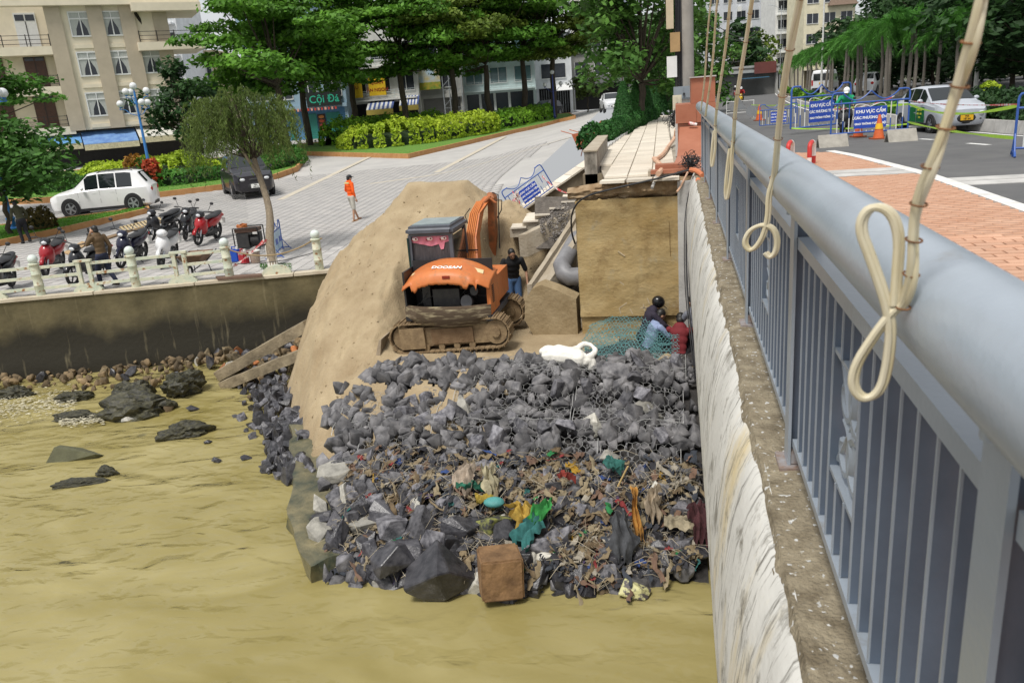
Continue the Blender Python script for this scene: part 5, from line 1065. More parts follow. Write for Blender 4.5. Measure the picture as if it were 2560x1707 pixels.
# rags caught in the wire
RC = [(.34, .26, .15), (.42, .34, .21), (.22, .155, .085), (.50, .45, .36), (.05, .05, .06), (.36, .05, .05), (.03, .16, .15), (.05, .10, .30), (.03, .28, .08), (.55, .32, .03), (.06, .07, .09), (.25, .15, .10), (.10, .07, .16)]
RW = [12, 8, 12, 5, 20, 1.2, 1.2, .8, .4, .5, 9, 9, .8]
rm = [mat('rag_%d' % i, tuple(u * .55 for u in c), .9, .25, 8, bump=.5, bscale=20) for i, c in enumerate(RC)]
def rag(mb, p, L, w, ang, rg, sag=.5):
    d = Vector((math.cos(ang), math.sin(ang), 0)); s = Vector((-d.y, d.x, 0)); k = rg.uniform(0, 50)
    if rg.random() < .5:      # crumpled scrap
        n = 6; L *= .7; rows = [[p + d * (L * (i / n - .5) * (1 + .6 * nf(j + k, 2))) + s * (L * .8 * (j / n - .5) * (1 + .8 * nf(i + k, 4))) + Vector((0, -.02 * i / n, .30 * L * nf(i * .9 + k, j * .9, 2) * 2 - sag * L * .5 * i / n)) for j in range(n + 1)] for i in range(n + 1)]
    else:                     # strip trailing over the stones
        n = 10; L *= 1.5; w *= .5; c = p.copy(); rows = []; dd = d.copy()
        for i in range(n + 1):
            t = i / n; dd = Matrix.Rotation(nf(i * .7 + k, 1) * 1.2, 3, 'Z') @ dd; c = c + dd * (L / n) + Vector((0, 0, -sag * L / n * t * 1.4 + .02 * nf(i * .9 + k, 6))); tw = 2.2 * nf(i * .5 + k, 9); sv = Vector((-dd.y, dd.x, 0)) * math.cos(tw) + Vector((0, 0, 1)) * math.sin(tw); ww = w * (.6 + .8 * abs(nf(i * .8 + k, 3))); rows.append([c - sv * ww, c + Vector((0, 0, .4 * ww)), c + sv * ww])
    mb.loft(rows, closed=False)
rg = random.Random(21); mb = MB()
for k_ in range(2000):
    x = rg.uniform(-5.2, .2); y = 9.35 + 2.1 * rg.random() ** 1.25
    if y < toe(x) or (x < -2.6 and rg.random() < .45 and y < 10.6) or x < leftx(y) + .1: continue
    mb.cur = rg.choices(range(len(RC)), RW)[0]; p = Vector((x, y, heapz(x, y) + .13 + rg.uniform(0, .12))); rag(mb, p, rg.uniform(.08, .30), rg.uniform(.03, .12), rg.choice((-1.57, -1.2, -2, 0, 3.1)) + rg.uniform(-.7, .7), rg, rg.uniform(.2, .9))
o = mb.build('rag_litter', rm, smooth=60, kind='stuff', label='tangled washed up rags and plastic strips caught in the wire', cat='rags')
mb = MB()
for k_ in range(1000):
    x = rg.uniform(-5.2, .2); y = 9.35 + 2.1 * rg.random()
    if y < toe(x) or x < leftx(y) + .1: continue
    p = Vector((x, y, heapz(x, y) + .17 + rg.uniform(0, .08))); a = rg.uniform(0, 6.3); L = rg.uniform(.12, .55); mb.tube([p, p + Vector((math.cos(a) * L * .5, math.sin(a) * L * .4, .05)), p + Vector((math.cos(a) * L, math.sin(a) * L * .8, -.04))], .0035, 3, cap=False)
mb.build('string_litter', mat('pale_string', (.18, .15, .10), .8, island=.6, col2=(.40, .35, .26)), kind='stuff', label='loose pale strings and wires among the rags', cat='strings')
def bigrag(px, py, z, L, w, ang, c, label, sag=.6):
    p = at_z(px, py, z); mb = MB(); n = 16; m_ = 12; d = Vector((math.cos(ang), math.sin(ang), 0)); s = Vector((-d.y, d.x, 0)); rows = []; L *= .85; k = px * .37
    for i in range(n + 1):
        t = i / n; row = []
        for j in range(m_ + 1):
            q = j / m_ - .5; ww = w * (.75 + 1.1 * nf(t * 4 + k, 3, 3) + .25 * math.sin(t * 2.6)); fray = .16 * nf(q * 9 + k, 5, 2)
            row.append(d * (L * (t + fray * t)) + s * (q * ww + .06 * nf(t * 3 + k, 8)) + Vector((0, 0, -L * sag * t * t + (.05 + .05 * t) * math.sin(q * 15 + t * 3 + k) * min(1, w / .15) + .10 * nf(q * 4 + k, t * 5, 3))))
        rows.append(row)
    mb.loft(rows, closed=False); mb.build('rag', mat('cloth_%s' % label[:9], tuple(u * .55 + .08 * sum(c) / 3 for u in c), .9, .45, 6, bump=.6, bscale=16), smooth=70, loc=p, label=label, cat='rag')
Yd = -1.57
bigrag(1300, 1258, -3.98, .45, .32, -1.2, (.58, .36, .02), 'yellow cloth spread over the rags beside the orange block')
bigrag(1375, 1250, -3.9, .50, .22, -2.0, (.03, .36, .06), 'bright green nylon net bundle among the rags')
bigrag(1350, 1300, -4.05, .5, .36, -2.3, (.02, .17, .16), 'dark teal cloth draped below the green net')
bigrag(1555, 1285, -3.98, .62, .36, -1.5, (.085, .09, .10), 'long grey shirt hanging down over the lowest rags', 1.0)
bigrag(1582, 1225, -3.75, .55, .10, -1.35, (.62, .28, .02), 'orange ribbon hanging over the stones', 1.0)
bigrag(1180, 1160, -3.65, .42, .28, -2.0, (.48, .38, .28), 'pinkish beige cloth stretched over the wire', .9)
bigrag(1215, 1165, -3.65, .45, .22, -1.1, (.52, .46, .28), 'beige triangular rag beside the pinkish cloth', .9)
bigrag(1140, 1215, -3.85, .5, .08, .3, (.02, .22, .13), 'green plastic strip lying across the rags', .2)
bigrag(1190, 1250, -3.95, .3, .16, .4, (.55, .38, .02), 'yellow twisted rag above the mossy boulder', .4)
bigrag(968, 1045, -3.4, .35, .07, -1.5, (.62, .58, .44), 'pale cream strip of cloth on the sandy stones', 1.0)
bigrag(1640, 1215, -3.75, .4, .16, -1.7, (.46, .36, .24), 'tan ragged cloth hanging from a wire', 1.0)
bigrag(1660, 1300, -4.1, .5, .2, 0, (.50, .42, .27), 'frayed cream cloth stretched along the lowest wire', .2)
bigrag(1750, 1260, -3.95, .5, .3, -1.6, (.09, .02, .025), 'dark maroon cloth against the white bridge side', .9)
bigrag(1395, 1190, -3.7, .3, .08, .6, (.42, .05, .03), 'red rag above the green net', .3)
bigrag(1510, 1150, -3.6, .35, .12, -.4, (.03, .20, .17), 'small teal rag under the torn gabion', .3)
for x, y, c, lb in ((1605, 1395, (.40, .32, .15), 'tan cloth bundle at the foot of the rags'), (1235, 1255, (.07, .27, .26), 'round turquoise plastic lid among the rags')):
    MB().ell((0, 0, 0), (.16, .12, .07), 14, 8).build('bundle' if y > 1300 else 'turquoise_plastic', mat('b%d' % x, c, .6, .2, 6, bump=.4), smooth=True, loc=at_z(x, y, -4.55 if y > 1300 else -3.97), label=lb, cat='bundle' if y > 1300 else 'lid')
# wooden stick
MB().tube([at_z(1570, 1165, -3.4), at_z(1545, 1215, -3.75)], .014, 6).build('wooden_stick', mat('bare_wood', (.50, .36, .16), .8), label='thin bare stick poking up from the stones', cat='stick')
# cables and hoses at the abutment
M_bc = mat('black_cable', (.012, .012, .014), .5)
def smoothp(pts, n=2):
    for _ in range(n): pts = [pts[0]] + [w for i in range(len(pts) - 1) for w in (pts[i].lerp(pts[i + 1], .25), pts[i].lerp(pts[i + 1], .75))] + [pts[-1]]
    return pts
def cab(pts, r, m, label, name='cable', cat='cable'): return MB().tube(smoothp([at_y(*p) for p in pts], 3), r, 8).build(name, m, smooth=True, label=label, cat=cat)
cab([(1722, 425, 15.3), (1640, 448, 15.25), (1540, 470, 15.2), (1455, 492, 15.3), (1428, 530, 15.4), (1428, 580, 15.5), (1438, 610, 15.6)], .018, M_bc, 'black cable sagging across the top of the ochre abutment')
for i, (o, lb) in enumerate(((0, 'thick black cable hanging down along the white bridge side'), (7, 'second black cable hanging beside the white bridge edge'), (-5, 'thin black cable dropping behind the workers'))): cab([(1738 + o, 440, 15.0), (1718 + o, 520, 14.9), (1715 + o, 620, 14.6), (1718 + o, 740, 14.0), (1735 + o, 880, 13.2), (1742 + o, 950, 12.6)], .016 if i < 2 else .009, M_bc, lb)
M_oh = mat('orange_conduit', (.62, .20, .085), .55)
cab([(1728, 425, 15.0), (1745, 428, 14.6), (1757, 440, 14.2)], .045, M_oh, 'orange corrugated conduit entering the railing', 'conduit', 'conduit'); cab([(1745, 450, 14.0), (1752, 470, 13.6), (1760, 500, 13.0)], .045, M_oh, 'short orange conduit lying on the ledge', 'conduit', 'conduit')
M_ph = mat('pale_conduit', (.58, .36, .24), .6, .15, 5)
def cabz(pts, r, m, label, name='conduit', cat='conduit'): return MB().tube(smoothp([at_z(*p) for p in pts], 3), r, 8).build(name, m, smooth=True, label=label, cat=cat)
cabz([(1690, 325, .55), (1688, 345, .3), (1672, 365, .2), (1660, 385, .2), (1640, 400, .2), (1632, 395, .2), (1650, 410, .2), (1655, 425, .2), (1645, 435, .2)], .05, M_ph, 'pale salmon flexible conduit winding over the cream path')
cabz([(1645, 424, .17), (1640, 445, .10), (1630, 470, -.05)], .03, mat('grey_conduit', (.36, .35, .33), .7), 'short grey pipe end sticking out over the broken edge', 'pipe', 'pipe')
cab([(1720, 430, 15.5), (1700, 470, 15.4), (1692, 480, 15.3)], .02, M_ph, 'thin salmon conduit hanging at the abutment corner', 'conduit', 'conduit')
mb = MB(); rg = random.Random(8); c = at_z(1728, 405, .35)
for i in range(26): a = [c + Vector((rg.gauss(0, .10), rg.gauss(0, .12), rg.gauss(0, .10))) for _ in range(6)]; mb.tube(smoothp(a, 2), .006, 4)
mb.build('wire_bundle', M_bc, label='tangled bundle of black wires at the rail end', cat='wires'); mb = MB(); c = at_y(1688, 295, 21.5)
for i in range(22): a = [c + Vector((rg.gauss(0, .13), rg.gauss(0, .12), rg.gauss(0, .16))) for _ in range(6)]; mb.tube(smoothp(a, 2), .008, 4)
mb.build('wire_bundle', M_bc, label='tangled black wires hanging below the grey cabinets', cat='wires')
# ------------------------------------------------------------------ vehicles
M_tyre = mat('tyre', (.016, .016, .017), .8, .2, 10); M_rim = mat('alloy', (.42, .43, .45), .3, .1, 5, metal=.7); M_win = mat('car_glass', (.012, .016, .018), .05, .1, 2, spec=.8); M_trim = mat('black_trim', (.018, .018, .02), .55); M_lamp = mat('lamp_glass', (.62, .64, .66), .12, .1, 5); M_tail = mat('tail_lamp', (.40, .015, .015), .2)
def paintm(c): return mat('carpaint_' + c, c, .28, .04, 2, coat=.35, spec=.5)
def lerpf(tab): xs = [t[0] for t in tab]; ys = [t[1] for t in tab]; return lambda x: float(np.interp(x, xs, ys))
WHEELS = {}
def wheel(parent, loc, r, w, rim=M_rim, spokes=5, key=None):
    k = (round(r, 3), round(w, 3), rim.name, spokes)
    if k not in WHEELS:
        t = MB(); pr = [(r * .66, -w / 2), (r * .93, -w / 2), (r, -w * .32), (r, w * .32), (r * .93, w / 2), (r * .66, w / 2)]; t.lathe(pr, (0, 0, 0), 28, cap=False); m = MB(); m.lathe([(r * .68, -w * .42), (r * .68, w * .46), (r * .60, w * .46), (r * .58, w * .2)], (0, 0, 0), 24, cap=False)
        for i in range(spokes): a = 2 * math.pi * i / spokes; m.beam((math.cos(a) * r * .1, math.sin(a) * r * .1, w * .40), (math.cos(a) * r * .62, math.sin(a) * r * .62, w * .40), r * .2, w * .12)
        m.cyl((0, 0, w * .2), (0, 0, w * .46), r * .14, 12); a = t.mesh('tyre', M_tyre); smooth_me(a, 40); b = m.mesh('rim', [rim]); smooth_me(b, 40); c = MB().cyl((0, 0, -w * .3), (0, 0, w * .18), r * .6, 20).mesh('disc', M_trim); WHEELS[k] = (a, b, c)
    a, b, c = WHEELS[k]; s = 1 if loc[1] > 0 else -1; e = empty('wheel', loc); e.parent = parent; e.rotation_euler = (R(-90) if s > 0 else R(90), 0, 0); put('tyre', a, e); put('rim', b, e); put('brake_disc', c, e); return e
def car(loc, rz, label, paint, L, W, H, wb, wr, belt, roof, gh, glass, hwtab, scale=1, group=None, rim=M_rim, ws=None, rw=None, side=None, plate=None, platecol='e8e8e2', front='lamp', rails=False, pillars=(), doors=(), ground=.22, name='car', mouth=.3, tilt=0, cat='car'):
    e = empty(name, loc, rz, label, cat, group); e.scale = (scale,) * 3
    if tilt: e.rotation_euler = (0, tilt, rz)
    zb_, zr_, hw = lerpf(belt), lerpf(roof), lerpf(hwtab); xs = np.linspace(-L / 2, L / 2, 61); pm = paintm(paint)
    ends = lambda x: sstep(L / 2, L / 2 - .10, abs(x))
    def ring(x):
        h = hw(x) * W / 2; b = zb_(x); t = max(zr_(x), b + .025); g = ground + .10 * (1 - ends(x)); tum = .30 if t > b + .1 else .1; wr_ = h * .93 - tum * (t - b); mid = g + (b - g) * .55
        R_ = [(h * .80, g), (h * .965, g + .10), (h, mid), (h * .985, b - .05), (h * .93, b)]; R_ += [(wr_, t - .05 * min(1, (t - b) / .2)), (wr_ * .86, t), (wr_ * .5, t + .014), (0, t + .02)]
        return R_
    rings = []
    for x in xs: r_ = ring(x); rings.append([Vector((x, y, z)) for y, z in r_] + [Vector((x, -y, z)) for y, z in r_[-2::-1]])
    body = MB().loft(rings).build('body', pm, e, smooth=38)
    def sidewin(x0, x1, s, m=M_win, lo=.0, hi=.97, nm='side_window'):
        V = []; n = 10
        for i in range(n + 1):
            x = x0 + (x1 - x0) * i / n; r_ = ring(x); a = Vector((x, r_[4][0], r_[4][1])); b = Vector((x, r_[5][0], r_[5][1])); nn = Vector((0, (b.z - a.z), -(b.y - a.y))).normalized() * .008
            V.append([(a.lerp(b, lo) + nn), (a.lerp(b, hi) + nn)])
        V = [[Vector((p.x, p.y * s, p.z)) for p in r_] for r_ in V]; MB().loft(V, closed=False).build(nm, m, e)
    for x0, x1 in glass:
        for s in (-1, 1): sidewin(x0, x1, s)
    def screen(x0, x1, nm):
        V = []; n = 8
        for i in range(n + 1):
            x = x0 + (x1 - x0) * i / n; r_ = ring(x); dx = .02 if x1 > x0 else -.02; tz = max(zr_(x), zb_(x) + .025); V.append([Vector((x + dx * .6, y, tz + .03)) for y in np.linspace(-r_[5][0] * .93, r_[5][0] * .93, 9)])
        MB().loft(V, closed=False).build(nm, M_win, e, smooth=True)
    if ws: screen(*ws, 'windscreen')
    if rw: screen(*rw, 'rear_window')
    for fx in (wb / 2, -wb / 2):
        fx = fx + (0 if True else 0)
        for s in (-1, 1):
            h = hw(fx) * W / 2; MB().cyl((fx, s * (h - .10), wr + .0), (fx, s * (h + .004), wr), wr * 1.16, 28).build('wheel_arch', M_trim, e); wheel(e, (fx, s * (h - .085), wr), wr, .21, rim)
    hf = hw(L / 2) * W / 2; xf = L / 2; zbf = zb_(xf)
    for s in (-1, 1):
        MB().ell((xf - .10, s * hf * .80, zbf - .10), (.16, hf * .24, .085), 12, 8).build('headlight', M_lamp, e, smooth=True); hr = hw(-xf) * W / 2; MB().ell((-xf + .07, s * hr * .84, zb_(-xf) - .10), (.12, hr * .20, .13), 12, 8).build('tail_light', M_tail, e, smooth=True)
        m = MB(); m.ell((gh[1] - .45, s * (W / 2 + .10), zb_(gh[1] - .45) + .07), (.07, .10, .075), 12, 8); m.build('mirror', pm if paint != '1b1b20' else M_trim, e, smooth=True)
        for dx in doors: MB().bbox((dx - .09, s * (hw(dx) * W / 2 - .01) - .012, zb_(dx) - .17), (dx + .09, s * (hw(dx) * W / 2 - .01) + .012, zb_(dx) - .14)).build('door_handle', pm, e)
        for px_ in pillars: x = px_; V = [Vector((x - .004, s * ring(x)[2][0] * 1.003, ring(x)[2][1] - .2)), Vector((x + .004, s * ring(x)[2][0] * 1.003, ring(x)[2][1] - .2)), Vector((x + .004, s * (ring(x)[3][0] + .004), ring(x)[3][1])), Vector((x - .004, s * (ring(x)[3][0] + .004), ring(x)[3][1]))]; MB().add(V, [(0, 1, 2, 3)]).build('door_gap', M_trim, e)
        MB().bbox((-wb / 2 + wr * 1.1, s * (hw(0) * W / 2 * .965) - .02, ground - .02), (wb / 2 - wr * 1.1, s * (hw(0) * W / 2 * .965) + .02, ground + .10)).build('sill', M_trim, e)
    MB().ell((xf - .03, 0, ground + .24), (.06, hf * .62, mouth * .45), 14, 8).build('grille', M_trim, e, smooth=True); MB().ell((xf - .04, 0, zbf - .13), (.07, hf * .5, .075), 14, 8).build('grille', M_trim, e, smooth=True)
    MB().bbox((-xf - .01, -hf * .7, ground + .02), (-xf + .08, hf * .7, ground + .14)).build('bumper', M_trim, e)
    for s in (-1, 1): MB().ell((xf - .07, s * hf * .78, ground + .20), (.08, .14, .06), 10, 6).build('fog_lamp', M_trim, e, smooth=True)
    for sx in (1, -1):
        x = sx * (xf + (.035 if sx > 0 else .012)); z = ground + (.26 if sx > 0 else .42); pl = MB().bbox((x - .006, -.20, z - .085), (x + .006, .20, z + .085)).build('number_plate', P(platecol, .5), e)
        if plate and sx > 0: 
            for q, t in enumerate(plate): write_on(t, .085, P('151515', .5), pl, (x + .008, 0, z + .038 - q * .078), (0, 1, 0), (0, 0, 1), .002)
    if rails:
        for s in (-1, 1): MB().tube([(gh[0] + .35, s * (W / 2 * .66), H + .01), (gh[0] + .5, s * W / 2 * .66, H + .05), (gh[1] - 1.25, s * W / 2 * .66, H + .045), (gh[1] - 1.1, s * W / 2 * .66, H - .01)], .018, 6).build('roof_rail', M_trim, e, smooth=True)
    return e
def HW(L): return [(-L / 2, .80), (-L / 2 + .12, .90), (-L / 2 + .5, .985), (0, 1), (L / 2 - .8, .985), (L / 2 - .3, .92), (L / 2 - .08, .80), (L / 2, .70)]
def between(a, b, fn): return fn(*a), fn(*b)
# white SUV seen from its left... front to the left of the picture
f, r = on_p(177, 547), on_p(346, 530); d = (f - r); ang = math.atan2(d.y, d.x); sc = d.length / 2.76; c = (f + r) / 2; nrm = Vector((-d.y, d.x, 0)).normalized(); nrm = nrm if nrm.y > 0 else -nrm; c = c + nrm * .85 * sc
suvb = [(-2.26, .98), (-2.1, 1.02), (0, 1.06), (.85, 1.03), (1.9, .95), (2.26, .80)]; suvr = [(-2.26, 1.0), (-2.14, 1.10), (-1.75, 1.60), (-1.2, 1.68), (0, 1.69), (.45, 1.65), (1.15, 1.12), (1.9, .97), (2.26, .82)]
we = car((c.x, c.y, zp(c.x, c.y) + .005), ang, 'white boxy SUV parked along the planting island', 'e6e6e6', 4.52, 1.84, 1.67, 2.76, .36, suvb, suvr, (-1.9, 1.15), [(-1.45, -.78), (-.72, -.02), (.04, .62)], HW(4.52), min(1.25, sc), ws=(1.12, .5), rw=(-2.1, -1.78), pillars=(-.72, .0, .95), doors=(-.55, .25), rails=True)
we.scale = (min(1.25, sc) * .92, min(1.25, sc), min(1.25, sc) * 1.06)
# dark SUV facing the camera
a, b = on_p(588, 494), on_p(679, 488); d = b - a; w = d.length; hv = -(a + b).normalized() + _R0 * .16; ang = math.atan2(hv.y, hv.x); c = (a + b) / 2 - Vector((math.cos(ang), math.sin(ang), 0)) * 1.38; s_ = max(.9, min(1.25, w / 1.72))
fob = [(-2.4, 1.10), (0, 1.18), (.85, 1.15), (2.0, 1.08), (2.4, .92)]; fo = [(-2.4, 1.12), (-2.3, 1.25), (-2.0, 1.72), (-1.2, 1.82), (0, 1.83), (.35, 1.78), (1.1, 1.24), (2.0, 1.10), (2.4, .94)]
car((c.x, c.y, zp(c.x, c.y) + .005), ang, 'dark purple black SUV parked facing the river behind the thin tree', '1c1a22', 4.8, 1.86, 1.83, 2.75, .39, fob, fo, (-2.1, 1.1), [(-1.7, -.85), (-.8, -.05), (.0, .55)], HW(4.8), s_, ws=(1.06, .42), rw=(-2.3, -2.02), pillars=(-.8, .0), doors=(-.6, .2), rails=True, plate=('79A', '345.12'), ground=.26, mouth=.42)
MB().ell((0, 0, 0), (.015, .10, .07), 12, 6)
# far parked cars
def simple_car(pf, pr, fn, label, paint, kind='hatch', sc=1, side=1, **k):
    f, r = fn(*pf), fn(*pr); d = f - r; ang = math.atan2(d.y, d.x); c = (f + r) / 2; nrm = Vector((-d.y, d.x, 0)).normalized(); nrm = nrm if nrm.dot(c) > 0 else -nrm; c = c + nrm * .8 * side
    L = 3.95 if kind == 'hatch' else 4.4; z = {'hatch': 1.0, 'suv': 1.13}[kind]
    bl = [(-L / 2, .88 * z), (0, .95 * z), (.8, .93 * z), (L / 2 - .4, .84 * z), (L / 2, .68 * z)]; rf = [(-L / 2, .90 * z), (-L / 2 + .15, 1.05 * z), (-L / 2 + .55, 1.42 * z), (-.4, 1.49 * z), (.2, 1.46 * z), (1.05, 1.0 * z), (L / 2 - .4, .86 * z), (L / 2, .70 * z)]
    return car((c.x, c.y, (zp(c.x, c.y) if fn is on_p else zr(c.y)) + .005), ang, label, paint, L, 1.74, 1.49 * z, L * .64, .31 * z, bl, rf, (-L / 2 + .4, 1.05), [(-L / 2 + .62, -.6), (-.54, .05), (.12, .6)], HW(L), sc, ws=(1.02, .26), rw=(-L / 2 + .16, -L / 2 + .52), doors=(-.5, .3), pillars=(-.55, .08), **k)
simple_car((1352, 296), (1406, 288), on_p, 'black hatchback parked near the blue lamp post under the trees', '111318', 'suv', 1.15)
simple_car((1525, 287), (1494, 284), on_p, 'small white hatchback driving past the conifer hedge', 'd6d8da', 'hatch', 1.1)
# silver taxi with green door adverts
a, b = on_r(2325, 333), on_r(2446, 326); rl = on_r(2271, 327); d = b - a; ang = math.atan2(d.y, d.x) - math.pi / 2; v = (a - rl); hv = -((a + b) / 2).normalized() + _R0 * .42; ang = math.atan2(hv.y, hv.x); s_ = d.length / 1.48
c = (a + b) / 2 - Vector((math.cos(ang), math.sin(ang), 0)) * 1.23 * s_
tb = [(-2.0, .98), (-1.3, 1.0), (.7, .97), (1.6, .86), (2.0, .70)]; tr = [(-2.0, 1.0), (-1.72, 1.03), (-1.1, 1.44), (-.5, 1.50), (0, 1.49), (.3, 1.45), (1.05, 1.0), (1.6, .88), (2.0, .72)]
taxi = car((c.x, c.y, zr(c.y) + .005), ang, 'silver taxi with green door adverts behind the blue barriers', 'aeb3bb', 4.0, 1.66, 1.5, 2.45, .29, tb, tr, (-1.6, 1.05), [(-1.2, -.62), (-.56, .08), (.14, .66)], HW(4.0), s_, ws=(1.02, .36), rw=(-1.70, -1.14), doors=(-.5, .25), pillars=(-.58, .11), plate=('79A', '187.64'), platecol='d8a820', mouth=.40)
for s in (-1, 1):
    for x0, x1 in ((-.55, .08), (.13, .75)):
        o = MB().bbox((x0, s * .823 - .006, .34), (x1, s * .823 + .012 * s + .006, .84)).build('door_advert', mat('advert_green', (.015, .22, .07), .45, .25, 4, col2=(.03, .33, .10)), taxi)
for k_, t in enumerate(('GIAM GIA', '02583 888', 'TAXI')): write_on(t, .085, P('e8e84a', .5), taxi, (.40, -.846, .74 - k_ * .12), (1, 0, 0), (0, 0, 1), .001)
# red car, van, white SUV on the far road
simple_car((1886, 232), (1889, 229), on_r, 'red hatchback driving towards the barriers', '6e0f1a', 'hatch', 1.25)
o = bpy.data.objects; rc = COL.objects[-1]
for q in [w for w in bpy.data.objects if w.get('label', '').startswith('red hatch')]:
    p = on_r(1903, 231); q.location = (p.x, p.y + 1.5, zr(p.y)); q.rotation_euler = (0, 0, R(-102))
p = on_r(2172, 237); simple_car((2172, 237), (2173, 234), on_r, 'white SUV driving away beyond the palms', 'cfd2d6', 'suv', 1.2)
for q in [w for w in bpy.data.objects if w.get('label', '').startswith('white SUV driving')]: q.location = (p.x, p.y, zr(p.y)); q.rotation_euler = (0, 0, R(68))
def van(px, py, rz):
    p = on_r(px, py); e = empty('van', (p.x, p.y, zr(p.y)), rz, 'white minibus driving away between the palm trunks', 'van'); pm = paintm('d9dbde'); e.scale = (1.15,) * 3
    rings = []
    for x in np.linspace(-2.9, 2.9, 30):
        t = float(np.interp(x, [-2.9, -2.8, 1.6, 2.3, 2.9], [2.1, 2.35, 2.38, 1.5, 1.0])); h = .99; R_ = [(h * .85, .3), (h, .5), (h, 1.1), (h * .97, t - .35 if t > 1.6 else t - .1), (h * .85, t - .05), (h * .5, t), (0, t + .02)]; rings.append([Vector((x, y, z)) for y, z in R_] + [Vector((x, -y, z)) for y, z in R_[-2::-1]])
    MB().loft(rings).build('body', pm, e, smooth=40)
    MB().bbox((-2.93, -.78, 1.30), (-2.88, -.03, 2.0)).build('rear_window', M_win, e); MB().bbox((-2.93, .03, 1.30), (-2.88, .78, 2.0)).build('rear_window', M_win, e)
    for s in (-1, 1):
        MB().bbox((-2.7, s * .985 - .01, 1.25), (1.4, s * .985 + .01, 1.9)).build('side_window', M_win, e); MB().bbox((-2.93, s * .88 - .08, .8), (-2.86, s * .88 + .08, 1.35)).build('tail_light', M_tail, e)
        for x in (-1.9, 1.8): wheel(e, (x, s * .88, .36), .36, .22)
        MB().ell((1.9, s * 1.15, 1.45), (.06, .08, .16), 8, 6).build('mirror', M_trim, e)
    MB().bbox((-2.95, -.9, .32), (-2.85, .9, .55)).build('bumper', M_trim, e); MB().bbox((-2.96, -.2, .95), (-2.93, .2, 1.1)).build('number_plate', P('d8a820', .5), e)
van(2062, 231, R(72))
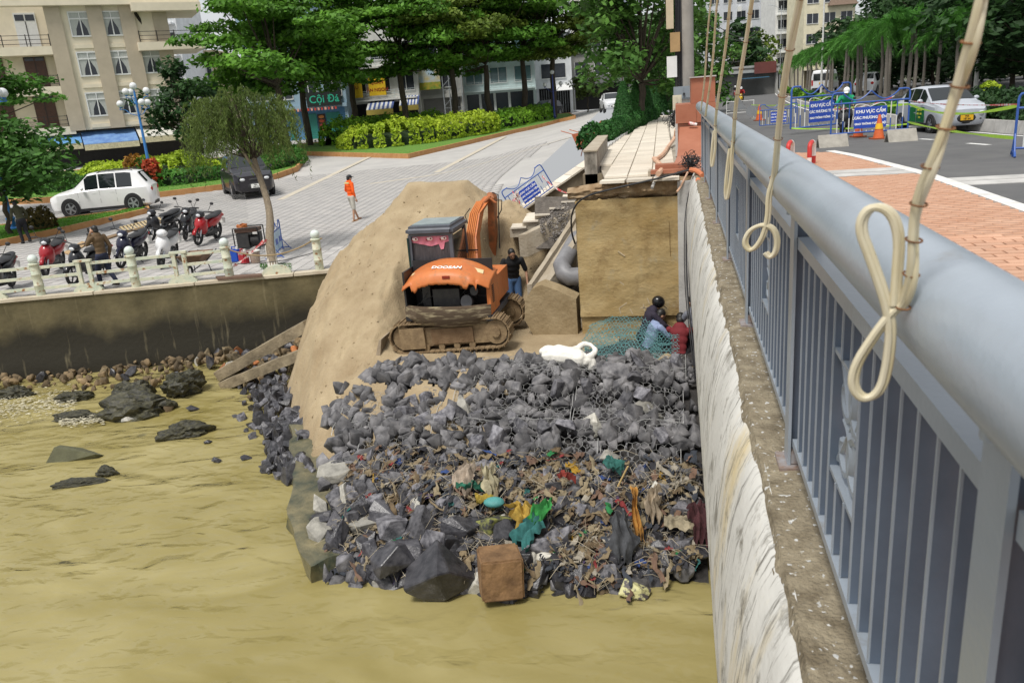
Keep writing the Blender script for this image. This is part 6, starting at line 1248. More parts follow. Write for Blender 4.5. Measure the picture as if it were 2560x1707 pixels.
# ------------------------------------------------------------------ motorbikes
def motorbike(loc, rz, label, c, c2='16161a', kind='step', lean=R(-9), group=None, mirrors=True, stand=True, bs=1.0):
    e = empty('motorbike', loc, rz, label, 'motorbike', group); e.rotation_euler = (lean, 0, rz); e.scale = (bs,) * 3; pm = paintm(c); p2 = paintm(c2); r = .27
    for x, nm in ((.62, 'front_wheel'), (-.60, 'rear_wheel')):
        w = empty(nm, (x, 0, r)); w.parent = e; pts = [Vector((math.cos(a) * (r - .04), 0, math.sin(a) * (r - .04))) for a in np.linspace(0, 2 * math.pi, 25)[:-1]]; MB().tube(pts, .042, 8, closed=True).build('tyre', M_tyre, w, smooth=True); m = MB()
        for a in range(5): m.beam((0, 0, 0), (math.cos(a * 1.257) * .20, 0, math.sin(a * 1.257) * .20), .022, .03, up=(0, 1, 0))
        m.cyl((0, -.05, 0), (0, .05, 0), .06, 12); m.build('rim', M_trim, w)
    MB().tube([(.62, .065, .27), (.50, .065, .62)], .022, 8).build('fork', M_rim, e, smooth=True); MB().tube([(.62, -.065, .27), (.50, -.065, .62)], .022, 8).build('fork', M_rim, e, smooth=True)
    pts = [Vector((.62 + math.cos(a) * .31, 0, .27 + math.sin(a) * .31)) for a in np.linspace(R(20), R(150), 9)]; rows = [[p + Vector((0, s * .055, -.03 * abs(s))) for s in (-1, 0, 1)] for p in pts]; o = MB().loft(rows, closed=False).build('front_fender', pm, e, smooth=True); o.modifiers.new('s', 'SOLIDIFY').thickness = .012
    def shell(st, nm, m): # stations: (x, z_lo, z_hi, half width)
        rings = []
        for x, a, b, h in st: rings.append([Vector((x, h * math.cos(t), (a + b) / 2 + (b - a) / 2 * math.sin(t))) for t in np.linspace(0, 2 * math.pi, 13)[:-1]])
        return MB().loft(rings).build(nm, m, e, smooth=50)
    shell([(.64, .52, .60, .03), (.60, .46, .72, .11), (.52, .36, .84, .17), (.42, .30, .86, .19), (.34, .26, .78, .17), (.30, .28, .62, .12)], 'leg_shield', pm)
    shell([(.36, .86, .92, .08), (.45, .80, 1.00, .14), (.54, .80, .99, .13), (.60, .84, .94, .08)], 'handlebar_cowl', pm if kind == 'scooter' else p2)
    MB().ell((.57, 0, .885), (.055, .085, .055), 12, 8).build('headlight', M_lamp, e, smooth=True)
    shell([(.34, .26, .44, .10), (.20, .24, .42, .13), (-.02, .24, .44, .13), (-.10, .24, .60, .12)], 'floorboard', p2)
    shell([(.02, .44, .62, .07), (-.14, .40, .72, .14), (-.40, .44, .76, .155), (-.68, .56, .78, .12), (-.90, .68, .76, .05)], 'rear_cowl', pm)
    shell([(.10, .70, .74, .07), (-.05, .70, .80, .12), (-.30, .70, .80, .14), (-.55, .73, .86, .13), (-.78, .77, .86, .08)], 'seat', mat('seat_vinyl', (.02, .02, .021), .5))
    MB().ell((-.89, 0, .70), (.05, .08, .05), 10, 6).build('tail_light', M_tail, e, smooth=True); shell([(.10, .16, .40, .09), (-.20, .14, .40, .12), (-.46, .18, .36, .09)], 'engine', M_trim)
    MB().tube([(.0, -.14, .20), (-.3, -.16, .22), (-.80, -.17, .32)], [.025, .05, .055], 10).build('exhaust', mat('exhaust', (.12, .12, .13), .4, metal=.5), e, smooth=True)
    hb = MB(); hb.tube([(.36, -.34, .98), (.44, -.20, 1.0), (.47, 0, .96), (.44, .20, 1.0), (.36, .34, .98)], .014, 6); hb.build('handlebar', M_trim, e, smooth=True)
    for s in (-1, 1):
        MB().cyl((.35, s * .36, .98), (.40, s * .25, .99), .02, 8).build('grip', M_trim, e)
        if mirrors: mi = MB(); mi.tube([(.42, s * .22, 1.0), (.40, s * .30, 1.20)], .007, 6); mi.ell((.40, s * .33, 1.24), (.02, .06, .045), 10, 6); mi.build('mirror', M_trim, e, smooth=True)
    MB().bbox((.25, -.09, .48), (.36, .09, .52)).build('number_bracket', M_trim, e)
    if stand: MB().tube([(-.02, .08, .25), (-.06, .26, .03)], .012, 6).build('side_stand', M_trim, e)
    MB().bbox((-.98, -.09, .44), (-.95, .09, .60)).build('number_plate', P('e2e2dc', .5), e)
    return e
for fp, rp, lb, c, c2, kd in (((-12, 742), (26, 712), 'black motorbike half cut by the left end of the fence', '17181c', '17181c', 'step'), ((118, 692), (152, 664), 'motorbike with red front fairing behind the rusty fence', '9c1420', '1b1b20', 'step'), ((199, 710), (252, 682), 'black scooter with basket next to the man in the tan jacket', '15161b', '15161b', 'scooter'), ((308, 670), (356, 640), 'navy scooter parked beside the white scooter', '181a33', '101018', 'scooter'), ((392, 680), (448, 634), 'big white scooter with black seat', 'dcdcdc', '202024', 'scooter'), ((392, 602), (428, 582), 'small black motorbike behind the white scooter', '1a1b20', '1a1b20', 'step'), ((461, 606), (487, 574), 'tall black scooter with raised mirrors', '121317', '202126', 'scooter'), ((497, 616), (545, 586), 'red and black sport motorbike at the end of the row', 'a5131c', '121216', 'step')):
    rp = (rp[0], rp[1] + 9); f, r = on_p(*fp), on_p(*rp); d = f - r; c_ = (f + r) / 2; motorbike((c_.x, c_.y, zp(c_.x, c_.y) + .012), math.atan2(d.y, d.x), lb, c, c2, kd, bs=1.2)
RIDE = dict(pel=(0, -.18, .80), che=(0, -.08, 1.05), neck=(0, -.04, 1.30), head=(0, .02, 1.45), shL=(-.19, -.04, 1.26), shR=(.19, -.04, 1.26), elL=(-.30, .10, 1.06), elR=(.30, .10, 1.06), wrL=(-.30, .32, 1.0), wrR=(.30, .32, 1.0), hiL=(-.1, -.14, .78), hiR=(.1, -.14, .78), knL=(-.20, .22, .64), knR=(.20, .22, .64), anL=(-.16, .08, .30), anR=(.16, .08, .30))
def rider(p, z, rz, lb, c, shirt, helmet, lb2, pants='15171c', sc=1.0, kind='scooter'):
    motorbike((p.x, p.y, z), rz, lb2, c, '15151a', kind, lean=0, stand=False); person((p.x, p.y, z + .02), rz - math.pi / 2, lb, RIDE, shirt, pants, helmet=helmet, sleeve=1.9, vox=.02)
p = on_r(2112, 336); rider(p, zr(p.y), R(-110), 'rider in green jacket and white helmet stopped behind the barrier', '2b2d30', '0f8a5c', 'dfe3e0', 'dark motorbike under the rider in green')
p = on_r(1853, 262); rider(p, zr(p.y), R(-100), 'rider in red shirt on the yellow scooter', 'c9a20e', '9c1d22', 'd0d0d0', 'yellow scooter coming down the far road')
p = on_r(1838, 246); rider(p, zr(p.y), R(-98), 'rider in black on a red scooter behind the yellow one', '7c1720', '14141a', 'e0e0e0', 'red scooter behind the yellow scooter')
p = on_r(1872, 217); rider(p, zr(p.y), R(-100), 'rider in dark clothes far up the road beside the red car', '202736', '1b2130', '2a2a30', 'dark scooter far up the road')
p = on_r(2136, 192 + 25); rider(p, zr(p.y), R(75), 'rider going away between the palm trunks', '1b1b20', '202430', '202024', 'black scooter going away beyond the palms')
# ------------------------------------------------------------------ fence, lamps, barriers and small things
M_fen = mat('peeling_paint', (.46, .52, .42), .75, .15, 5, bump=.4, bscale=25, col2=(.62, .60, .46), f2=(.35, .65)); n = M_fen.node_tree.nodes; l = M_fen.node_tree.links; b = n['Principled BSDF']; src = b.inputs['Base Color'].links[0].from_socket
tc = n.new('ShaderNodeTexCoord'); nz = n.new('ShaderNodeTexNoise'); nz.inputs['Scale'].default_value = 6; nz.inputs['Detail'].default_value = 8; l.new(tc.outputs['Object'], nz.inputs[0]); r = n.new('ShaderNodeMapRange'); l.new(nz.outputs[0], r.inputs[0]); r.inputs[1].default_value = .58; r.inputs[2].default_value = .68
x = n.new('ShaderNodeMix'); x.data_type = 'RGBA'; l.new(r.outputs[0], x.inputs[0]); l.new(src, x.inputs[6]); x.inputs[7].default_value = (.27, .12, .04, 1); l.new(x.outputs[2], b.inputs['Base Color'])
fe = empty('quay_fence', QA + QN * .2, 0, 'rusty cream and pale green fence along the quay edge', 'fence'); FO = QA + QN * .2
def onq(px, py): p = at_z(px, py, -2.5); u = (p - FO).dot(QD); return u
posts = [onq(85 + 11, 743), onq(336, 721), onq(571, 700)]; step = (posts[2] - posts[0]) / 2; allp = [posts[0] - step] + posts + [onq(799, 677)]
for u in allp:
    c = QD * u; MB().lathe([(.12, -.02), (.12, .28), (.128, .29), (.128, .32), (.12, .33), (.12, .58), (.128, .59), (.128, .62), (.12, .63), (.12, .86), (.15, .87), (.15, .90), (.09, .92)], c, 16).build('post', M_fen, fe, smooth=40); MB().ell(c + Vector((0, 0, 1.02)), .13, 16, 10).build('globe_cap', mat('globe_cap', (.58, .64, .60), .6, .15, 6), fe, smooth=True)
for a, b in zip(allp[:-2], allp[1:-1]):
    m_ = (a + b) / 2; c = QD * m_
    for s in (-.14, .14): MB().box(c + QD * s + Vector((0, 0, .48)), (.10, .10, .72), rz=math.atan2(QD.y, QD.x)).build('frame_upright', M_fen, fe)
    MB().box(c + Vector((0, 0, .86)), (.46, .13, .06), rz=math.atan2(QD.y, QD.x)).build('frame_cap', M_fen, fe)
    pts = [QD * (.40 * math.cos(t)) + Vector((0, 0, .24 * math.sin(t) - .01)) for t in np.linspace(0, math.pi, 12)]; MB().prism([c + p - QN * .06 for p in pts], QN * .12).build('half_round_foot', M_fen, fe)
    for z in (.20, .50, .78):
        for u0, u1 in ((a + .12, m_ - .19), (m_ + .19, b - .12)): MB().beam(QD * u0 + Vector((0, 0, z)), QD * u1 + Vector((0, 0, z + .01)), .07, .075).build('rail', M_fen, fe)
u = onq(690, 688); pts = [QD * (.42 * math.cos(t)) + Vector((0, 0, .28 * math.sin(t) - .01)) for t in np.linspace(0, math.pi, 12)]; MB().prism([QD * u + p - QN * .06 for p in pts], QN * .12).build('half_round_foot', M_fen, fe)
M_rope = mat('tan_rope', (.30, .22, .12), .9)
def sag(a, b, s, n=16): return [a.lerp(b, t) - Vector((0, 0, s * 4 * t * (1 - t))) for t in np.linspace(0, 1, n)]
pa = FO + QD * allp[-2] + Vector((.1, 0, .82)); pb_ = FO + QD * allp[-1] + Vector((-.05, 0, .88))
MB().tube(sag(pa, pb_, .30) + [pb_ + Vector((.25, 0, .02))], .022, 6).build('rope', M_rope, smooth=True, label='thick tan rope slung between two fence posts', cat='rope'); MB().tube(sag(pa + Vector((0, .05, -.4)), pb_ + Vector((0, .05, -.35)), .12), .012, 6).build('cable', M_bc, smooth=True, label='black cable strung low between the last fence posts', cat='cable')
# lamps ---------------------------------------------------------------------
M_bl = mat('lamp_blue', (.045, .20, .52), .45, .15, 4); M_gl = mat('globe_glass', (.66, .68, .68), .15, .12, 12, spec=.6)
def lamp(p, H, label, arms, scale=1, dark=False):
    e = empty('street_lamp', p, 0, label, 'street lamp'); m = M_bl if not dark else mat('lamp_navy', (.03, .05, .22), .5)
    MB().lathe([(.24, 0), (.24, .08), (.16, .14), (.15, .4), (.20, .5), (.13, .6), (.10, 1.0), (.075, H * .62), (.06, H * .92), (.075, H * .93), (.03, H)], (0, 0, 0), 14).build('pole', m, e, smooth=40)
    MB().ell((0, 0, H + .18), .22, 14, 10).build('globe', M_gl, e, smooth=True); MB().lathe([(.10, H - .02), (.12, H + .03), (.06, H + .05)], (0, 0, 0), 12).build('globe_cup', m, e)
    for a, z, L in arms:
        d = Vector((math.cos(a), math.sin(a), 0)); pts = smoothp([Vector((0, 0, z)) + d * .05, Vector((0, 0, z + .12)) + d * L * .5, Vector((0, 0, z + .42)) + d * L * .75, Vector((0, 0, z + .40)) + d * L * 1.15, Vector((0, 0, z + .5)) + d * L], 2)
        MB().tube(pts, .022, 6).build('arm', m, e, smooth=True); g = Vector((0, 0, z + .55)) + d * L; MB().lathe([(.05, -.06), (.11, 0), (.06, .03)], g, 10).build('globe_cup', m, e); MB().ell(g + Vector((0, 0, .2)), .21, 14, 10).build('globe', M_gl, e, smooth=True)
    e.scale = (scale,) * 3; return e
p = at_d(370, 400, 50); p.z = zp(p.x, p.y) + .3; top = at_d(340, 217, 50).z
H1 = (top - p.z) - .2; lamp(p, H1, 'blue seven-globe street lamp rising from the planting island', [(i * 1.047 + .4, H1 * (.72 if i % 2 else .84), .95 if i % 2 else .7) for i in range(6)])
p = on_p(36, 585); p.z += .18; lamp(p, 6.5, 'blue street lamp with stepped base in the grass strip', [(i * 1.047, 4.9, .9) for i in range(6)])
p = on_p(1030, 318); top = at_d(1020, 219, depth(p) * 1.0).z; p.z += .3; H1 = max(3.5, top - p.z); lamp(p, H1, 'blue three-globe lamp behind the lime hedge', [(0.2, H1 * .62, 1.0), (3.34, H1 * .62, 1.0)])
p = on_p(1387, 304); lamp(p, 4.6, 'dark blue lamp post beside the black hatchback', [(.2, 2.9, .8), (3.34, 2.9, .8)], 1.05, True)
# crowd barriers ------------------------------------------------------------
M_bb = mat('barrier_blue', (.035, .10, .36), .45, .15, 8); M_bw = mat('barrier_white', (.70, .70, .68), .5, .1, 8); M_sb = mat('sign_blue', (.025, .075, .45), .4, .08, 3)
def barrier(name_label, sign=True, legs=True, L=2.0, feet=None, sgl=1.0):
    e = empty('crowd_barrier', (0, 0, 0), 0, name_label, 'barrier'); z0, z1 = .16, .92; h = L / 2
    for z in (z0, z1): MB().tube([(-h, 0, z), (h, 0, z)], .022, 8).build('rail', M_bb, e, smooth=True)
    for s in (-1, 1): MB().tube(smoothp([Vector((s * h, 0, 0 if legs else z0)), Vector((s * h, 0, z1)), Vector((s * h, 0, 1.12)), Vector((s * (h - .05), 0, 1.2)), Vector((s * (h - .3), 0, 1.19))], 1), .024, 8).build('end_post', M_bb, e, smooth=True)
    pts = [Vector((-h + .3 + (L - .6) * t, 0, 1.02 + .17 * abs(math.cos(t * math.pi * 2)) ** .8 * (1 if True else 0))) for t in np.linspace(0, 1, 33)]
    pts = [Vector((-h + .25 + (L - .5) * t, 0, 1.0 + .2 * abs(math.cos(t * math.pi)))) if False else Vector((-h + .25 + (L - .5) * t, 0, 1.20 - .22 * abs(math.sin(t * math.pi * 2)))) for t in np.linspace(0, 1, 33)]
    MB().tube(pts, .018, 6).build('wave_rail', M_bb, e, smooth=True)
    n = 13
    for i in range(1, n):
        x = -h + L * i / n; sp = .5 if i % 2 else .42
        if sign and abs(x) < .40: 
            MB().tube([(x, 0, z0), (x, 0, .28)], .014, 6).build('bar', M_bw, e); continue
        b = MB(); b.tube([(x, 0, z0), (x, 0, z0 + (z1 - z0) * sp)], .014, 6); b.cur = 1; b.tube([(x, 0, z0 + (z1 - z0) * sp), (x, 0, z1)], .014, 6); b.build('bar', [M_bw, M_bb] if i % 2 else [M_bb, M_bw], e)
    if sign:
        sg = MB().bbox((-.42, -.035, .26), (.42, -.022, .80)).build('sign_board', M_sb, e)
        for k_, (t, s_) in enumerate((('KHU VỰC CẤM', .112), ('CÁC PHƯƠNG TIỆN', .092), ('GIAO THÔNG ĐƯỜNG BỘ', .067))): write_on(t, s_, P('f2f2f2', .6), sg, (0, -.037, .68 - .155 * k_), (1, 0, 0), (0, 0, 1), .0035)
        MB().tube([Vector((.40 * math.cos(t) , 0, .80 + .08 * abs(math.sin(t * 2)))) for t in np.linspace(0, math.pi, 21)], .012, 6).build('scallop_bar', M_bw, e, smooth=True)
    if legs:
        for s in (-1, 1):
            MB().tube([(s * h, -.34, .02), (s * h, -.25, .10), (s * h, .25, .10), (s * h, .34, .02)], .022, 8).build('foot', M_bb, e, smooth=True); MB().tube([(s * h, -.25, .10), (s * h, 0, .45)], .016, 6).tube([(s * h, .25, .10), (s * h, 0, .45)], .016, 6).build('brace', M_bb, e)
    return e
def place(e, a, b, z=None, L=2.0, tilt=0, zf=None):
    d = b - a; e.location = (a + b) / 2; X_ = d.normalized(); Z_ = Vector((0, 0, 1)); Z_ = (Z_ - X_ * X_.z).normalized(); Y_ = Z_.cross(X_); M = Matrix((X_, Y_, Z_)).transposed().to_4x4(); s = d.length / L
    M = M @ Matrix.Rotation(tilt, 4, 'X') @ Matrix.Diagonal((s, s, s, 1)); M.translation = (a + b) / 2; e.matrix_world = M
e = barrier('blue barrier with prohibition sign tilted along the sloping coping', legs=False); place(e, at_y(1292, 540, 19.6) + Vector((0, 0, -.05)), at_y(1388, 470, 20.3) + Vector((0, 0, -.05)), L=2.0, tilt=R(-8))
a, b = on_r(2076, 352), on_r(2268, 338); z = Vector((0, 0, .0)); e = barrier('blue barrier with sharp prohibition sign resting on two concrete wedges', legs=False); place(e, a + z, b + z)
a, b = on_r(1976, 338), on_r(2122, 322); e = barrier('blue barrier with faded sign standing behind the sharp one', legs=False); place(e, a, b)
a, b = on_r(1918, 322), on_r(1992, 315); e = barrier('smaller looking blue barrier with sign farthest up the closed lane', legs=False); place(e, a + Vector((-.3, .3, 0)), b)
a = on_r(2530, 395) ; e = barrier('blue barrier with splayed legs on the open roadway', legs=True); place(e, on_r(2532, 392), on_r(2532, 392) + Vector((1.9, -.5, 0)))
a = at_z(688, 648, -2.5); b = at_z(730, 600, -2.5); e = barrier('peeling blue and white barrier standing beside the thin tree', sign=False); place(e, a, a + (b - a).normalized() * 1.7, L=2.0)
for i in range(4): MB().bbox((-.8 + i * .4, -.03, .22 + .2 * (i % 2)), (-.42 + i * .4, -.018, .42 + .2 * (i % 2))).build('check_plate', M_sb if i % 2 else mat('pale_blue', (.40, .55, .70), .6), e)
MB().bbox((-.85, -.015, .2), (.85, -.005, .88)).build('backing_sheet', mat('pale_blue_sheet', (.45, .58, .70), .6, .2, 5), e)
# wedges, cones, hoops
M_wd = mat('wedge_concrete', (.34, .32, .28), .9, .2, 5, bump=.4, bscale=25)
for px, py, lb in ((2080, 368, 'grey concrete wedge under the barrier end opposite the taxi'), (2252, 354, 'grey concrete wedge next to the taxi')):
    p = on_r(px, py); e = empty('concrete_wedge', (p.x, p.y, zr(p.y) + .003), R(8), lb, 'wedge')
    MB().add([(-.42, -.20, 0), (.42, -.20, 0), (.42, .22, 0), (-.42, .22, 0), (-.42, .0, .36), (.42, .0, .36), (-.42, -.15, 0), (-.42, .17, 0), (-.42, .0, .28), (.42, -.15, 0), (.42, .17, 0), (.42, 0, .28)], [(0, 1, 5, 4), (2, 3, 4, 5), (0, 4, 8, 6), (3, 7, 8, 4), (1, 9, 11, 5), (2, 5, 11, 10), (6, 8, 11, 9), (7, 10, 11, 8)]).build('wedge_body', M_wd, e)
M_con = mat('cone_orange', (.60, .12, .03), .5, .15, 6)
for px, py, lb, s in ((2145, 343, 'orange traffic cone half hidden behind the sign board', 1), (2196, 348, 'orange traffic cone with a yellow band under the barrier', 1.05), (1898, 302, 'orange striped cone beside the fallen signs up the lane', 1.15)):
    p = on_r(px, py); e = empty('traffic_cone', (p.x, p.y, zr(p.y) + .003), .2, lb, 'traffic cone'); e.scale = (s,) * 3
    MB().box((0, 0, .02), (.42, .42, .04)).build('base', mat('cone_base', (.32, .07, .02), .6), e); MB().lathe([(.16, .04), (.035, .70), (.03, .72)], (0, 0, 0), 18).build('cone_body', M_con, e, smooth=40); MB().lathe([(.122, .30), (.091, .46)], (0, 0, 0), 18, cap=False).build('band', P('e0b020', .5), e)
for px, py, lb in ((1975, 412, 'red and white hoop bollard closer to the railing'), (2028, 413, 'red and white hoop bollard closer to the kerb')):
    p = at_z(px, py, .2); e = empty('hoop_bollard', (p.x, p.y, .19), R(70), lb, 'bollard'); e.scale = (.8, .8, .72); M_rd = mat('bollard_red', (.50, .035, .03), .5, .1, 6); M_wh = mat('bollard_white', (.74, .72, .69), .5, .1, 6)
    arc_ = [Vector((.22 * math.cos(t), 0, .46 + .12 * math.sin(t))) for t in np.linspace(0, math.pi, 11)]
    MB().tube([(.22, 0, 0), (.22, 0, .22)], .05, 12).build('leg', M_rd, e, smooth=True); MB().tube([(.22, 0, .22), (.22, 0, .46)] + arc_[1:6], .05, 12).build('bend', M_wh, e, smooth=True); MB().tube([(-.22, 0, 0), (-.22, 0, .22)], .05, 12).build('leg', M_wh, e, smooth=True); MB().tube([(-.22, 0, .22), (-.22, 0, .46)] + arc_[::-1][1:6], .05, 12).build('bend', M_rd, e, smooth=True)
# tapes
M_tl = mat('lime_tape', (.48, .80, .06), .5, .08, 6); M_tr = mat('red_white_tape', (.62, .10, .10), .6, .1, 5, col2=(.74, .70, .68), f2=(.48, .52))
def tape(a, b, s, w, m, label, name='warning_tape'):
    pts = sag(a, b, s, 18); rows = [[p - Vector((0, 0, w / 2 * (1 + .4 * math.sin(i * .9)))), p + Vector((0, .01 * math.sin(i * 1.7), w / 2 * (1 + .4 * math.sin(i * .9))))] for i, p in enumerate(pts)]; o = MB().loft(rows, closed=False).build(name, m, label=label, cat='tape'); o.modifiers.new('s', 'SOLIDIFY').thickness = .002
bz = lambda px, py, z: (lambda p: Vector((p.x, p.y, p.z + z)))(on_r(px, py))
A1 = bz(2266, 338, .98); A2 = bz(2266, 338, .42); C1 = bz(2532, 392, .95); C2 = bz(2532, 392, .35)
tape(A1, C1, .22, .05, M_tl, 'upper lime tape crossing in front of the taxi'); tape(A2, C2, .06, .05, M_tl, 'lower lime tape crossing in front of the taxi'); tape(A1 + Vector((0, 0, .1)), C1 + Vector((0, 0, .02)), .06, .025, M_tr, 'thin red and white tape strung above the lime tapes')
tape(bz(1992, 315, .9), A1, .12, .05, M_tl, 'lime tape running along the tops of the barriers'); tape(bz(1976, 338, .25), bz(2266, 338, .35), .08, .035, M_tl, 'lime tape running along the feet of the barriers')
tape(bz(2076, 352, 1.0), bz(2230, 338, 1.25), .12, .03, M_tr, 'red and white tape twisted over the sharp sign'); tape(bz(1878, 300, .8), bz(1992, 315, .95), .05, .03, M_tl, 'lime tape tied to the fallen traffic signs')
tape(at_y(1355, 440, 20.0), at_y(1438, 485, 19.0), .12, .04, M_tr, 'red and white tape hanging off the tilted barrier'); tape(at_y(1438, 485, 19), at_y(1480, 478, 18), .03, .04, M_tr, 'red and white tape lying over the broken stairs')
mb = MB(); c = at_y(1292, 520, 19.3)
for i in range(40): mb.tube([c + Vector((rg.gauss(0, .05), rg.gauss(0, .05), .35 - .9 * k_ / 4 + rg.gauss(0, .04))) for k_ in range(5)], .012, 4)
mb.build('tape_bundle', M_tr, label='bunch of red and white tape knotted on the tilted barrier', cat='tape')
tape(pa + Vector((.1, .3, -.2)), at_z(668, 600, -1.7), .05, .07, M_tr, 'red and white tape from the fence to the thin tree'); tape(pa + Vector((0, .1, -.5)), at_z(660, 600, -1.5), .05, .06, M_tr, 'second red and white tape crossing the jerrycans')
MB().tube([at_y(1722, 308, 17.15), at_y(1742, 312, 17.15)], .03, 8).build('tape_wrap', M_tr, label='red and white tape wrapped round the brown pillar', cat='tape')
# folding traffic sign frames seen from behind
p = on_r(1850, 300); e = empty('sign_frame', (p.x, p.y, zr(p.y)), R(5), 'grey traffic sign frame seen from behind on the closed lane', 'traffic sign'); M_sg = mat('sign_back', (.22, .23, .24), .5)
for x in (-.75, .75): MB().tube([(x, 0, 0), (x, 0, 1.05)], .02, 6).build('leg', M_bw, e)
for z in (.40, .55, 1.02): MB().tube([(-.75, 0, z), (.75, 0, z)], .018, 6).build('bar', M_bw, e)
MB().prism([(-.55, -.03, .58), (.35, -.03, .58), (-.1, -.03, 1.3)], (0, .02, 0)).build('triangle_board', M_sg, e); MB().cyl((.62, -.05, .45), (.62, -.03, .45), .30, 24).build('round_board', M_sg, e)
for x in (-.75, .75): MB().box((x, 0, .04), (.3, .2, .08)).build('weight', M_wd, e)
# hand cart
p = at_d(1484, 390, 34); p.z = max(p.z - .1, zp(p.x, p.y)); e = empty('hand_cart', p, R(-20), 'rusty orange two-wheeled refuse cart standing beside the conifer hedge', 'cart'); M_cart = mat('rusty_orange', (.36, .09, .04), .7, .35, 5, col2=(.46, .15, .07))
MB().add([(-.5, -.45, .35), (.5, -.45, .35), (.5, .45, .35), (-.5, .45, .35), (-.75, -.5, 1.0), (.75, -.5, 1.15), (.75, .5, 1.15), (-.75, .5, 1.0)], [(3, 2, 1, 0), (0, 1, 5, 4), (1, 2, 6, 5), (2, 3, 7, 6), (3, 0, 4, 7)]).build('tray', M_cart, e).modifiers.new('s', 'SOLIDIFY').thickness = .03
for s in (-1, 1): MB().tube([Vector((.1 + math.cos(t) * .30, s * .52, .33 + math.sin(t) * .30)) for t in np.linspace(0, 2 * math.pi, 21)[:-1]], .03, 6, closed=True).build('wheel', M_tyre, e, smooth=True); MB().tube([(-.6, s * .4, .95), (-1.3, s * .4, 1.15)], .02, 6).build('handle', M_cart, e)
MB().prism([(.2, -.4, 1.1), (.75, -.4, 1.1), (.6, -.4, 1.5)], (0, .05, 0)).build('raised_flap', M_cart, e); MB().tube([(-.6, .2, .35), (-.7, .2, .02)], .02, 6).build('leg', M_cart, e)
# utility pole and cabinets
p = at_y(1722, 380, 21.6); e = empty('utility_pole', (-.05, 21.8, .1), 0, 'tall concrete utility pole wrapped in black cables behind the cabinets', 'utility pole'); px_ = at_y(1712, 100, 21.8).x + .05
MB().tube([(px_, 0, 0), (px_, 0, 9)], [.24, .17], 14).build('pole', mat('pole_concrete', (.30, .28, .25), .85, .15, 3), e, smooth=True)
for k_ in range(4): MB().tube([(px_ - .24 + .05 * k_, -.24, .9), (px_ - .22 + .04 * k_, -.22, 3.5), (px_ - .2 + .03 * k_, -.2, 9)], .022, 6).build('cable', M_bc, e, smooth=True)
MB().bbox((px_ - .45, -.35, 3.0), (px_ - .27, -.15, 3.7)).build('meter_box', P('b9aa90', .6), e); MB().bbox((px_ - .36, -.4, 2.45), (px_ - .12, -.2, 2.9)).build('meter_box', mat('wood_box', (.34, .22, .10), .7), e); MB().bbox((px_ - .45, -.38, 1.85), (px_ - .2, -.18, 2.35)).build('meter_box', P('d2d2d0', .5), e)
for k_, (x0, x1, y0, y1, z0, z1, c, lb) in enumerate(((1682, 1704, 238, 276, 0, 0, 'c9c3ae', 'cream electrical cabinet behind the brown pillar'), (1684, 1736, 214, 250, 0, 0, '7d858c', 'grey steel switch cabinet beside the brown pillar'))):
    a = at_y(x0, y1, 19.6 + k_ * 1.3); b = at_y(x1, y0, 19.6 + k_ * 1.3); e = empty('electric_cabinet', (a.x, a.y, a.z), 0, lb, 'cabinet'); w = b.x - a.x; h = b.z - a.z
    MB().bbox((0, 0, 0), (w, .5, h)).build('cabinet_box', P(c, .5), e); MB().bbox((.02, -.012, .03), (w * .48, 0, h - .03)).build('cabinet_door', P(c, .45), e); MB().bbox((w * .52, -.012, .03), (w - .02, 0, h - .03)).build('cabinet_door', P(c, .45), e); MB().cyl((w * .5, -.05, h * .4), (w * .5, 0, h * .4), .03, 8).build('lock', M_trim, e)
    MB().bbox((.05, .05, -a.z + .15), (w - .05, .45, 0)).build('plinth', M_conc, e)
# things on the square: generator, cans, barrow, boards, mesh panel
p = at_z(628, 622, -2.5); e = empty('generator', p, R(10), 'black framed portable generator with coiled orange cable', 'generator')
for x in (-.42, .42):
    for y in (-.3, .3): MB().tube([(x, y, 0), (x, y, .75)], .022, 6).build('frame_tube', M_blk, e)
for z in (.05, .75):
    for y in (-.3, .3): MB().tube([(-.42, y, z), (.42, y, z)], .022, 6).build('frame_tube', M_blk, e)
MB().bbox((-.36, -.24, .08), (.05, .24, .58)).build('engine', M_eng, e); MB().cyl((.08, 0, .30), (.38, 0, .30), .19, 16).build('alternator', M_eng, e, smooth=True); MB().bbox((-.38, -.26, .60), (.38, .26, .72)).build('fuel_tank', mat('tank_brown', (.10, .05, .03), .5), e); mb = MB()
for i in range(10): mb.tube([Vector((-.15 + .16 * math.cos(t) + rg.gauss(0, .02), .14 * math.sin(t) - .1, .76 + .01 * i + rg.gauss(0, .015))) for t in np.linspace(0, 6.3, 14)], .012, 4)
mb.build('cable_coil', mat('orange_coil', (.50, .16, .04), .6), e); MB().bbox((.40, -.28, .3), (.46, .0, .6)).build('control_panel', M_trim, e)
def can(px, py, c, lb, s=1):
    p = at_z(px, py, -2.5); e = empty('jerrycan', p, R(rg.uniform(-30, 30)), lb, 'jerrycan'); me = MB().box((0, 0, .17), (.26, .18, .34)).mesh('b', P(c, .4)); bm = bmesh.new(); bm.from_mesh(me); bmesh.ops.bevel(bm, geom=list(bm.edges), offset=.03, segments=2, affect='EDGES'); bm.to_mesh(me); bm.free(); put('can_body', me, e); MB().cyl((.07, 0, .33), (.07, 0, .40), .035, 10).build('cap', P('d8d8d0', .5), e); MB().tube([(-.09, 0, .33), (-.09, 0, .40), (.03, 0, .40), (.03, 0, .34)], .014, 6).build('handle', P(c, .4), e); e.scale = (s,) * 3
can(592, 655, '1747a8', 'blue jerrycan leaning by the last railed fence post', 1.2); can(612, 660, 'a32832', 'dark red jerrycan beside the blue one', 1.15)
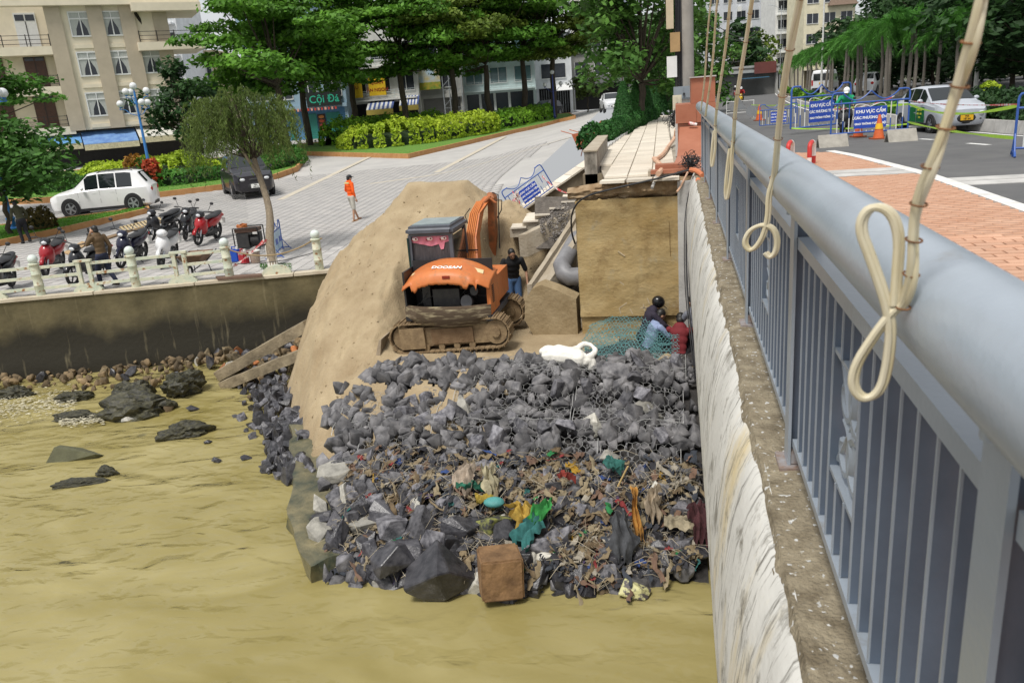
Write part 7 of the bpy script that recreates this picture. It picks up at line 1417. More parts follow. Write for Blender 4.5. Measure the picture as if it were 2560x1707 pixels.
p = at_z(640, 658, -2.5); e = empty('bucket', p, 0, 'stained paint bucket with white rim under the tape', 'bucket'); MB().lathe([(.13, 0), (.17, .36), (.175, .38), (.16, .38)], (0, 0, 0), 18).build('pail', mat('stained_pail', (.18, .10, .08), .6, .4, 6, col2=(.45, .38, .30)), e, smooth=40); MB().lathe([(.178, .37), (.178, .40), (.15, .40)], (0, 0, 0), 18).build('rim', P('d8d8d0', .5), e)
p = at_z(497, 686, -2.5); e = empty('wheelbarrow', p, R(100), 'old brown wheelbarrow standing behind the rusty fence', 'wheelbarrow'); MB().add([(-.3, -.22, .38), (.3, -.22, .38), (.3, .22, .38), (-.3, .22, .38), (-.45, -.36, .62), (.5, -.36, .62), (.5, .36, .62), (-.45, .36, .62)], [(3, 2, 1, 0), (0, 1, 5, 4), (1, 2, 6, 5), (2, 3, 7, 6), (3, 0, 4, 7)]).build('tray', mat('barrow_brown', (.16, .09, .05), .7, .3, 5), e).modifiers.new('s', 'SOLIDIFY').thickness = .02
MB().tube([Vector((-.55 + .17 * math.cos(t), 0, .19 + .17 * math.sin(t))) for t in np.linspace(0, 6.283, 17)[:-1]], .035, 6, closed=True).build('wheel', M_tyre, e, smooth=True)
for s in (-1, 1): MB().tube([(-.55, s * .05, .19), (.2, s * .25, .38), (.9, s * .28, .58)], .016, 6).build('handle', M_trim, e); MB().tube([(.25, s * .2, .38), (.35, s * .25, .0)], .014, 6).build('leg', M_trim, e)
def lay(pts, h, m, lb, name, cat, zoff=.012): P_ = [on_p(*q) for q in pts]; o = P_[0]; return MB().prism([Vector((p.x, p.y, zp(p.x, p.y) + zoff)) - o for p in P_], (0, 0, h)).build(name, m, loc=o, label=lb, cat=cat)
M_ply = mat('plywood', (.40, .27, .14), .8, .2, 4); M_wm = mat('grey_mesh_mat', (.15, .15, .155), .8, .25, 12, bump=.6, bscale=60)
lay(((160, 634), (205, 606), (222, 610), (176, 640)), .04, M_ply, 'plywood sheet lying beside the motorbikes', 'plywood_sheet', 'board'); lay(((205, 612), (290, 588), (297, 591), (215, 618)), .05, mat('dark_plank', (.20, .13, .07), .8, .2, 4), 'long dark plank behind the man in the tan jacket', 'plank', 'plank')
lay(((325, 552), (400, 540), (470, 532), (462, 548), (380, 560), (330, 562)), .01, M_wm, 'flat sheet of grey wire mesh by the grass strip', 'mesh_sheet', 'mesh'); lay(((245, 575), (300, 560), (318, 566), (262, 580)), .01, M_wm, 'small grey mesh mat on the paving', 'mesh_sheet', 'mesh')
lay(((395, 536), (500, 526), (530, 532), (430, 544)), .03, mat('grey_tarp', (.20, .20, .20), .8, .2, 3, bump=.4), 'grey board lying behind the motorbikes', 'board', 'board')
pal = empty('wooden_pallet', on_p(307, 580), 0, 'long wooden slatted pallet lying by the orange kerb', 'pallet'); a, b, c_, d_ = on_p(300, 572), on_p(402, 547), on_p(412, 556), on_p(312, 584); po = pal.location.copy()
for i in range(12):
    t0, t1 = i / 12, (i + .55) / 12; Q4 = [a.lerp(b, t0), a.lerp(b, t1), d_.lerp(c_, t1), d_.lerp(c_, t0)]; MB().prism([Vector((q.x, q.y, zp(q.x, q.y) + .07)) - po for q in Q4], (0, 0, .025)).build('slat', mat('pale_slat', (.46, .36, .20), .8, .15, 4), pal)
for p_, q_ in ((a, b), (d_, c_)): MB().beam(p_ - po + Vector((0, 0, .04)), q_ - po + Vector((0, 0, .04)), .07, .055).build('bearer', M_ply, pal)
a, b = on_p(472, 560), on_p(624, 568); a2 = Vector((a.x, a.y, a.z + 1.05)); hexnet(lambda u, v: a.lerp(b, u) + Vector((0, .15 * v, .02 + 1.25 * v + .05 * nf(u * 4, v * 3))), 46, 26, .003, M_wire, 'wire_netting', label='upright roll of galvanised wire netting behind the red motorbike', cat='netting')
lay(((540, 697), (655, 690), (657, 694), (545, 703)), .06, mat('brown_board', (.14, .085, .06), .8), 'dark brown board lying at the fence foot', 'plank', 'plank', .02)
# far road furniture
def pole(px, py0, py1, fn, r, lb, c=(.42, .44, .45), arm=None):
    p = fn(px, py1); d = depth(p); t = at_d(px + (px - 1781) * (py1 - py0) / -7100 * -1, py0, (Vector(p) - C0).dot(CF)); e = empty('light_pole', p, 0, lb, 'pole'); H_ = t.z - p.z; MB().tube([(0, 0, 0), (0, 0, H_)], [r, r * .6], 10).build('shaft', mat('galvanised_%.2f' % c[0], c, .5), e, smooth=True); MB().lathe([(r * 2, 0), (r * 2, .1), (r, .2)], (0, 0, 0), 10).build('base', M_conc, e)
    if arm: MB().tube(smoothp([Vector((0, 0, H_ * .93)), Vector((arm * .3, 0, H_ * .99)), Vector((arm, 0, H_ * 1.02))], 2), r * .4, 6).build('arm', mat('galvanised_%.2f' % c[0], c, .5), e, smooth=True); MB().box((arm, 0, H_ * 1.02), (.7, .25, .1)).build('lamp_head', P('c8ccce', .4), e)
pole(1949, 20, 226, on_r, .10, 'thin grey light pole at the start of the palm row', arm=-2.0); pole(2052, -30, 238, on_r, .13, 'white light pole standing among the palms', (.66, .66, .64), arm=2.2); pole(2437, 100, 240, on_r, .16, 'thick white post with a black cable beside the palms', (.68, .67, .63)); pole(1903, 55, 172 + 38, on_r, .13, 'concrete power pole left of the red car', (.33, .31, .28))
# ------------------------------------------------------------------ vegetation
def leaf_mesh(name, C, N, size, m, rs, aspect=.55, jit=.5, droop=0.0):
    """leaf quads at centres C, roughly facing N"""
    k = len(C); A = rs.normal(size=(k, 3)); N = N + rs.normal(size=(k, 3)) * jit; N /= np.linalg.norm(N, axis=1)[:, None] + 1e-9
    A -= N * (A * N).sum(1)[:, None]; A /= np.linalg.norm(A, axis=1)[:, None] + 1e-9
    if droop: A = A * (1 - droop) + np.array([0, 0, -1]) * droop; A /= np.linalg.norm(A, axis=1)[:, None] + 1e-9
    B = np.cross(N, A); B /= np.linalg.norm(B, axis=1)[:, None] + 1e-9; s = size * rs.uniform(.6, 1.3, size=(k, 1))
    V = np.stack([C - A * s, C + B * s * aspect - A * s * .1, C + A * s, C - B * s * aspect - A * s * .1], 1).reshape(-1, 3); F = np.arange(4 * k).reshape(-1, 4); return npmesh(name, V, F, m)
def leafmat(name, c, c2, tr=.32):
    if c: c, c2 = [tuple(min(.6, u * 1.35) for u in q) for q in (c, c2)]
    return mat(name, c, .6, .3, .35, col2=c2, island=.35, trans=tr, spec=.3)
L_umb = leafmat('umbrella_leaf', (.034, .10, .011), (.115, .25, .026)); L_olv = leafmat('olive_leaf', (.045, .080, .010), (.13, .18, .025)); L_big = leafmat('broad_leaf', (.025, .075, .014), (.07, .165, .028)); L_will = leafmat('willow_leaf', (.045, .075, .014), (.12, .165, .04)); L_lime = leafmat('lime_leaf', (.15, .24, .012), (.34, .42, .03)); L_hed = leafmat('hedge_leaf', (.024, .085, .012), (.06, .165, .022)); L_con = leafmat('conifer_leaf', (.012, .055, .012), (.035, .12, .022)); L_dark = leafmat('dark_leaf', (.012, .034, .012), (.035, .080, .022)); L_palm = leafmat('palm_leaf', (.03, .11, .016), (.085, .235, .035)); L_org = leafmat('orange_leaf', (.18, .09, .015), (.35, .17, .03)); L_red = leafmat('red_leaf', (.28, .03, .02), (.40, .09, .04))
M_bark = mat('dark_bark', (.030, .023, .016), .9, .3, 3, col2=(.085, .066, .045), bump=.8, bscale=12, stretch=(3, 3, .5)); M_barkg = mat('grey_bark', (.16, .125, .085), .9, .35, 5, bump=1.0, bscale=14, stretch=(4, 4, .5), col2=(.27, .22, .155))
def trunk_mb(mb, base, top, r0, r1, rg, n=8, bend=.15):
    pts = []; H = (top - base).length
    for i in range(n + 1): t = i / n; pts.append(base.lerp(top, t) + Vector((rg.gauss(0, bend) * (0 < i < n), rg.gauss(0, bend) * (0 < i < n), 0)))
    mb.tube(pts, [r0 + (r1 - r0) * i / n for i in range(n + 1)], 9); return pts
def tree(base, H, cr, label, m, seed, kind='umbrella', crown_lo=.32, leaf=.26, dens=1.0, trunk_r=.22, off=(0, 0), bark=None, cat='tree', tiers=8, name='shade_tree', group=None):
    rg = random.Random(seed); rs = np.random.RandomState(seed); e = empty(name, base, 0, label, cat, group); mb = MB(); o = Vector((off[0], off[1], 0)); pads = []
    fork = Vector((o.x * .25, o.y * .25, H * crown_lo)); 
    trunk_mb(mb, Vector((0, 0, -.3)), fork, trunk_r, trunk_r * .7, rg, 6, .07)
    for k in range(tiers):
        t = (k + .5) / tiers; z = H * (crown_lo + (1 - crown_lo) * t * .97); rad = cr * (1 - 1.05 * max(0, t - .30) ** 1.2) * (.75 + .35 * min(1, t * 3)) if kind == 'umbrella' else cr * math.sin(math.pi * (.14 + .80 * t)) ** .7
        n = max(3, int((9 if kind == 'umbrella' else 10) * rad / cr))
        for i in range(n):
            a = rg.uniform(0, 6.283); q = rad * rg.uniform(.25, .95) if k < tiers - 1 else rad * rg.uniform(0, .5); pr = cr * rg.uniform(.22, .38) * (1 if kind == 'umbrella' else .95)
            c = o * (.3 + .7 * t) + Vector((math.cos(a) * q, math.sin(a) * q, z + rg.gauss(0, H * .035))); pads.append((c, pr, (rg.uniform(.10, .30) if kind == 'umbrella' else .62) * pr + .12))
            if i % 2 == 0: h = fork + Vector((0, 0, (c.z - fork.z) * .25 * rg.random())); mb.tube([h, h.lerp(c, .5) + Vector((0, 0, -.08 * q)), c], [trunk_r * .32, trunk_r * .16, .025], 5, cap=False)
    Cs = []; Ns = []
    for c, pr, th in pads:
        n = int(dens * (pr * 1.75) ** 2 / leaf ** 2 * (1.1 if kind == 'umbrella' else 1.9)); d = rs.normal(size=(n, 3)); d /= np.linalg.norm(d, axis=1)[:, None]; d *= rs.uniform(.35, 1, (n, 1)) ** .5
        lob = 1 + .25 * np.sin(np.arctan2(d[:, 1], d[:, 0]) * 5 + c.x * 9)[:, None]; P_ = np.array(c)[None] + d * np.array([pr, pr, th])[None] * np.concatenate([lob, lob, np.ones((n, 1))], 1); P_[:, 2] -= .10 * (d[:, 0] ** 2 + d[:, 1] ** 2) * pr; Cs.append(P_); Ns.append(np.stack([d[:, 0] * .5, d[:, 1] * .5, np.abs(d[:, 2]) + .55], 1))
    put('crown', leaf_mesh('crown', np.concatenate(Cs), np.concatenate(Ns), leaf, m, rs), e); mb.build('trunk', bark or M_bark, e, smooth=50); return e
UT = [((717, 384), 13.0, 6.2, (-.8, .5), L_umb, 'leftmost spreading shade tree with brown trunk beside the purple chairs', 1), ((771, 366), 14, 5.6, (.3, 0), L_umb, 'shade tree with thick grey trunk in front of the green shutters', 2), ((891, 322), 14.5, 5.4, (.4, 0), L_umb, 'shade tree with forked trunk beside the striped awnings', 3), ((1018, 310), 15, 5.6, (0, 0), L_umb, 'shade tree with several slim stems behind the three-globe lamp', 4), ((1144, 297), 15, 5.6, (0, 0), L_olv, 'olive tinged shade tree in front of the scaffolding', 5), ((1228, 291), 15, 5.4, (0, 0), L_umb, 'shade tree in front of the glass fronted building', 6), ((1318, 286), 16, 6.0, (0, 0), L_umb, 'shade tree with a broad fork beside the barred shop gate', 7), ((1386, 297), 16, 6.6, (1.2, 0), L_olv, 'widest olive shade tree above the black hatchback', 8)]
for ((px, py), H, cr, off, m, lb, sd_), dd in zip(UT, (66, 74, 79, 79, 81, 83, 86, 87)):
    p = at_d(px, 340, dd); p.z = zp(p.x, p.y); tree(p, H * 1.22, cr * 1.25, lb, m, sd_, off=off, leaf=.25, trunk_r=.36, crown_lo=.34, dens=1.3, tiers=7)
# left edge trees
p = at_d(-60, 520, 40); p.z = zp(p.x, p.y); tree(p, 9.2, 3.9, 'bright feathery shade tree standing before the cream hotel', leafmat('fresh_leaf', (.03, .095, .012), (.085, .20, .025)), 31, leaf=.16, off=(1.2, 0), crown_lo=.52, tiers=5, trunk_r=.16)
p = at_d(20, 560, 33); p.z = zp(p.x, p.y); tree(p, 4.6, 3.0, 'low broad tree with large drooping leaves by the blue lamp', L_big, 32, kind='round', leaf=.17, crown_lo=.42, tiers=4, dens=.9, trunk_r=.12, off=(.2, 0))
p = at_d(470, 400, 62); p.z = zp(p.x, p.y); tree(p, 7.6, 3.0, 'dark leafy tree beside the cream hotel corner', L_dark, 33, kind='round', leaf=.26, crown_lo=.3, tiers=5)
# thin bent tree at the quay with trailing twigs
base = at_z(684, 672, -2.5); tp = [at_d(684, 672, 21.6), at_d(672, 600, 21.8), at_d(676, 540, 22.1), at_d(668, 490, 22.3), at_d(648, 430, 22.5), at_d(632, 380, 22.6), at_d(625, 330, 22.6)]; dlt = base - tp[0]; tp = [q + dlt for q in tp]
e = empty('thin_tree', base, 0, 'thin bent tree with trailing twigs and whitewashed foot at the quay', 'tree'); mb = MB(); mb.tube([q - base for q in smoothp(tp, 2)], [.15 - .09 * i / 21 for i in range(22)][:len(smoothp(tp, 2))] + [.05] * 20 if False else [.145 - .085 * i / (len(smoothp(tp, 2)) - 1) for i in range(len(smoothp(tp, 2)))], 10)
mb.tube([tp[4] - base, tp[4] - base + Vector((-.45, 0, .9)), tp[4] - base + Vector((-.8, .2, 1.5))], [.06, .04, .02], 7)
mb.build('trunk', M_barkg, e, smooth=60); MB().tube([(0, 0, -.02), tp[1] - base - Vector((0, 0, .12))], [.158, .146], 12).build('whitewash', mat('whitewash', (.55, .52, .46), .9, .3, 8, col2=(.30, .25, .19), f2=(.55, .7)), e, smooth=True)
rs = np.random.RandomState(9); rg = random.Random(9); Cs = []; top = tp[-1] - base; tw = MB()
for k in range(430):
    a = rg.uniform(0, 6.283); q = 1.35 * math.sqrt(rg.random()); s0 = top + Vector((math.cos(a) * q * 1.15 - .25, math.sin(a) * q, .75 + rg.uniform(-.4, .9) - q * .35)); L = rg.uniform(.5, 1.5) * (.6 + .4 * q); d = Vector((math.cos(a) * .5, math.sin(a) * .5, rg.uniform(.0, 1.1))); pts = []; n = 26
    for i in range(n): t = i / n; pts.append(s0 + d * L * t * .6 - Vector((0, 0, L * 1.1 * t * t)))
    Cs += [tuple(w) for w in pts for _ in range(2)]
    if k % 6 == 0: tw.tube([tp[5] - base, s0, pts[8], pts[-1]], [.02, .012, .006, .003], 4, cap=False)
Cs = np.array(Cs) + rs.normal(size=(len(Cs), 3)) * .03; put('crown', leaf_mesh('crown', Cs, rs.normal(size=Cs.shape), .065, L_will, rs, aspect=.20, droop=.55), e); tw.build('twigs', M_bark, e)
put('moss_patch', leaf_mesh('moss_patch', np.array([(q.x, q.y, -2.47) for q in (at_z(rg.uniform(650, 730), rg.uniform(660, 676), -2.5) for _ in range(500))]), np.tile([0, 0, 1.], (500, 1)), .03, L_hed, rs), kind='stuff', label='green moss around the foot of the thin tree', cat='moss')
# hedges -------------------------------------------------------------------
def hedge(pts, w, h, leaf, m, label, seed=1, dens=1.0, name='hedge', rnd=.35, cat='hedge', zf=None, group=None):
    rs = np.random.RandomState(seed); zf = zf or (lambda x, y: zp(x, y) + .2); o = pts[0]; pts = smoothp(pts, 2) if len(pts) > 2 else pts; L = [(b - a).length for a, b in zip(pts, pts[1:])]; tot = sum(L); n = int(dens * tot * (w + 2 * h) / leaf ** 2 * 1.9); Cs = np.zeros((n, 3)); Ns = np.zeros((n, 3)); cum = np.cumsum([0] + L); mbc = MB(); rows = []
    for k in range(n):
        s = rs.rand() * tot; i = min(len(L) - 1, np.searchsorted(cum, s, 'right') - 1); t = (s - cum[i]) / L[i]; p = pts[i].lerp(pts[i + 1], t); d = (pts[i + 1] - pts[i]).normalized(); nx = Vector((-d.y, d.x, 0)).normalized(); a = rs.uniform(-.12, 1.12) * math.pi; ca, sa = math.cos(a), math.sin(a); sq = (abs(ca) ** .7, max(0, sa) ** .55); bump = max(.86, 1 + rnd * nf(s * .9 + seed, a * 1.2, 3))
        end = min(1, max(.15, min(s, tot - s) / (w * .45))) ** .5; v = Vector((p.x, p.y, 0)) + nx * (math.copysign(sq[0], ca) * w / 2 * bump * end); z = h * sq[1] * bump * (.35 + .65 * end) * rs.uniform(.82, 1.03) if sa > 0 else h * .1; Cs[k] = (v.x, v.y, zf(v.x, v.y) + z); Ns[k] = (nx.x * ca, nx.y * ca, max(.25, sa))
    core = []
    for i in range(41):
        s = tot * (.03 + .94 * i / 40); j = min(len(L) - 1, np.searchsorted(cum, s, 'right') - 1); p = pts[j].lerp(pts[j + 1], (s - cum[j]) / L[j]); d = (pts[j + 1] - pts[j]).normalized(); nx = Vector((-d.y, d.x, 0)).normalized(); ef = min(1, max(.05, min(s, tot - s) / (w * .6))) ** .6; core.append([Vector((p.x, p.y, zf(p.x, p.y))) + nx * (math.cos(a) * w * .30 * ef) + Vector((0, 0, h * .58 * ef * max(0, math.sin(a)) ** .6)) - o for a in np.linspace(0, math.pi, 9)])
    e = empty(name, o, 0, label, cat, group); me = leaf_mesh('leaves', Cs - np.array(o)[None], Ns, leaf, m, rs, jit=.7); put('foliage', me, e); MB().loft(core, closed=False).build('inner_branches', mat('hedge_core', (.012, .028, .006), .95), e); return e
ar = lambda *q: [on_p(*p) for p in q]
hedge(ar((-120, 500), (60, 490), (210, 484), (420, 474), (560, 455), (680, 432), (738, 415), (735, 402), (690, 396), (600, 400)), 1.8, .85, .12, L_hed, 'clipped green hedge ringing the planting island', 41, .8)
hedge(ar((205, 470), (330, 462), (450, 452), (545, 440)), 5.0, 1.5, .13, L_lime, 'big lime yellow hedge mound in the planting island', 42, .8, rnd=.3)
hedge(ar((-100, 480), (40, 470), (120, 462)), 3.0, 1.6, .16, L_hed, 'dark green bushes at the left end of the island', 43, .7)
hedge(ar((855, 378), (960, 374), (1060, 362), (1160, 345), (1225, 333)), 4.2, 1.9, .17, L_lime, 'long lime yellow hedge under the shade trees', 44, .8, rnd=.4)
hedge(ar((820, 372), (900, 352), (1000, 340), (1120, 326)), 2.6, 2.0, .18, leafmat('yellow_green', (.08, .20, .015), (.20, .36, .03)), 'green hedge behind the lime hedge', 45, .6)
hedge(ar((1235, 332), (1300, 318), (1365, 304)), 3.0, 1.6, .18, leafmat('yellow_green', 0, 0), 'green continuation of the long hedge towards the cars', 46, .7)
for px, py, m, lb, s in ((334, 408, L_org, 'rusty orange rounded shrub beside the blue lamp', 1.05), (372, 404, L_red, 'red leaved shrub right of the blue lamp', .95), (352, 404, L_hed, 'small green shrub between the orange and red ones', .9)):
    p = at_d(px, py, 47); p.z = zp(p.x, p.y) + 1.6; hedge([p + Vector((-.5 * s, 0, 0)), p + Vector((.5 * s, 0, 0))], 1.6 * s, 1.7 * s, .14, m, lb, px, name='shrub', cat='shrub', zf=lambda x, y: zp(x, y) + .6)
p = on_p(80, 585); hedge([p + Vector((-.5, 0, 0)), p + Vector((1.1, .2, 0))], .9, .85, .09, leafmat('brown_bush', (.06, .05, .015), (.13, .10, .03)), 'brownish low bush behind the man in the olive jacket', 47, name='shrub', cat='shrub')
rs = np.random.RandomState(77); G = []
for poly, e in ((islA, plA), (islB, plB), (islC, plC)):
    q = [(p.x, p.y) for p in poly]; x0, x1 = min(p[0] for p in q), max(p[0] for p in q); y0, y1 = min(p[1] for p in q), max(p[1] for p in q)
    for _ in range(26000):
        x, y = rs.uniform(x0, x1), rs.uniform(y0, y1)
        if math.hypot(x, y) < 60 and pt_in(q, x, y): G.append((x, y, zp(x, y) + .27 + (-.05 if poly is islC else 0)))
put('grass', leaf_mesh('grass', np.array(G), rs.normal(size=(len(G), 3)), .06, leafmat('grass_blade', (.05, .15, .015), (.12, .28, .03)), rs, aspect=.2, droop=-.6), kind='stuff', label='short grass in the planting beds', cat='grass')
# conifers and box hedge along the path ------------------------------------------
cpos = [(lambda p: (p.x - .1, p.y))(at_z(x, y, .1)) for x, y in ((1566, 328), (1597, 312), (1620, 301), (1639, 292), (1655, 285), (1668, 279), (1678, 274))]
rs = np.random.RandomState(5)
def conifer_mesh(H, r, n):
    t = rs.rand(n) ** .7; a = rs.rand(n) * 6.283; q = r * (1 - t) ** .75 * rs.uniform(.7, 1.05, n) + .03; q *= np.clip(t * 9, .75, 1); C = np.stack([q * np.cos(a), q * np.sin(a), H * (.03 + .97 * t)], 1); N = np.stack([np.cos(a), np.sin(a), np.full(n, .5)], 1); return leaf_mesh('foliage', C, N, .085, L_con, rs, aspect=.22, jit=.4, droop=-.45)
cm = conifer_mesh(1.95, .55, 8000)
NN = ('first clipped conifer next to the refuse cart', 'second conifer of the row from the refuse cart', 'third conifer of the row from the refuse cart', 'fourth conifer of the row from the refuse cart', 'fifth conifer of the row from the refuse cart', 'sixth conifer of the row from the refuse cart', 'last conifer of the row beside the far street')
for (x, y), lb in zip(cpos, NN):
    e = empty('conifer', (x, y, .1), rg.uniform(0, 6), lb, 'conifer', 'clipped conifers along the path'); put('foliage', cm, e); MB().tube([(0, 0, -.1), (0, 0, 2.2)], [.07, .02], 6).build('trunk', M_bark, e)
hedge([Vector((-2.36, 26.6, 0)), Vector((-2.30, 30, 0)), Vector((-1.95, 37, 0)), Vector((-1.2, 48, 0))], .62, .70, .075, L_con, 'low clipped conifer hedge along the cream path', 51, 1.0, zf=lambda x, y: .05, rnd=.15)
p = Vector((-2.55, 26.5, 0)); hedge([p + Vector((-.5, -.3, 0)), p + Vector((.4, .5, 0))], 1.1, .85, .08, L_con, 'rounded clump of conifer at the hedge end beside the low wall', 52, 1.0, zf=lambda x, y: 0, rnd=.15)
for i in range(24): MB().box((-2.06 + .018 * i, 24.4 + i * 1.05, .13), (.16, 1.03, .16), rz=.03).build('edging_stone', mat('pale_concrete', 0), path)
# almond tree and other street trees
tree(Vector((-1.6, 40, -.3)), 11.5, 4.0, 'tall broad leaved almond tree behind the utility pole', leafmat('almond_leaf', (.03, .085, .015), (.095, .20, .035)), 61, kind='round', leaf=.19, crown_lo=.2, tiers=8, dens=.8)
tree(at_d(1650, 245, 52) + Vector((0, 0, -1.8)), 6.5, 2.6, 'low leafy tree filling the gap behind the conifers', L_big, 62, kind='round', leaf=.2, crown_lo=.12, tiers=5, dens=.8)
tree(at_d(1770, 235, 60) + Vector((0, 0, -1.5)), 7.5, 3.0, 'round tree beyond the brown pillar', leafmat('almond_leaf', 0, 0), 63, kind='round', leaf=.22, crown_lo=.15, tiers=5, dens=.8)
for px, py, d, H, cr, lb, sd_ in ((1845, 215, 125, 11, 5, 'dark street tree left of the power pole up the road', 64), (1885, 210, 150, 11, 5, 'yellow green street tree by the power pole', 65), (1925, 205, 170, 12, 6, 'tall dark tree below the white hotel block', 66), (1975, 205, 190, 9, 6, 'dark tree at the far bend of the road', 67)):
    p = at_d(px, py, d); p.z = -.4; tree(p, H, cr, lb, L_dark if sd_ != 65 else L_olv, sd_, kind='round', leaf=.55, crown_lo=.22, tiers=6, dens=.7)
p = on_p(1470, 280); tree(p, 4.8, 2.0, 'small willowy street tree beside the white hatchback', L_will, 68, kind='round', leaf=.2, crown_lo=.35, tiers=4, trunk_r=.09)
p = on_p(1175, 300); tree(p, 4.2, 1.3, 'slim young tree in front of the scaffolding', L_will, 69, kind='round', leaf=.16, crown_lo=.35, tiers=4, trunk_r=.06)
# palms ------------------------------------------------------------------------
def palm_mesh(seed, H=4.6):
    rg = random.Random(seed); rs = np.random.RandomState(seed); mb = MB(); mb.tube([(0, 0, -.2), (0, 0, .3), (rg.gauss(0, .05), 0, H * .5), (rg.gauss(0, .1), rg.gauss(0, .1), H)], [.17, .13, .12, .10], 10); tr = mb.mesh('trunk', mat('palm_bark', (.19, .17, .145), .9, .25, 3, bump=.5, bscale=6, stretch=(1, 1, 8))); smooth_me(tr, 60)
    V = []; F = []
    for k in range(13):
        a = k * 2.4 + rg.uniform(-.2, .2); el = R(rg.uniform(5, 75)); L = rg.uniform(1.7, 2.3); d = Vector((math.cos(a), math.sin(a), 0)); pts = []; n = 30
        for i in range(n + 1): t = i / n; pts.append(Vector((0, 0, H)) + d * (L * t * math.cos(el) + .35 * L * t * t) + Vector((0, 0, L * t * math.sin(el) - 1.05 * L * t * t * (.55 + .45 * math.cos(el)))))
        for i in range(3, n):
            p = pts[i]; ax = (pts[i + 1] - pts[i - 1]).normalized(); s = ax.cross(Vector((0, 0, 1))).normalized(); u = s.cross(ax); ll = .42 * math.sin(math.pi * (.12 + .80 * i / n)) + .12
            for j in range(5):
                b = rs.uniform(0, 6.283); dr = (s * math.cos(b) + u * math.sin(b) + ax * .8 + Vector((0, 0, -.25))).normalized(); q = p + dr * ll; wv = ax.cross(dr).normalized() * .022; o = len(V); V += [tuple(p - wv), tuple(p + wv), tuple(q + Vector((0, 0, -.10)) + wv * .3), tuple(q + Vector((0, 0, -.10)) - wv * .3)]; F.append((o, o + 1, o + 2, o + 3))
    return tr, npmesh('crown', V, F, L_palm)
PM = [palm_mesh(s) for s in (1, 2, 3, 4)]
pal_px = [(2268, 241), (2284, 240), (2306, 228), (2212, 246), (2221, 239), (2200, 243), (2163, 237), (2152, 236), (2143, 237), (2079, 232), (2073, 229), (2062, 236), (2041, 229), (2016, 226), (2022, 227), (1994, 224), (1986, 222), (1975, 219), (1964, 216), (1958, 213), (2108, 236), (2117, 233), (2128, 230), (2252, 236), (2340, 236), (2390, 243), (2420, 234), (2030, 219), (2005, 221), (1951, 212)]
for i, (px, py) in enumerate(pal_px):
    p = on_r(px, py + 4); tr, cr = PM[i % 4]; e = empty('palm_tree', (p.x, p.y, zr(p.y) + .15), rg.uniform(0, 6), 'foxtail palm with slim grey trunk in the road median', 'palm tree', 'palms along the median'); s = rg.uniform(.95, 1.15); e.scale = (s, s, s * (1.05 if px > 2130 else 1)); e.rotation_euler = (rg.gauss(0, .03), rg.gauss(0, .03), rg.uniform(0, 6)); put('trunk', tr, e); put('crown', cr, e)
zm = lambda x, y: zr(y) + .18
mp_ = [MED[i] + Vector((.8, .7, 0)) for i in range(1, 10)]
hedge(mp_[4:6], .9, .55, .09, L_hed, 'low dark hedge in the median behind the rider in green', 71, zf=zm); hedge([mp_[6] + Vector((.4, .4, 0)), mp_[7] + Vector((0, .4, 0)), mp_[8] + Vector((0, .4, 0))], 1.2, 1.0, .10, L_dark, 'dense dark hedge in the median behind the taxi', 72, zf=zm); hedge([mp_[5] + Vector((.3, -.2, 0)), mp_[6] + Vector((-.4, -.2, 0))], .6, .35, .08, leafmat('yellow_green', 0, 0), 'bright low plants in front of the median hedge', 73, zf=zm, name='ground_cover')
for i, k in enumerate((1, 1.35, 1.7, 2.0, 2.35, 2.7, 3.1, 3.5)):
    a = MED[int(k)].lerp(MED[int(k) + 1], k % 1) + Vector((.9, .7, 0)); hedge([a, a + Vector((1.0, -.3, 0))], 1.1, .7, .12, L_hed if i % 2 else leafmat('yellow_green', 0, 0), ('bright' if i % 2 == 0 else 'deep') + ' green rounded shrub under the palms, number %s from the road bend' % ('one two three four five six seven eight'.split()[i]), 80 + i, zf=zm, name='shrub', cat='shrub')
p = on_r(2120, 228); hedge([p, p + Vector((1, 0, 0))], 1.6, 1.7, .14, L_hed, 'taller wild shrub between the palms behind the rider', 79, zf=zm, name='shrub', cat='shrub')
for px, lb in ((2440, 'lime shrub at the foot of the thick white post'),): p = on_r(px + 8, 250); hedge([p, p + Vector((1, 0, 0))], 1.3, .9, .11, L_lime, lb, 78, zf=zm, name='shrub', cat='shrub')
# dark trees behind the palms
for i, (px, d, H, cr, lb) in enumerate(((2230, 95, 13, 7, 'dark round tree behind the middle of the palm row'), (2330, 85, 15, 7.5, 'tall dark tree behind the white post'), (2430, 75, 16, 8, 'dense dark tree above the taxi'), (2530, 62, 15, 7.5, 'dense dark tree at the right end of the avenue'), (2620, 50, 14, 7, 'dark tree leaning in beside the open lane'), (2480, 110, 12, 8, 'low dark tree deep in the park'), (2150, 130, 8, 6, 'shaded tree behind the white SUV'), (2560, 90, 11, 8, 'broad dark tree deep in the park'), (2380, 120, 10, 9, 'low spreading tree deep in the park'))):
    p = at_d(px, 210, d); p.z = -.5; tree(p, H, cr, lb, L_dark, 90 + i, kind='round', leaf=.30, crown_lo=.12, tiers=7, dens=.7)
tree(at_d(2100, 205, 130) - Vector((0, 0, .5)), 10, 5, 'tall leafy tree beside the tiled roof house', L_dark, 101, kind='round', leaf=.5, crown_lo=.3, tiers=6, dens=.7)
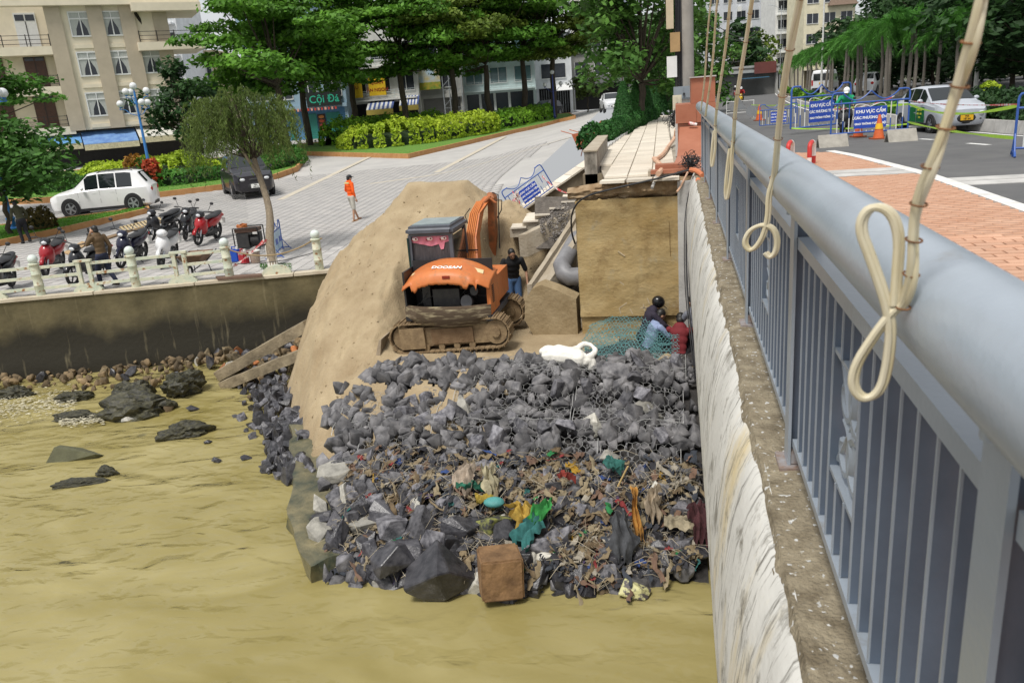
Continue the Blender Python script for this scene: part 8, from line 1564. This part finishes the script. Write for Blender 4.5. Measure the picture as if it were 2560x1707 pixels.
# ------------------------------------------------------------------ buildings
M_cre = mat('cream_render', (.70, .63, .49), .85, .07, 1.2); M_tau = mat('taupe_render', (.43, .37, .28), .85, .07, 1.2); M_wf = mat('white_frame', (.66, .67, .66), .5, .06, 4); M_dg = mat('window_dark', (.03, .035, .045), .12, .2, 3); M_cur = mat('curtain', (.40, .42, .40), .85, .2, 9, stretch=(6, 6, .4)); M_wood = mat('brown_door', (.075, .03, .016), .45, .25, 4); M_ri = mat('iron_rail', (.02, .016, .014), .5)
# cream hotel: facade plane
A0 = at_d(-120, 330, 68); B0 = at_d(332, 330, 74.6); fd = Vector((B0.x - A0.x, B0.y - A0.y, 0)).normalized(); fn_ = Vector((fd.y, -fd.x, 0)); fn_ = fn_ if fn_.dot(A0) < 0 else -fn_
def fac(px, py):   # facade coordinates (s, z)
    v = ray(px, py); t = (A0 - C0).dot(fn_) / v.dot(fn_); p = C0 + v * t; return (p - A0).dot(fd), p.z
ho = empty('cream_hotel', (A0.x, A0.y, -1.4), math.atan2(fd.y, fd.x), 'four storey cream hotel with taupe pilasters and brown balcony doors', 'building')
Z0 = -1.4
def hb(s0, s1, z0, z1, d0, d1, name, m, par=None):   # depth d positive towards the street
    return MB().bbox((s0, -d1, z0 - Z0), (s1, -d0, z1 - Z0)).build(name, m, par or ho)
q = lambda x, y: fac(x / 3.647, y / 3.647)
# floors: window rows measured on the photograph
zf_ = [q(880, 1055)[1], q(830, 690)[1], q(760, 330)[1]]; fl = (zf_[2] - zf_[0]) / 2; sill = zf_
s_p = [q(700, 1100)[0] - .2, q(930, 700)[0]]
c1 = (q(890, 960)[0] + q(820, 590)[0] + q(740, 235)[0]) / 3; c2 = (q(1170, 960)[0] + q(1100, 585)[0] + q(1025, 230)[0]) / 3; c3 = q(1385, 570)[0]; dW = c2 - c1; c0 = q(690, 700)[0]
sL = q(560, 300)[0] - .3; sR = c3 + dW * .55; top = q(600, 60)[1] + 1.0
zb0 = sill[0] - 1.2
hb(sL, sR, zb0, top, -8, 0, 'main_wall', M_cre); hb(sL - 16, sL, zb0, top, -8, -1.6, 'recessed_wall', M_cre); hb(sL - 16, sR + 2, Z0, zb0, -8, -1.0, 'ground_floor', mat('dark_shop', (.05, .045, .04), .8))
for s in (sL - .1, (c1 + c2) / 2, (c2 + c3) / 2, sR): hb(s - .62, s + .62, zb0, top, .002, .28, 'pilaster', M_tau)
def window(s, z, w, h, par, d=0, cur=True):
    e = empty('window', (s, -d, z - Z0)); e.parent = par; t = .09
    MB().bbox((-w / 2, -.03, 0), (w / 2, .10, h)).build('pane', M_dg, e)
    for x0, x1, z0, z1 in ((-w / 2 - t, -w / 2 + .02, -t, h + t), (w / 2 - .02, w / 2 + t, -t, h + t), (-w / 2, w / 2, -t, .03), (-w / 2, w / 2, h - .03, h + t), (-.045, .045, .03, h - .03)): MB().bbox((x0, -.10, z0), (x1, -.02, z1)).build('frame', M_wf, e)
    MB().bbox((-w / 2, -.095, h * .70), (-.045, -.02, h * .76)).bbox((.045, -.095, h * .70), (w / 2, -.02, h * .76)).build('transom', M_wf, e)
    if cur:
        for s_ in (-1, 1): x0, x1 = s_ * w / 2 * .96, s_ * .06; xm = s_ * w / 2 * .62; MB().prism([(x0, -.045, .04), (xm, -.045, .04), (xm * .85, -.045, h * .3), (x1, -.045, h * .70), (x1, -.045, h - .04), (x0, -.045, h - .04)], (0, .012, 0)).build('curtain', M_cur, e)
for r_ in range(3):
    for c in (c1, c2) + ((c3,) if r_ < 2 else ()): window(c, sill[r_], 1.65, 1.95, ho)
    for c in (c1, c2, c3): hb(c - dW * .36, c + dW * .36, sill[r_] - 1.05, sill[r_] - .72, .0, .10, 'ledge', M_cre)
hb(sL - 16, sR + 3.6, top - 1.0, top, -.2, .8, 'cornice', M_cre)
for i in range(16): hb(sL - 15 + i * 1.7, sL - 14.9 + i * 1.7, top, top + .9, .2, .3, 'roof_rail_post', M_ri)
hb(sL - 16, sR + 3.6, top + .85, top + .92, .2, .3, 'roof_rail', M_ri)
for r_ in range(3):           # left balconies
    zz = sill[r_] - .72; hb(sL - 16, sL - .3, zz - .75, zz - .05, -1.5, .25, 'balcony_slab', M_cre)
    for k_ in range(3): hb(sL - 16, sL - .72, zz + .35 * k_ + .15, zz + .35 * k_ + .19, .15, .2, 'balcony_rail', M_ri)
    for k_ in range(9): hb(sL - 15.2 + k_ * 1.8, sL - 15.12 + k_ * 1.8, zz - .05, zz + .95, .14, .21, 'rail_post', M_ri)
    for k_, c in enumerate((sL - 2.3, sL - 5.6, sL - 9)): d_ = hb(c - .85, c + .85, zz, zz + 2.9, -1.6, -1.52, 'balcony_door', M_wood if r_ < 2 else M_wf); hb(c - .75, c - .05, zz + 2.25, zz + 2.75, -1.52, -1.50, 'fanlight', M_dg); hb(c + .05, c + .75, zz + 2.25, zz + 2.75, -1.52, -1.50, 'fanlight', M_dg); hb(c - .03, c + .03, zz, zz + 2.2, -1.52, -1.49, 'door_gap', M_ri)
# corner balcony at the right with stair
zz = sill[2] - .72; hb(c3 - dW * .38, sR + 3.4, zz - .75, zz - .05, -5, 1.0, 'balcony_slab', M_cre); hb(c3 - dW * .38, sR + 3.6, top - 1.6, top - .9, -5, 1.2, 'roof_slab', M_cre); hb(c3 - .9, c3 + 1.2, zz, top - 1.5, -3, -2.9, 'rear_wall', mat('yellow_wall', (.55, .46, .25), .85)); hb(sR - .2, sR + .2, zz, top - 1.5, -.3, .1, 'column', M_cre)
for k_ in range(3): hb(c3 - dW * .3, sR + 3.3, zz + .35 * k_ + .15, zz + .35 * k_ + .19, .85, .9, 'balcony_rail', M_ri)
for k_ in range(5): s = c3 - dW * .3 + k_ * 1.5; hb(s, s + .08, zz, zz + .95, .84, .91, 'rail_post', M_ri)
MB().beam((c3 - dW * .25, -.2, top - 1.6 - Z0), (c3 + .6, .6, zz - Z0), .12, .25).build('stair', M_ri, ho)
M_bt = mat('blue_awning', (.08, .17, .42), .6, .2, 2, col2=(.18, .32, .55)); M_yt = mat('cream_valance', (.50, .46, .30), .7, .25, 6)
def awn(par, s0, s1, z0, z1, d, m, val=True, name='awning'):
    e = MB().prism([(s0, .9, z1 - Z0), (s1, .9, z1 - Z0), (s1, -d, z0 - Z0), (s0, -d, z0 - Z0)], (0, 0, .05)).build(name, m, par)
    if val: MB().bbox((s0, -d - .04, z0 - .5 - Z0), (s1, -d, z0 - Z0)).build('valance', M_yt, e)
s0_, za = q(735, 1200); s1_, _ = q(1235, 1200); awn(ho, s0_, s1_, q(900, 1310)[1], q(900, 1200)[1], 1.8, M_bt); awn(ho, s0_ - 4.5, s0_ - .1, q(900, 1290)[1], q(900, 1205)[1], 1.7, mat('sky_awning', (.10, .27, .52), .6)); awn(ho, s1_ + .1, s1_ + 5.2, q(1380, 1235)[1] - .1, q(1380, 1150)[1], 1.9, mat('white_awning', (.56, .55, .50), .6, .15, 5))
# shop row behind the shade trees ----------------------------------------------------
def shop(x0, x1, ybase, H, d, wall, label, ground=None, openings=(), nfl=3, seed=0, rail=False, slant=0.0, base=None, winmat=None, fh=3.5, setback=0):
    a = at_d(x0, ybase, d); b = at_d(x1, ybase - (x1 - x0) * .077, d * (1 + slant)); fd = Vector((b.x - a.x, b.y - a.y, 0)); w = fd.length; fd.normalize(); zb = zp(a.x, a.y) if base is None else base
    e = empty('shop_house', (a.x, a.y, zb), math.atan2(fd.y, fd.x), label, 'building'); m = P(wall, .85, var=.12, scale=1.0)
    B = lambda s0, s1, z0, z1, d0, d1, nm, mm, par=e: MB().bbox((s0, -d1, z0), (s1, -d0, z1)).build(nm, mm, par)
    B(0, w, fh, H, -9, 0, 'upper_wall', m); B(0, .35, 0, fh, -9, 0, 'pier', m); B(w - .35, w, 0, fh, -9, 0, 'pier', m); B(.35, w - .35, 0, fh, -9, -.6, 'shop_front', ground or P('2a2c30', .5)); B(-.1, w + .1, H - .3, H, .002, .25, 'parapet', m); B(0, w, fh - .3, fh + .1, .003, .35, 'slab_edge', m)
    n = max(1, int(w / 2.6))
    for f in range(1, nfl):
        z = fh * f + .9
        if z + 1.7 > H: break
        for i in range(n):
            s = w * (i + .5) / n; ww = w / n * .33; wn = B(s - ww, s + ww, z, z + 1.7, -.02, .035, 'window', winmat or M_dg); B(s - ww - .06, s + ww + .06, z - .1, z, .0, .12, 'sill', M_wf, wn); B(s - .04, s + .04, z, z + 1.7, .036, .07, 'mullion', M_wf, wn); B(s - ww - .07, s - ww, z, z + 1.7, .0, .07, 'frame', M_wf, wn); B(s + ww, s + ww + .07, z, z + 1.7, .0, .07, 'frame', M_wf, wn)
        if rail and f < nfl:
            B(.2, w - .2, fh * f - .05, fh * f + .12, .0, 1.2, 'balcony_slab', m)
            for k in range(3): B(.2, w - .2, fh * f + .35 * k + .3, fh * f + .35 * k + .34, 1.12, 1.16, 'balcony_rail', P('b8c4c4', .4))
            for k in range(int(w / .9) + 1): B(.2 + k * .9, .24 + k * .9, fh * f + .1, fh * f + 1.05, 1.12, 1.16, 'rail_post', P('b8c4c4', .4))
    return e, B, w
M_sh = mat('green_shutter', (.03, .24, .20), .5, .1, 2)
e, B, w = shop(640, 880, 372, 14, 88, '8fa8b8', 'pale blue shop house with green roller shutters and dark sign', P('5a8cb4', .7), seed=1)
for s0, s1 in ((.37, .42), (.56, .66), (.76, .90)):
    sh_ = B(w * s0, w * s1, 0, 2.7, -.6, -.52, 'roller_shutter', M_sh)
    for k_ in range(14): B(w * s0, w * s1, .1 + k_ * .19, .14 + k_ * .19, -.53, -.49, 'shutter_slat', M_sh, sh_)
sg = B(w * .60, w * .95, 3.4, 4.9, .36, .46, 'sign_board', P('141c1a', .6)); write_on('Cội Đá', 1.1, P('2fae8e', .5), sg, (w * .78, -.48, 4.1), (1, 0, 0), (0, 0, 1), .01)
po = B(w * .67, w * .75, .2, 2.6, -.5, -.44, 'food_poster', P('3a2a20', .6))
for k_ in range(5): MB().ell((w * .71, .42, .5 + k_ * .45), (.3, .02, .17), 10, 6).build('picture', P(('a8492a', 'c07a3a', '8a2f24')[k_ % 3], .6), po)
for k_ in range(14): B(w * .42 + k_ * w * .035, w * .42 + k_ * w * .035 + w * .02, 3.0, 3.3, .36, .40, 'bunting', P('b8463a' if k_ % 2 else 'd8a090', .7))
e, B, w = shop(880, 1058, 345, 13, 92, 'cfcfca', 'white balconied shop house with blue striped awnings and yellow signs', P('1c1d20', .7), seed=2, rail=True)
M_stp = mat('striped_awning', (.06, .10, .28), .6, .05, 1)
def stripes(par, s0, s1, z0, z1, d):
    n = 12
    for k_ in range(n): a, b = s0 + (s1 - s0) * k_ / n, s0 + (s1 - s0) * (k_ + 1) / n; MB().prism([(a, .0, z1), (b, .0, z1), (b, -d, z0), (a, -d, z0)], (0, 0, .04)).build('awning_stripe', M_stp if k_ % 2 else M_wf, par)
    MB().bbox((s0, -d - .03, z0 - .55), (s1, -d, z0)).build('valance', P('c9b45a', .7), par)
stripes(e, w * .30, w * .66, 2.5, 3.6, 3.0); stripes(e, w * .74, w * 1.0, 2.7, 3.7, 2.6)
for s0, z0, z1, t in ((.02, 3.9, 6.4, ('CƠM', 'NIÊU')), (.34, 4.0, 6.0, ('QUÁN', 'ĂN NGON'))):
    sg = B(w * s0, w * s0 + 1.9, z0, z1, 1.25, 1.35, 'sign_board', P('d8b21a', .6)); [write_on(tt, .5, P('8a1d18', .5), sg, (w * s0 + .95, -1.37, z1 - .6 - k_ * .8), (1, 0, 0), (0, 0, 1), .01) for k_, tt in enumerate(t)]
e, B, w = shop(1058, 1165, 330, 14, 94, 'b8b8b4', 'grey shop house with sunset billboard and scaffolding', P('8a8a88', .8), seed=3)
bb = B(.2, w * .52, 4.2, 7.6, .8, 1.0, 'billboard', mat('billboard', (.55, .42, .12), .6, .1, 1, col2=(.35, .55, .75))); write_on('0914 148 119', .5, P('1a2a4a', .5), bb, (w * .22, -1.02, 6.6), (1, 0, 0), (0, 0, 1), .006); write_on('CHO THUÊ MẶT BẰNG', .28, P('1a2a4a', .5), bb, (w * .24, -1.02, 7.15), (1, 0, 0), (0, 0, 1), .004); B(.2, w * .52, 4.2, 5.0, 1.01, 1.03, 'billboard_flowers', mat('sunflower', (.45, .30, .03), .7, .3, 3, col2=(.10, .25, .03)), bb)
for x in (.56, .70, .84, .98):
    for y in (.4, 1.3): B(w * x, w * x + .06, 0, 9, y, y + .06, 'scaffold_pole', P('9aa0a4', .4))
for z in (2, 4, 6, 8): B(w * .56, w * .99, z, z + .05, 1.3, 1.36, 'scaffold_rail', P('9aa0a4', .4))
for k_ in range(4): MB().beam((w * .56, -1.33, k_ * 2.2), (w * .98, -1.33, k_ * 2.2 + 2), .05, .05).build('scaffold_brace', P('9aa0a4', .4), e)
e, B, w = shop(1165, 1345, 318, 15, 98, 'c2d2d2', 'modern white and glass shop house with a long balcony', P('22303a', .2), seed=4, rail=True, winmat=mat('teal_glass', (.10, .17, .18), .08, .2, 2))
for k_ in range(5): B(w * k_ / 5 + .1, w * k_ / 5 + .4, 0, 3.4, -.6, .2, 'column', P('c8d0d0', .6))
e, B, w = shop(1345, 1435, 305, 10, 102, 'd3d6d8', 'white shop house with barred gate and white awning', P('1a1a1c', .7), seed=5)
for k_ in range(16): B(.4 + k_ * .3, .44 + k_ * .3, 0, 3.0, -.5, -.45, 'gate_bar', P('a8adb0', .4))
awn_ = MB().prism([(w * .45, 0, 3.6), (w * .95, 0, 3.6), (w * .95, -2.5, 2.8), (w * .45, -2.5, 2.8)], (0, 0, .05)).build('awning', M_wf, e)
e, B, w = shop(1435, 1580, 292, 7.5, 108, '8f8e88', 'low grey shop with dark corrugated awnings', P('151312', .8), seed=6, nfl=2)
for k_ in range(3): MB().prism([(w * k_ / 3, 0, 4.2), (w * (k_ + .95) / 3, 0, 4.2), (w * (k_ + .95) / 3, -3.2, 3.2), (w * k_ / 3, -3.2, 3.2)], (0, 0, .06)).build('awning', P('4a4c4c', .7), e)
# taller blocks behind
e, B, w = shop(1452, 1582, 262, 24, 112, 'c9c6bd', 'white apartment house with striped curtains above the trees', P('4a4844', .8), nfl=7, rail=True, base=-.5)
for z in (11.8, 15.3): c_ = B(w * .60, w * .95, z, z + 2.6, 1.2, 1.25, 'striped_curtain', mat('striped_curtain', (.10, .13, .22), .8, .1, 9, col2=(.50, .52, .55), f2=(.45, .55), stretch=(2.2, 2.2, .01), detail=0))
e, B, w = shop(1770, 1900, 215, 42, 175, 'c3c6cb', 'tall white slab block with air conditioners beyond the almond tree', P('3a3a3c', .8), nfl=11, base=-.4)
for k_ in range(6): ac = B(w * .55, w * .62, 13 + k_ * 3.5, 14 + k_ * 3.5, .05, .6, 'air_conditioner', P('d8d8d4', .5)); B(w * .75, w * .82, 13 + k_ * 3.5, 14 + k_ * 3.5, .05, .6, 'air_conditioner', P('d8d8d4', .5))
e, B, w = shop(1900, 1938, 212, 40, 178, '22262e', 'narrow dark glass tower beside the white slab block', P('14161a', .5), nfl=2, base=-.4)
e, B, w = shop(1935, 2012, 212, 34, 160, 'd5d5d2', 'white balconied hotel block above the palms', P('3a3a3c', .8), nfl=10, rail=True, base=-.4)
e, B, w = shop(2005, 2130, 205, 17.5, 150, 'd6cfb4', 'pale yellow house with a small tiled roof behind the palms', P('6a6048', .8), nfl=5, base=-.4)
MB().add([(w * .45, -1, 14.2), (w * 1.02, -1, 14.2), (w * 1.02, 4, 14.2), (w * .45, 4, 14.2), (w * .6, 1.5, 17), (w * .9, 1.5, 17)], [(0, 1, 5, 4), (2, 3, 4, 5), (1, 2, 5), (3, 0, 4)]).build('tiled_roof', mat('brown_tiles', (.16, .11, .08), .8, .2, 3), e); B(0, w, 17.5, 19.5, -1, -.9, 'green_screen', P('3c6a58', .7))
e, B, w = shop(1790, 1945, 222, 4.2, 118, '9c9c98', 'low grey roadside shed with blue awning left of the red car', P('6c6c6a', .8), nfl=1, base=-.35); B(w * .35, w * .75, 2.4, 2.5, .0, 3.0, 'awning', P('4a7896', .6)); B(w * .6, w * .95, 3.0, 4.6, .4, .5, 'red_fascia', P('6a3a34', .6))
e, B, w = shop(440, 484, 300, 21, 96, 'd4d6d8', 'white balconied house behind the hotel corner', P('8a8a88', .8), nfl=6, rail=True, base=-1)
e, B, w = shop(484, 570, 330, 11.5, 104, 'b9a98c', 'tan house with arched rooftop pergola behind the trees', P('8a7a68', .8), nfl=4, base=-1)
# lattice telecom tower
p = at_d(535, 330, 150); tw = empty('telecom_tower', (p.x, p.y, -1), 0, 'red and white lattice telecom tower behind the trees', 'tower'); topz = at_d(515, -60, 150).z
for s in ((-1, -1), (1, -1), (0, 1)): MB().tube([(s[0] * .9, s[1] * .9, 0), (s[0] * .4, s[1] * .4, topz)], .08, 6).build('leg', P('b8a8a4', .5), tw)
nb_ = 26
for k_ in range(nb_):
    z0, z1 = topz * k_ / nb_, topz * (k_ + 1) / nb_; m = P('a83a34' if (k_ // 3) % 2 else 'd8d8d8', .5); f = lambda z: .9 - .5 * z / topz
    MB().beam((-f(z0), -f(z0), z0), (f(z1), -f(z1), z1), .07, .07).build('brace', m, tw); MB().beam((f(z0), -f(z0), z0), (-f(z1), -f(z1), z1), .07, .07).build('brace', m, tw)
MB().cyl((-1.6, -1, topz * .72), (-1.6, -1.3, topz * .72), .75, 18).build('dish', P('5aa898', .5), tw); [MB().box((s, -.9, topz * .93), (.3, .2, 2.2)).build('antenna', P('4a4c50', .5), tw) for s in (-1.1, 1.1)]
# people and seats by the shops
p = at_d(735, 372, 72); p.z = zp(p.x, p.y)
for i, (dx, dy, c) in enumerate(((-2.6, 0, 'plum'), (-1.4, .6, 'violet'), (0.6, .2, 'mauve'))):
    e = empty('plastic_chair', (p.x + dx, p.y + dy, zp(p.x + dx, p.y + dy)), i * 1.1, ('low purple plastic chair nearest the brown trunk', 'low purple plastic chair under the seated customer', 'low purple plastic chair standing empty by the grey trunk')[i], 'chair'); m = P('4a2a8a', .5); MB().bbox((-.2, -.2, .36), (.2, .2, .40)).build('seat', m, e); MB().bbox((-.2, .17, .40), (.2, .21, .8)).build('backrest', m, e)
    for sx in (-.17, .17):
        for sy in (-.17, .17): MB().beam((sx, sy, 0), (sx, sy, .36), .04, .04).build('leg', m, e)
SEAT = dict(SIT); q_ = Vector((p.x - 1.4, p.y + .6, 0)); person((q_.x, q_.y, zp(q_.x, q_.y) + .12), R(150), 'customer in grey sitting on a purple chair by the shops', SIT, '3a3d48', '1c1c22', sleeve=1.5, vox=.025)
b_ = at_d(808, 372, 78); e = empty('bench', (b_.x, b_.y, zp(b_.x, b_.y)), .1, 'white bench in front of the green shutters', 'bench'); MB().bbox((-.9, -.2, .42), (.9, .2, .48)).build('seat', M_wf, e); [MB().bbox((s - .05, -.18, 0), (s + .05, .18, .42)).build('leg', M_wf, e) for s in (-.7, .7)]
# overhead wires by the pole
for i, (a, b) in enumerate((((1735, 20, 40), (1900, 70, 140)), ((1735, 35, 40), (1900, 78, 140)), ((1735, 130, 40), (1900, 110, 140)))): MB().tube(sag(at_d(*a), at_d(*b), 1.5, 20), .03, 5).build('overhead_wire', M_bc, label=('topmost', 'middle', 'lowest')[i] + ' overhead wire running from the utility pole up the road', cat='wire')
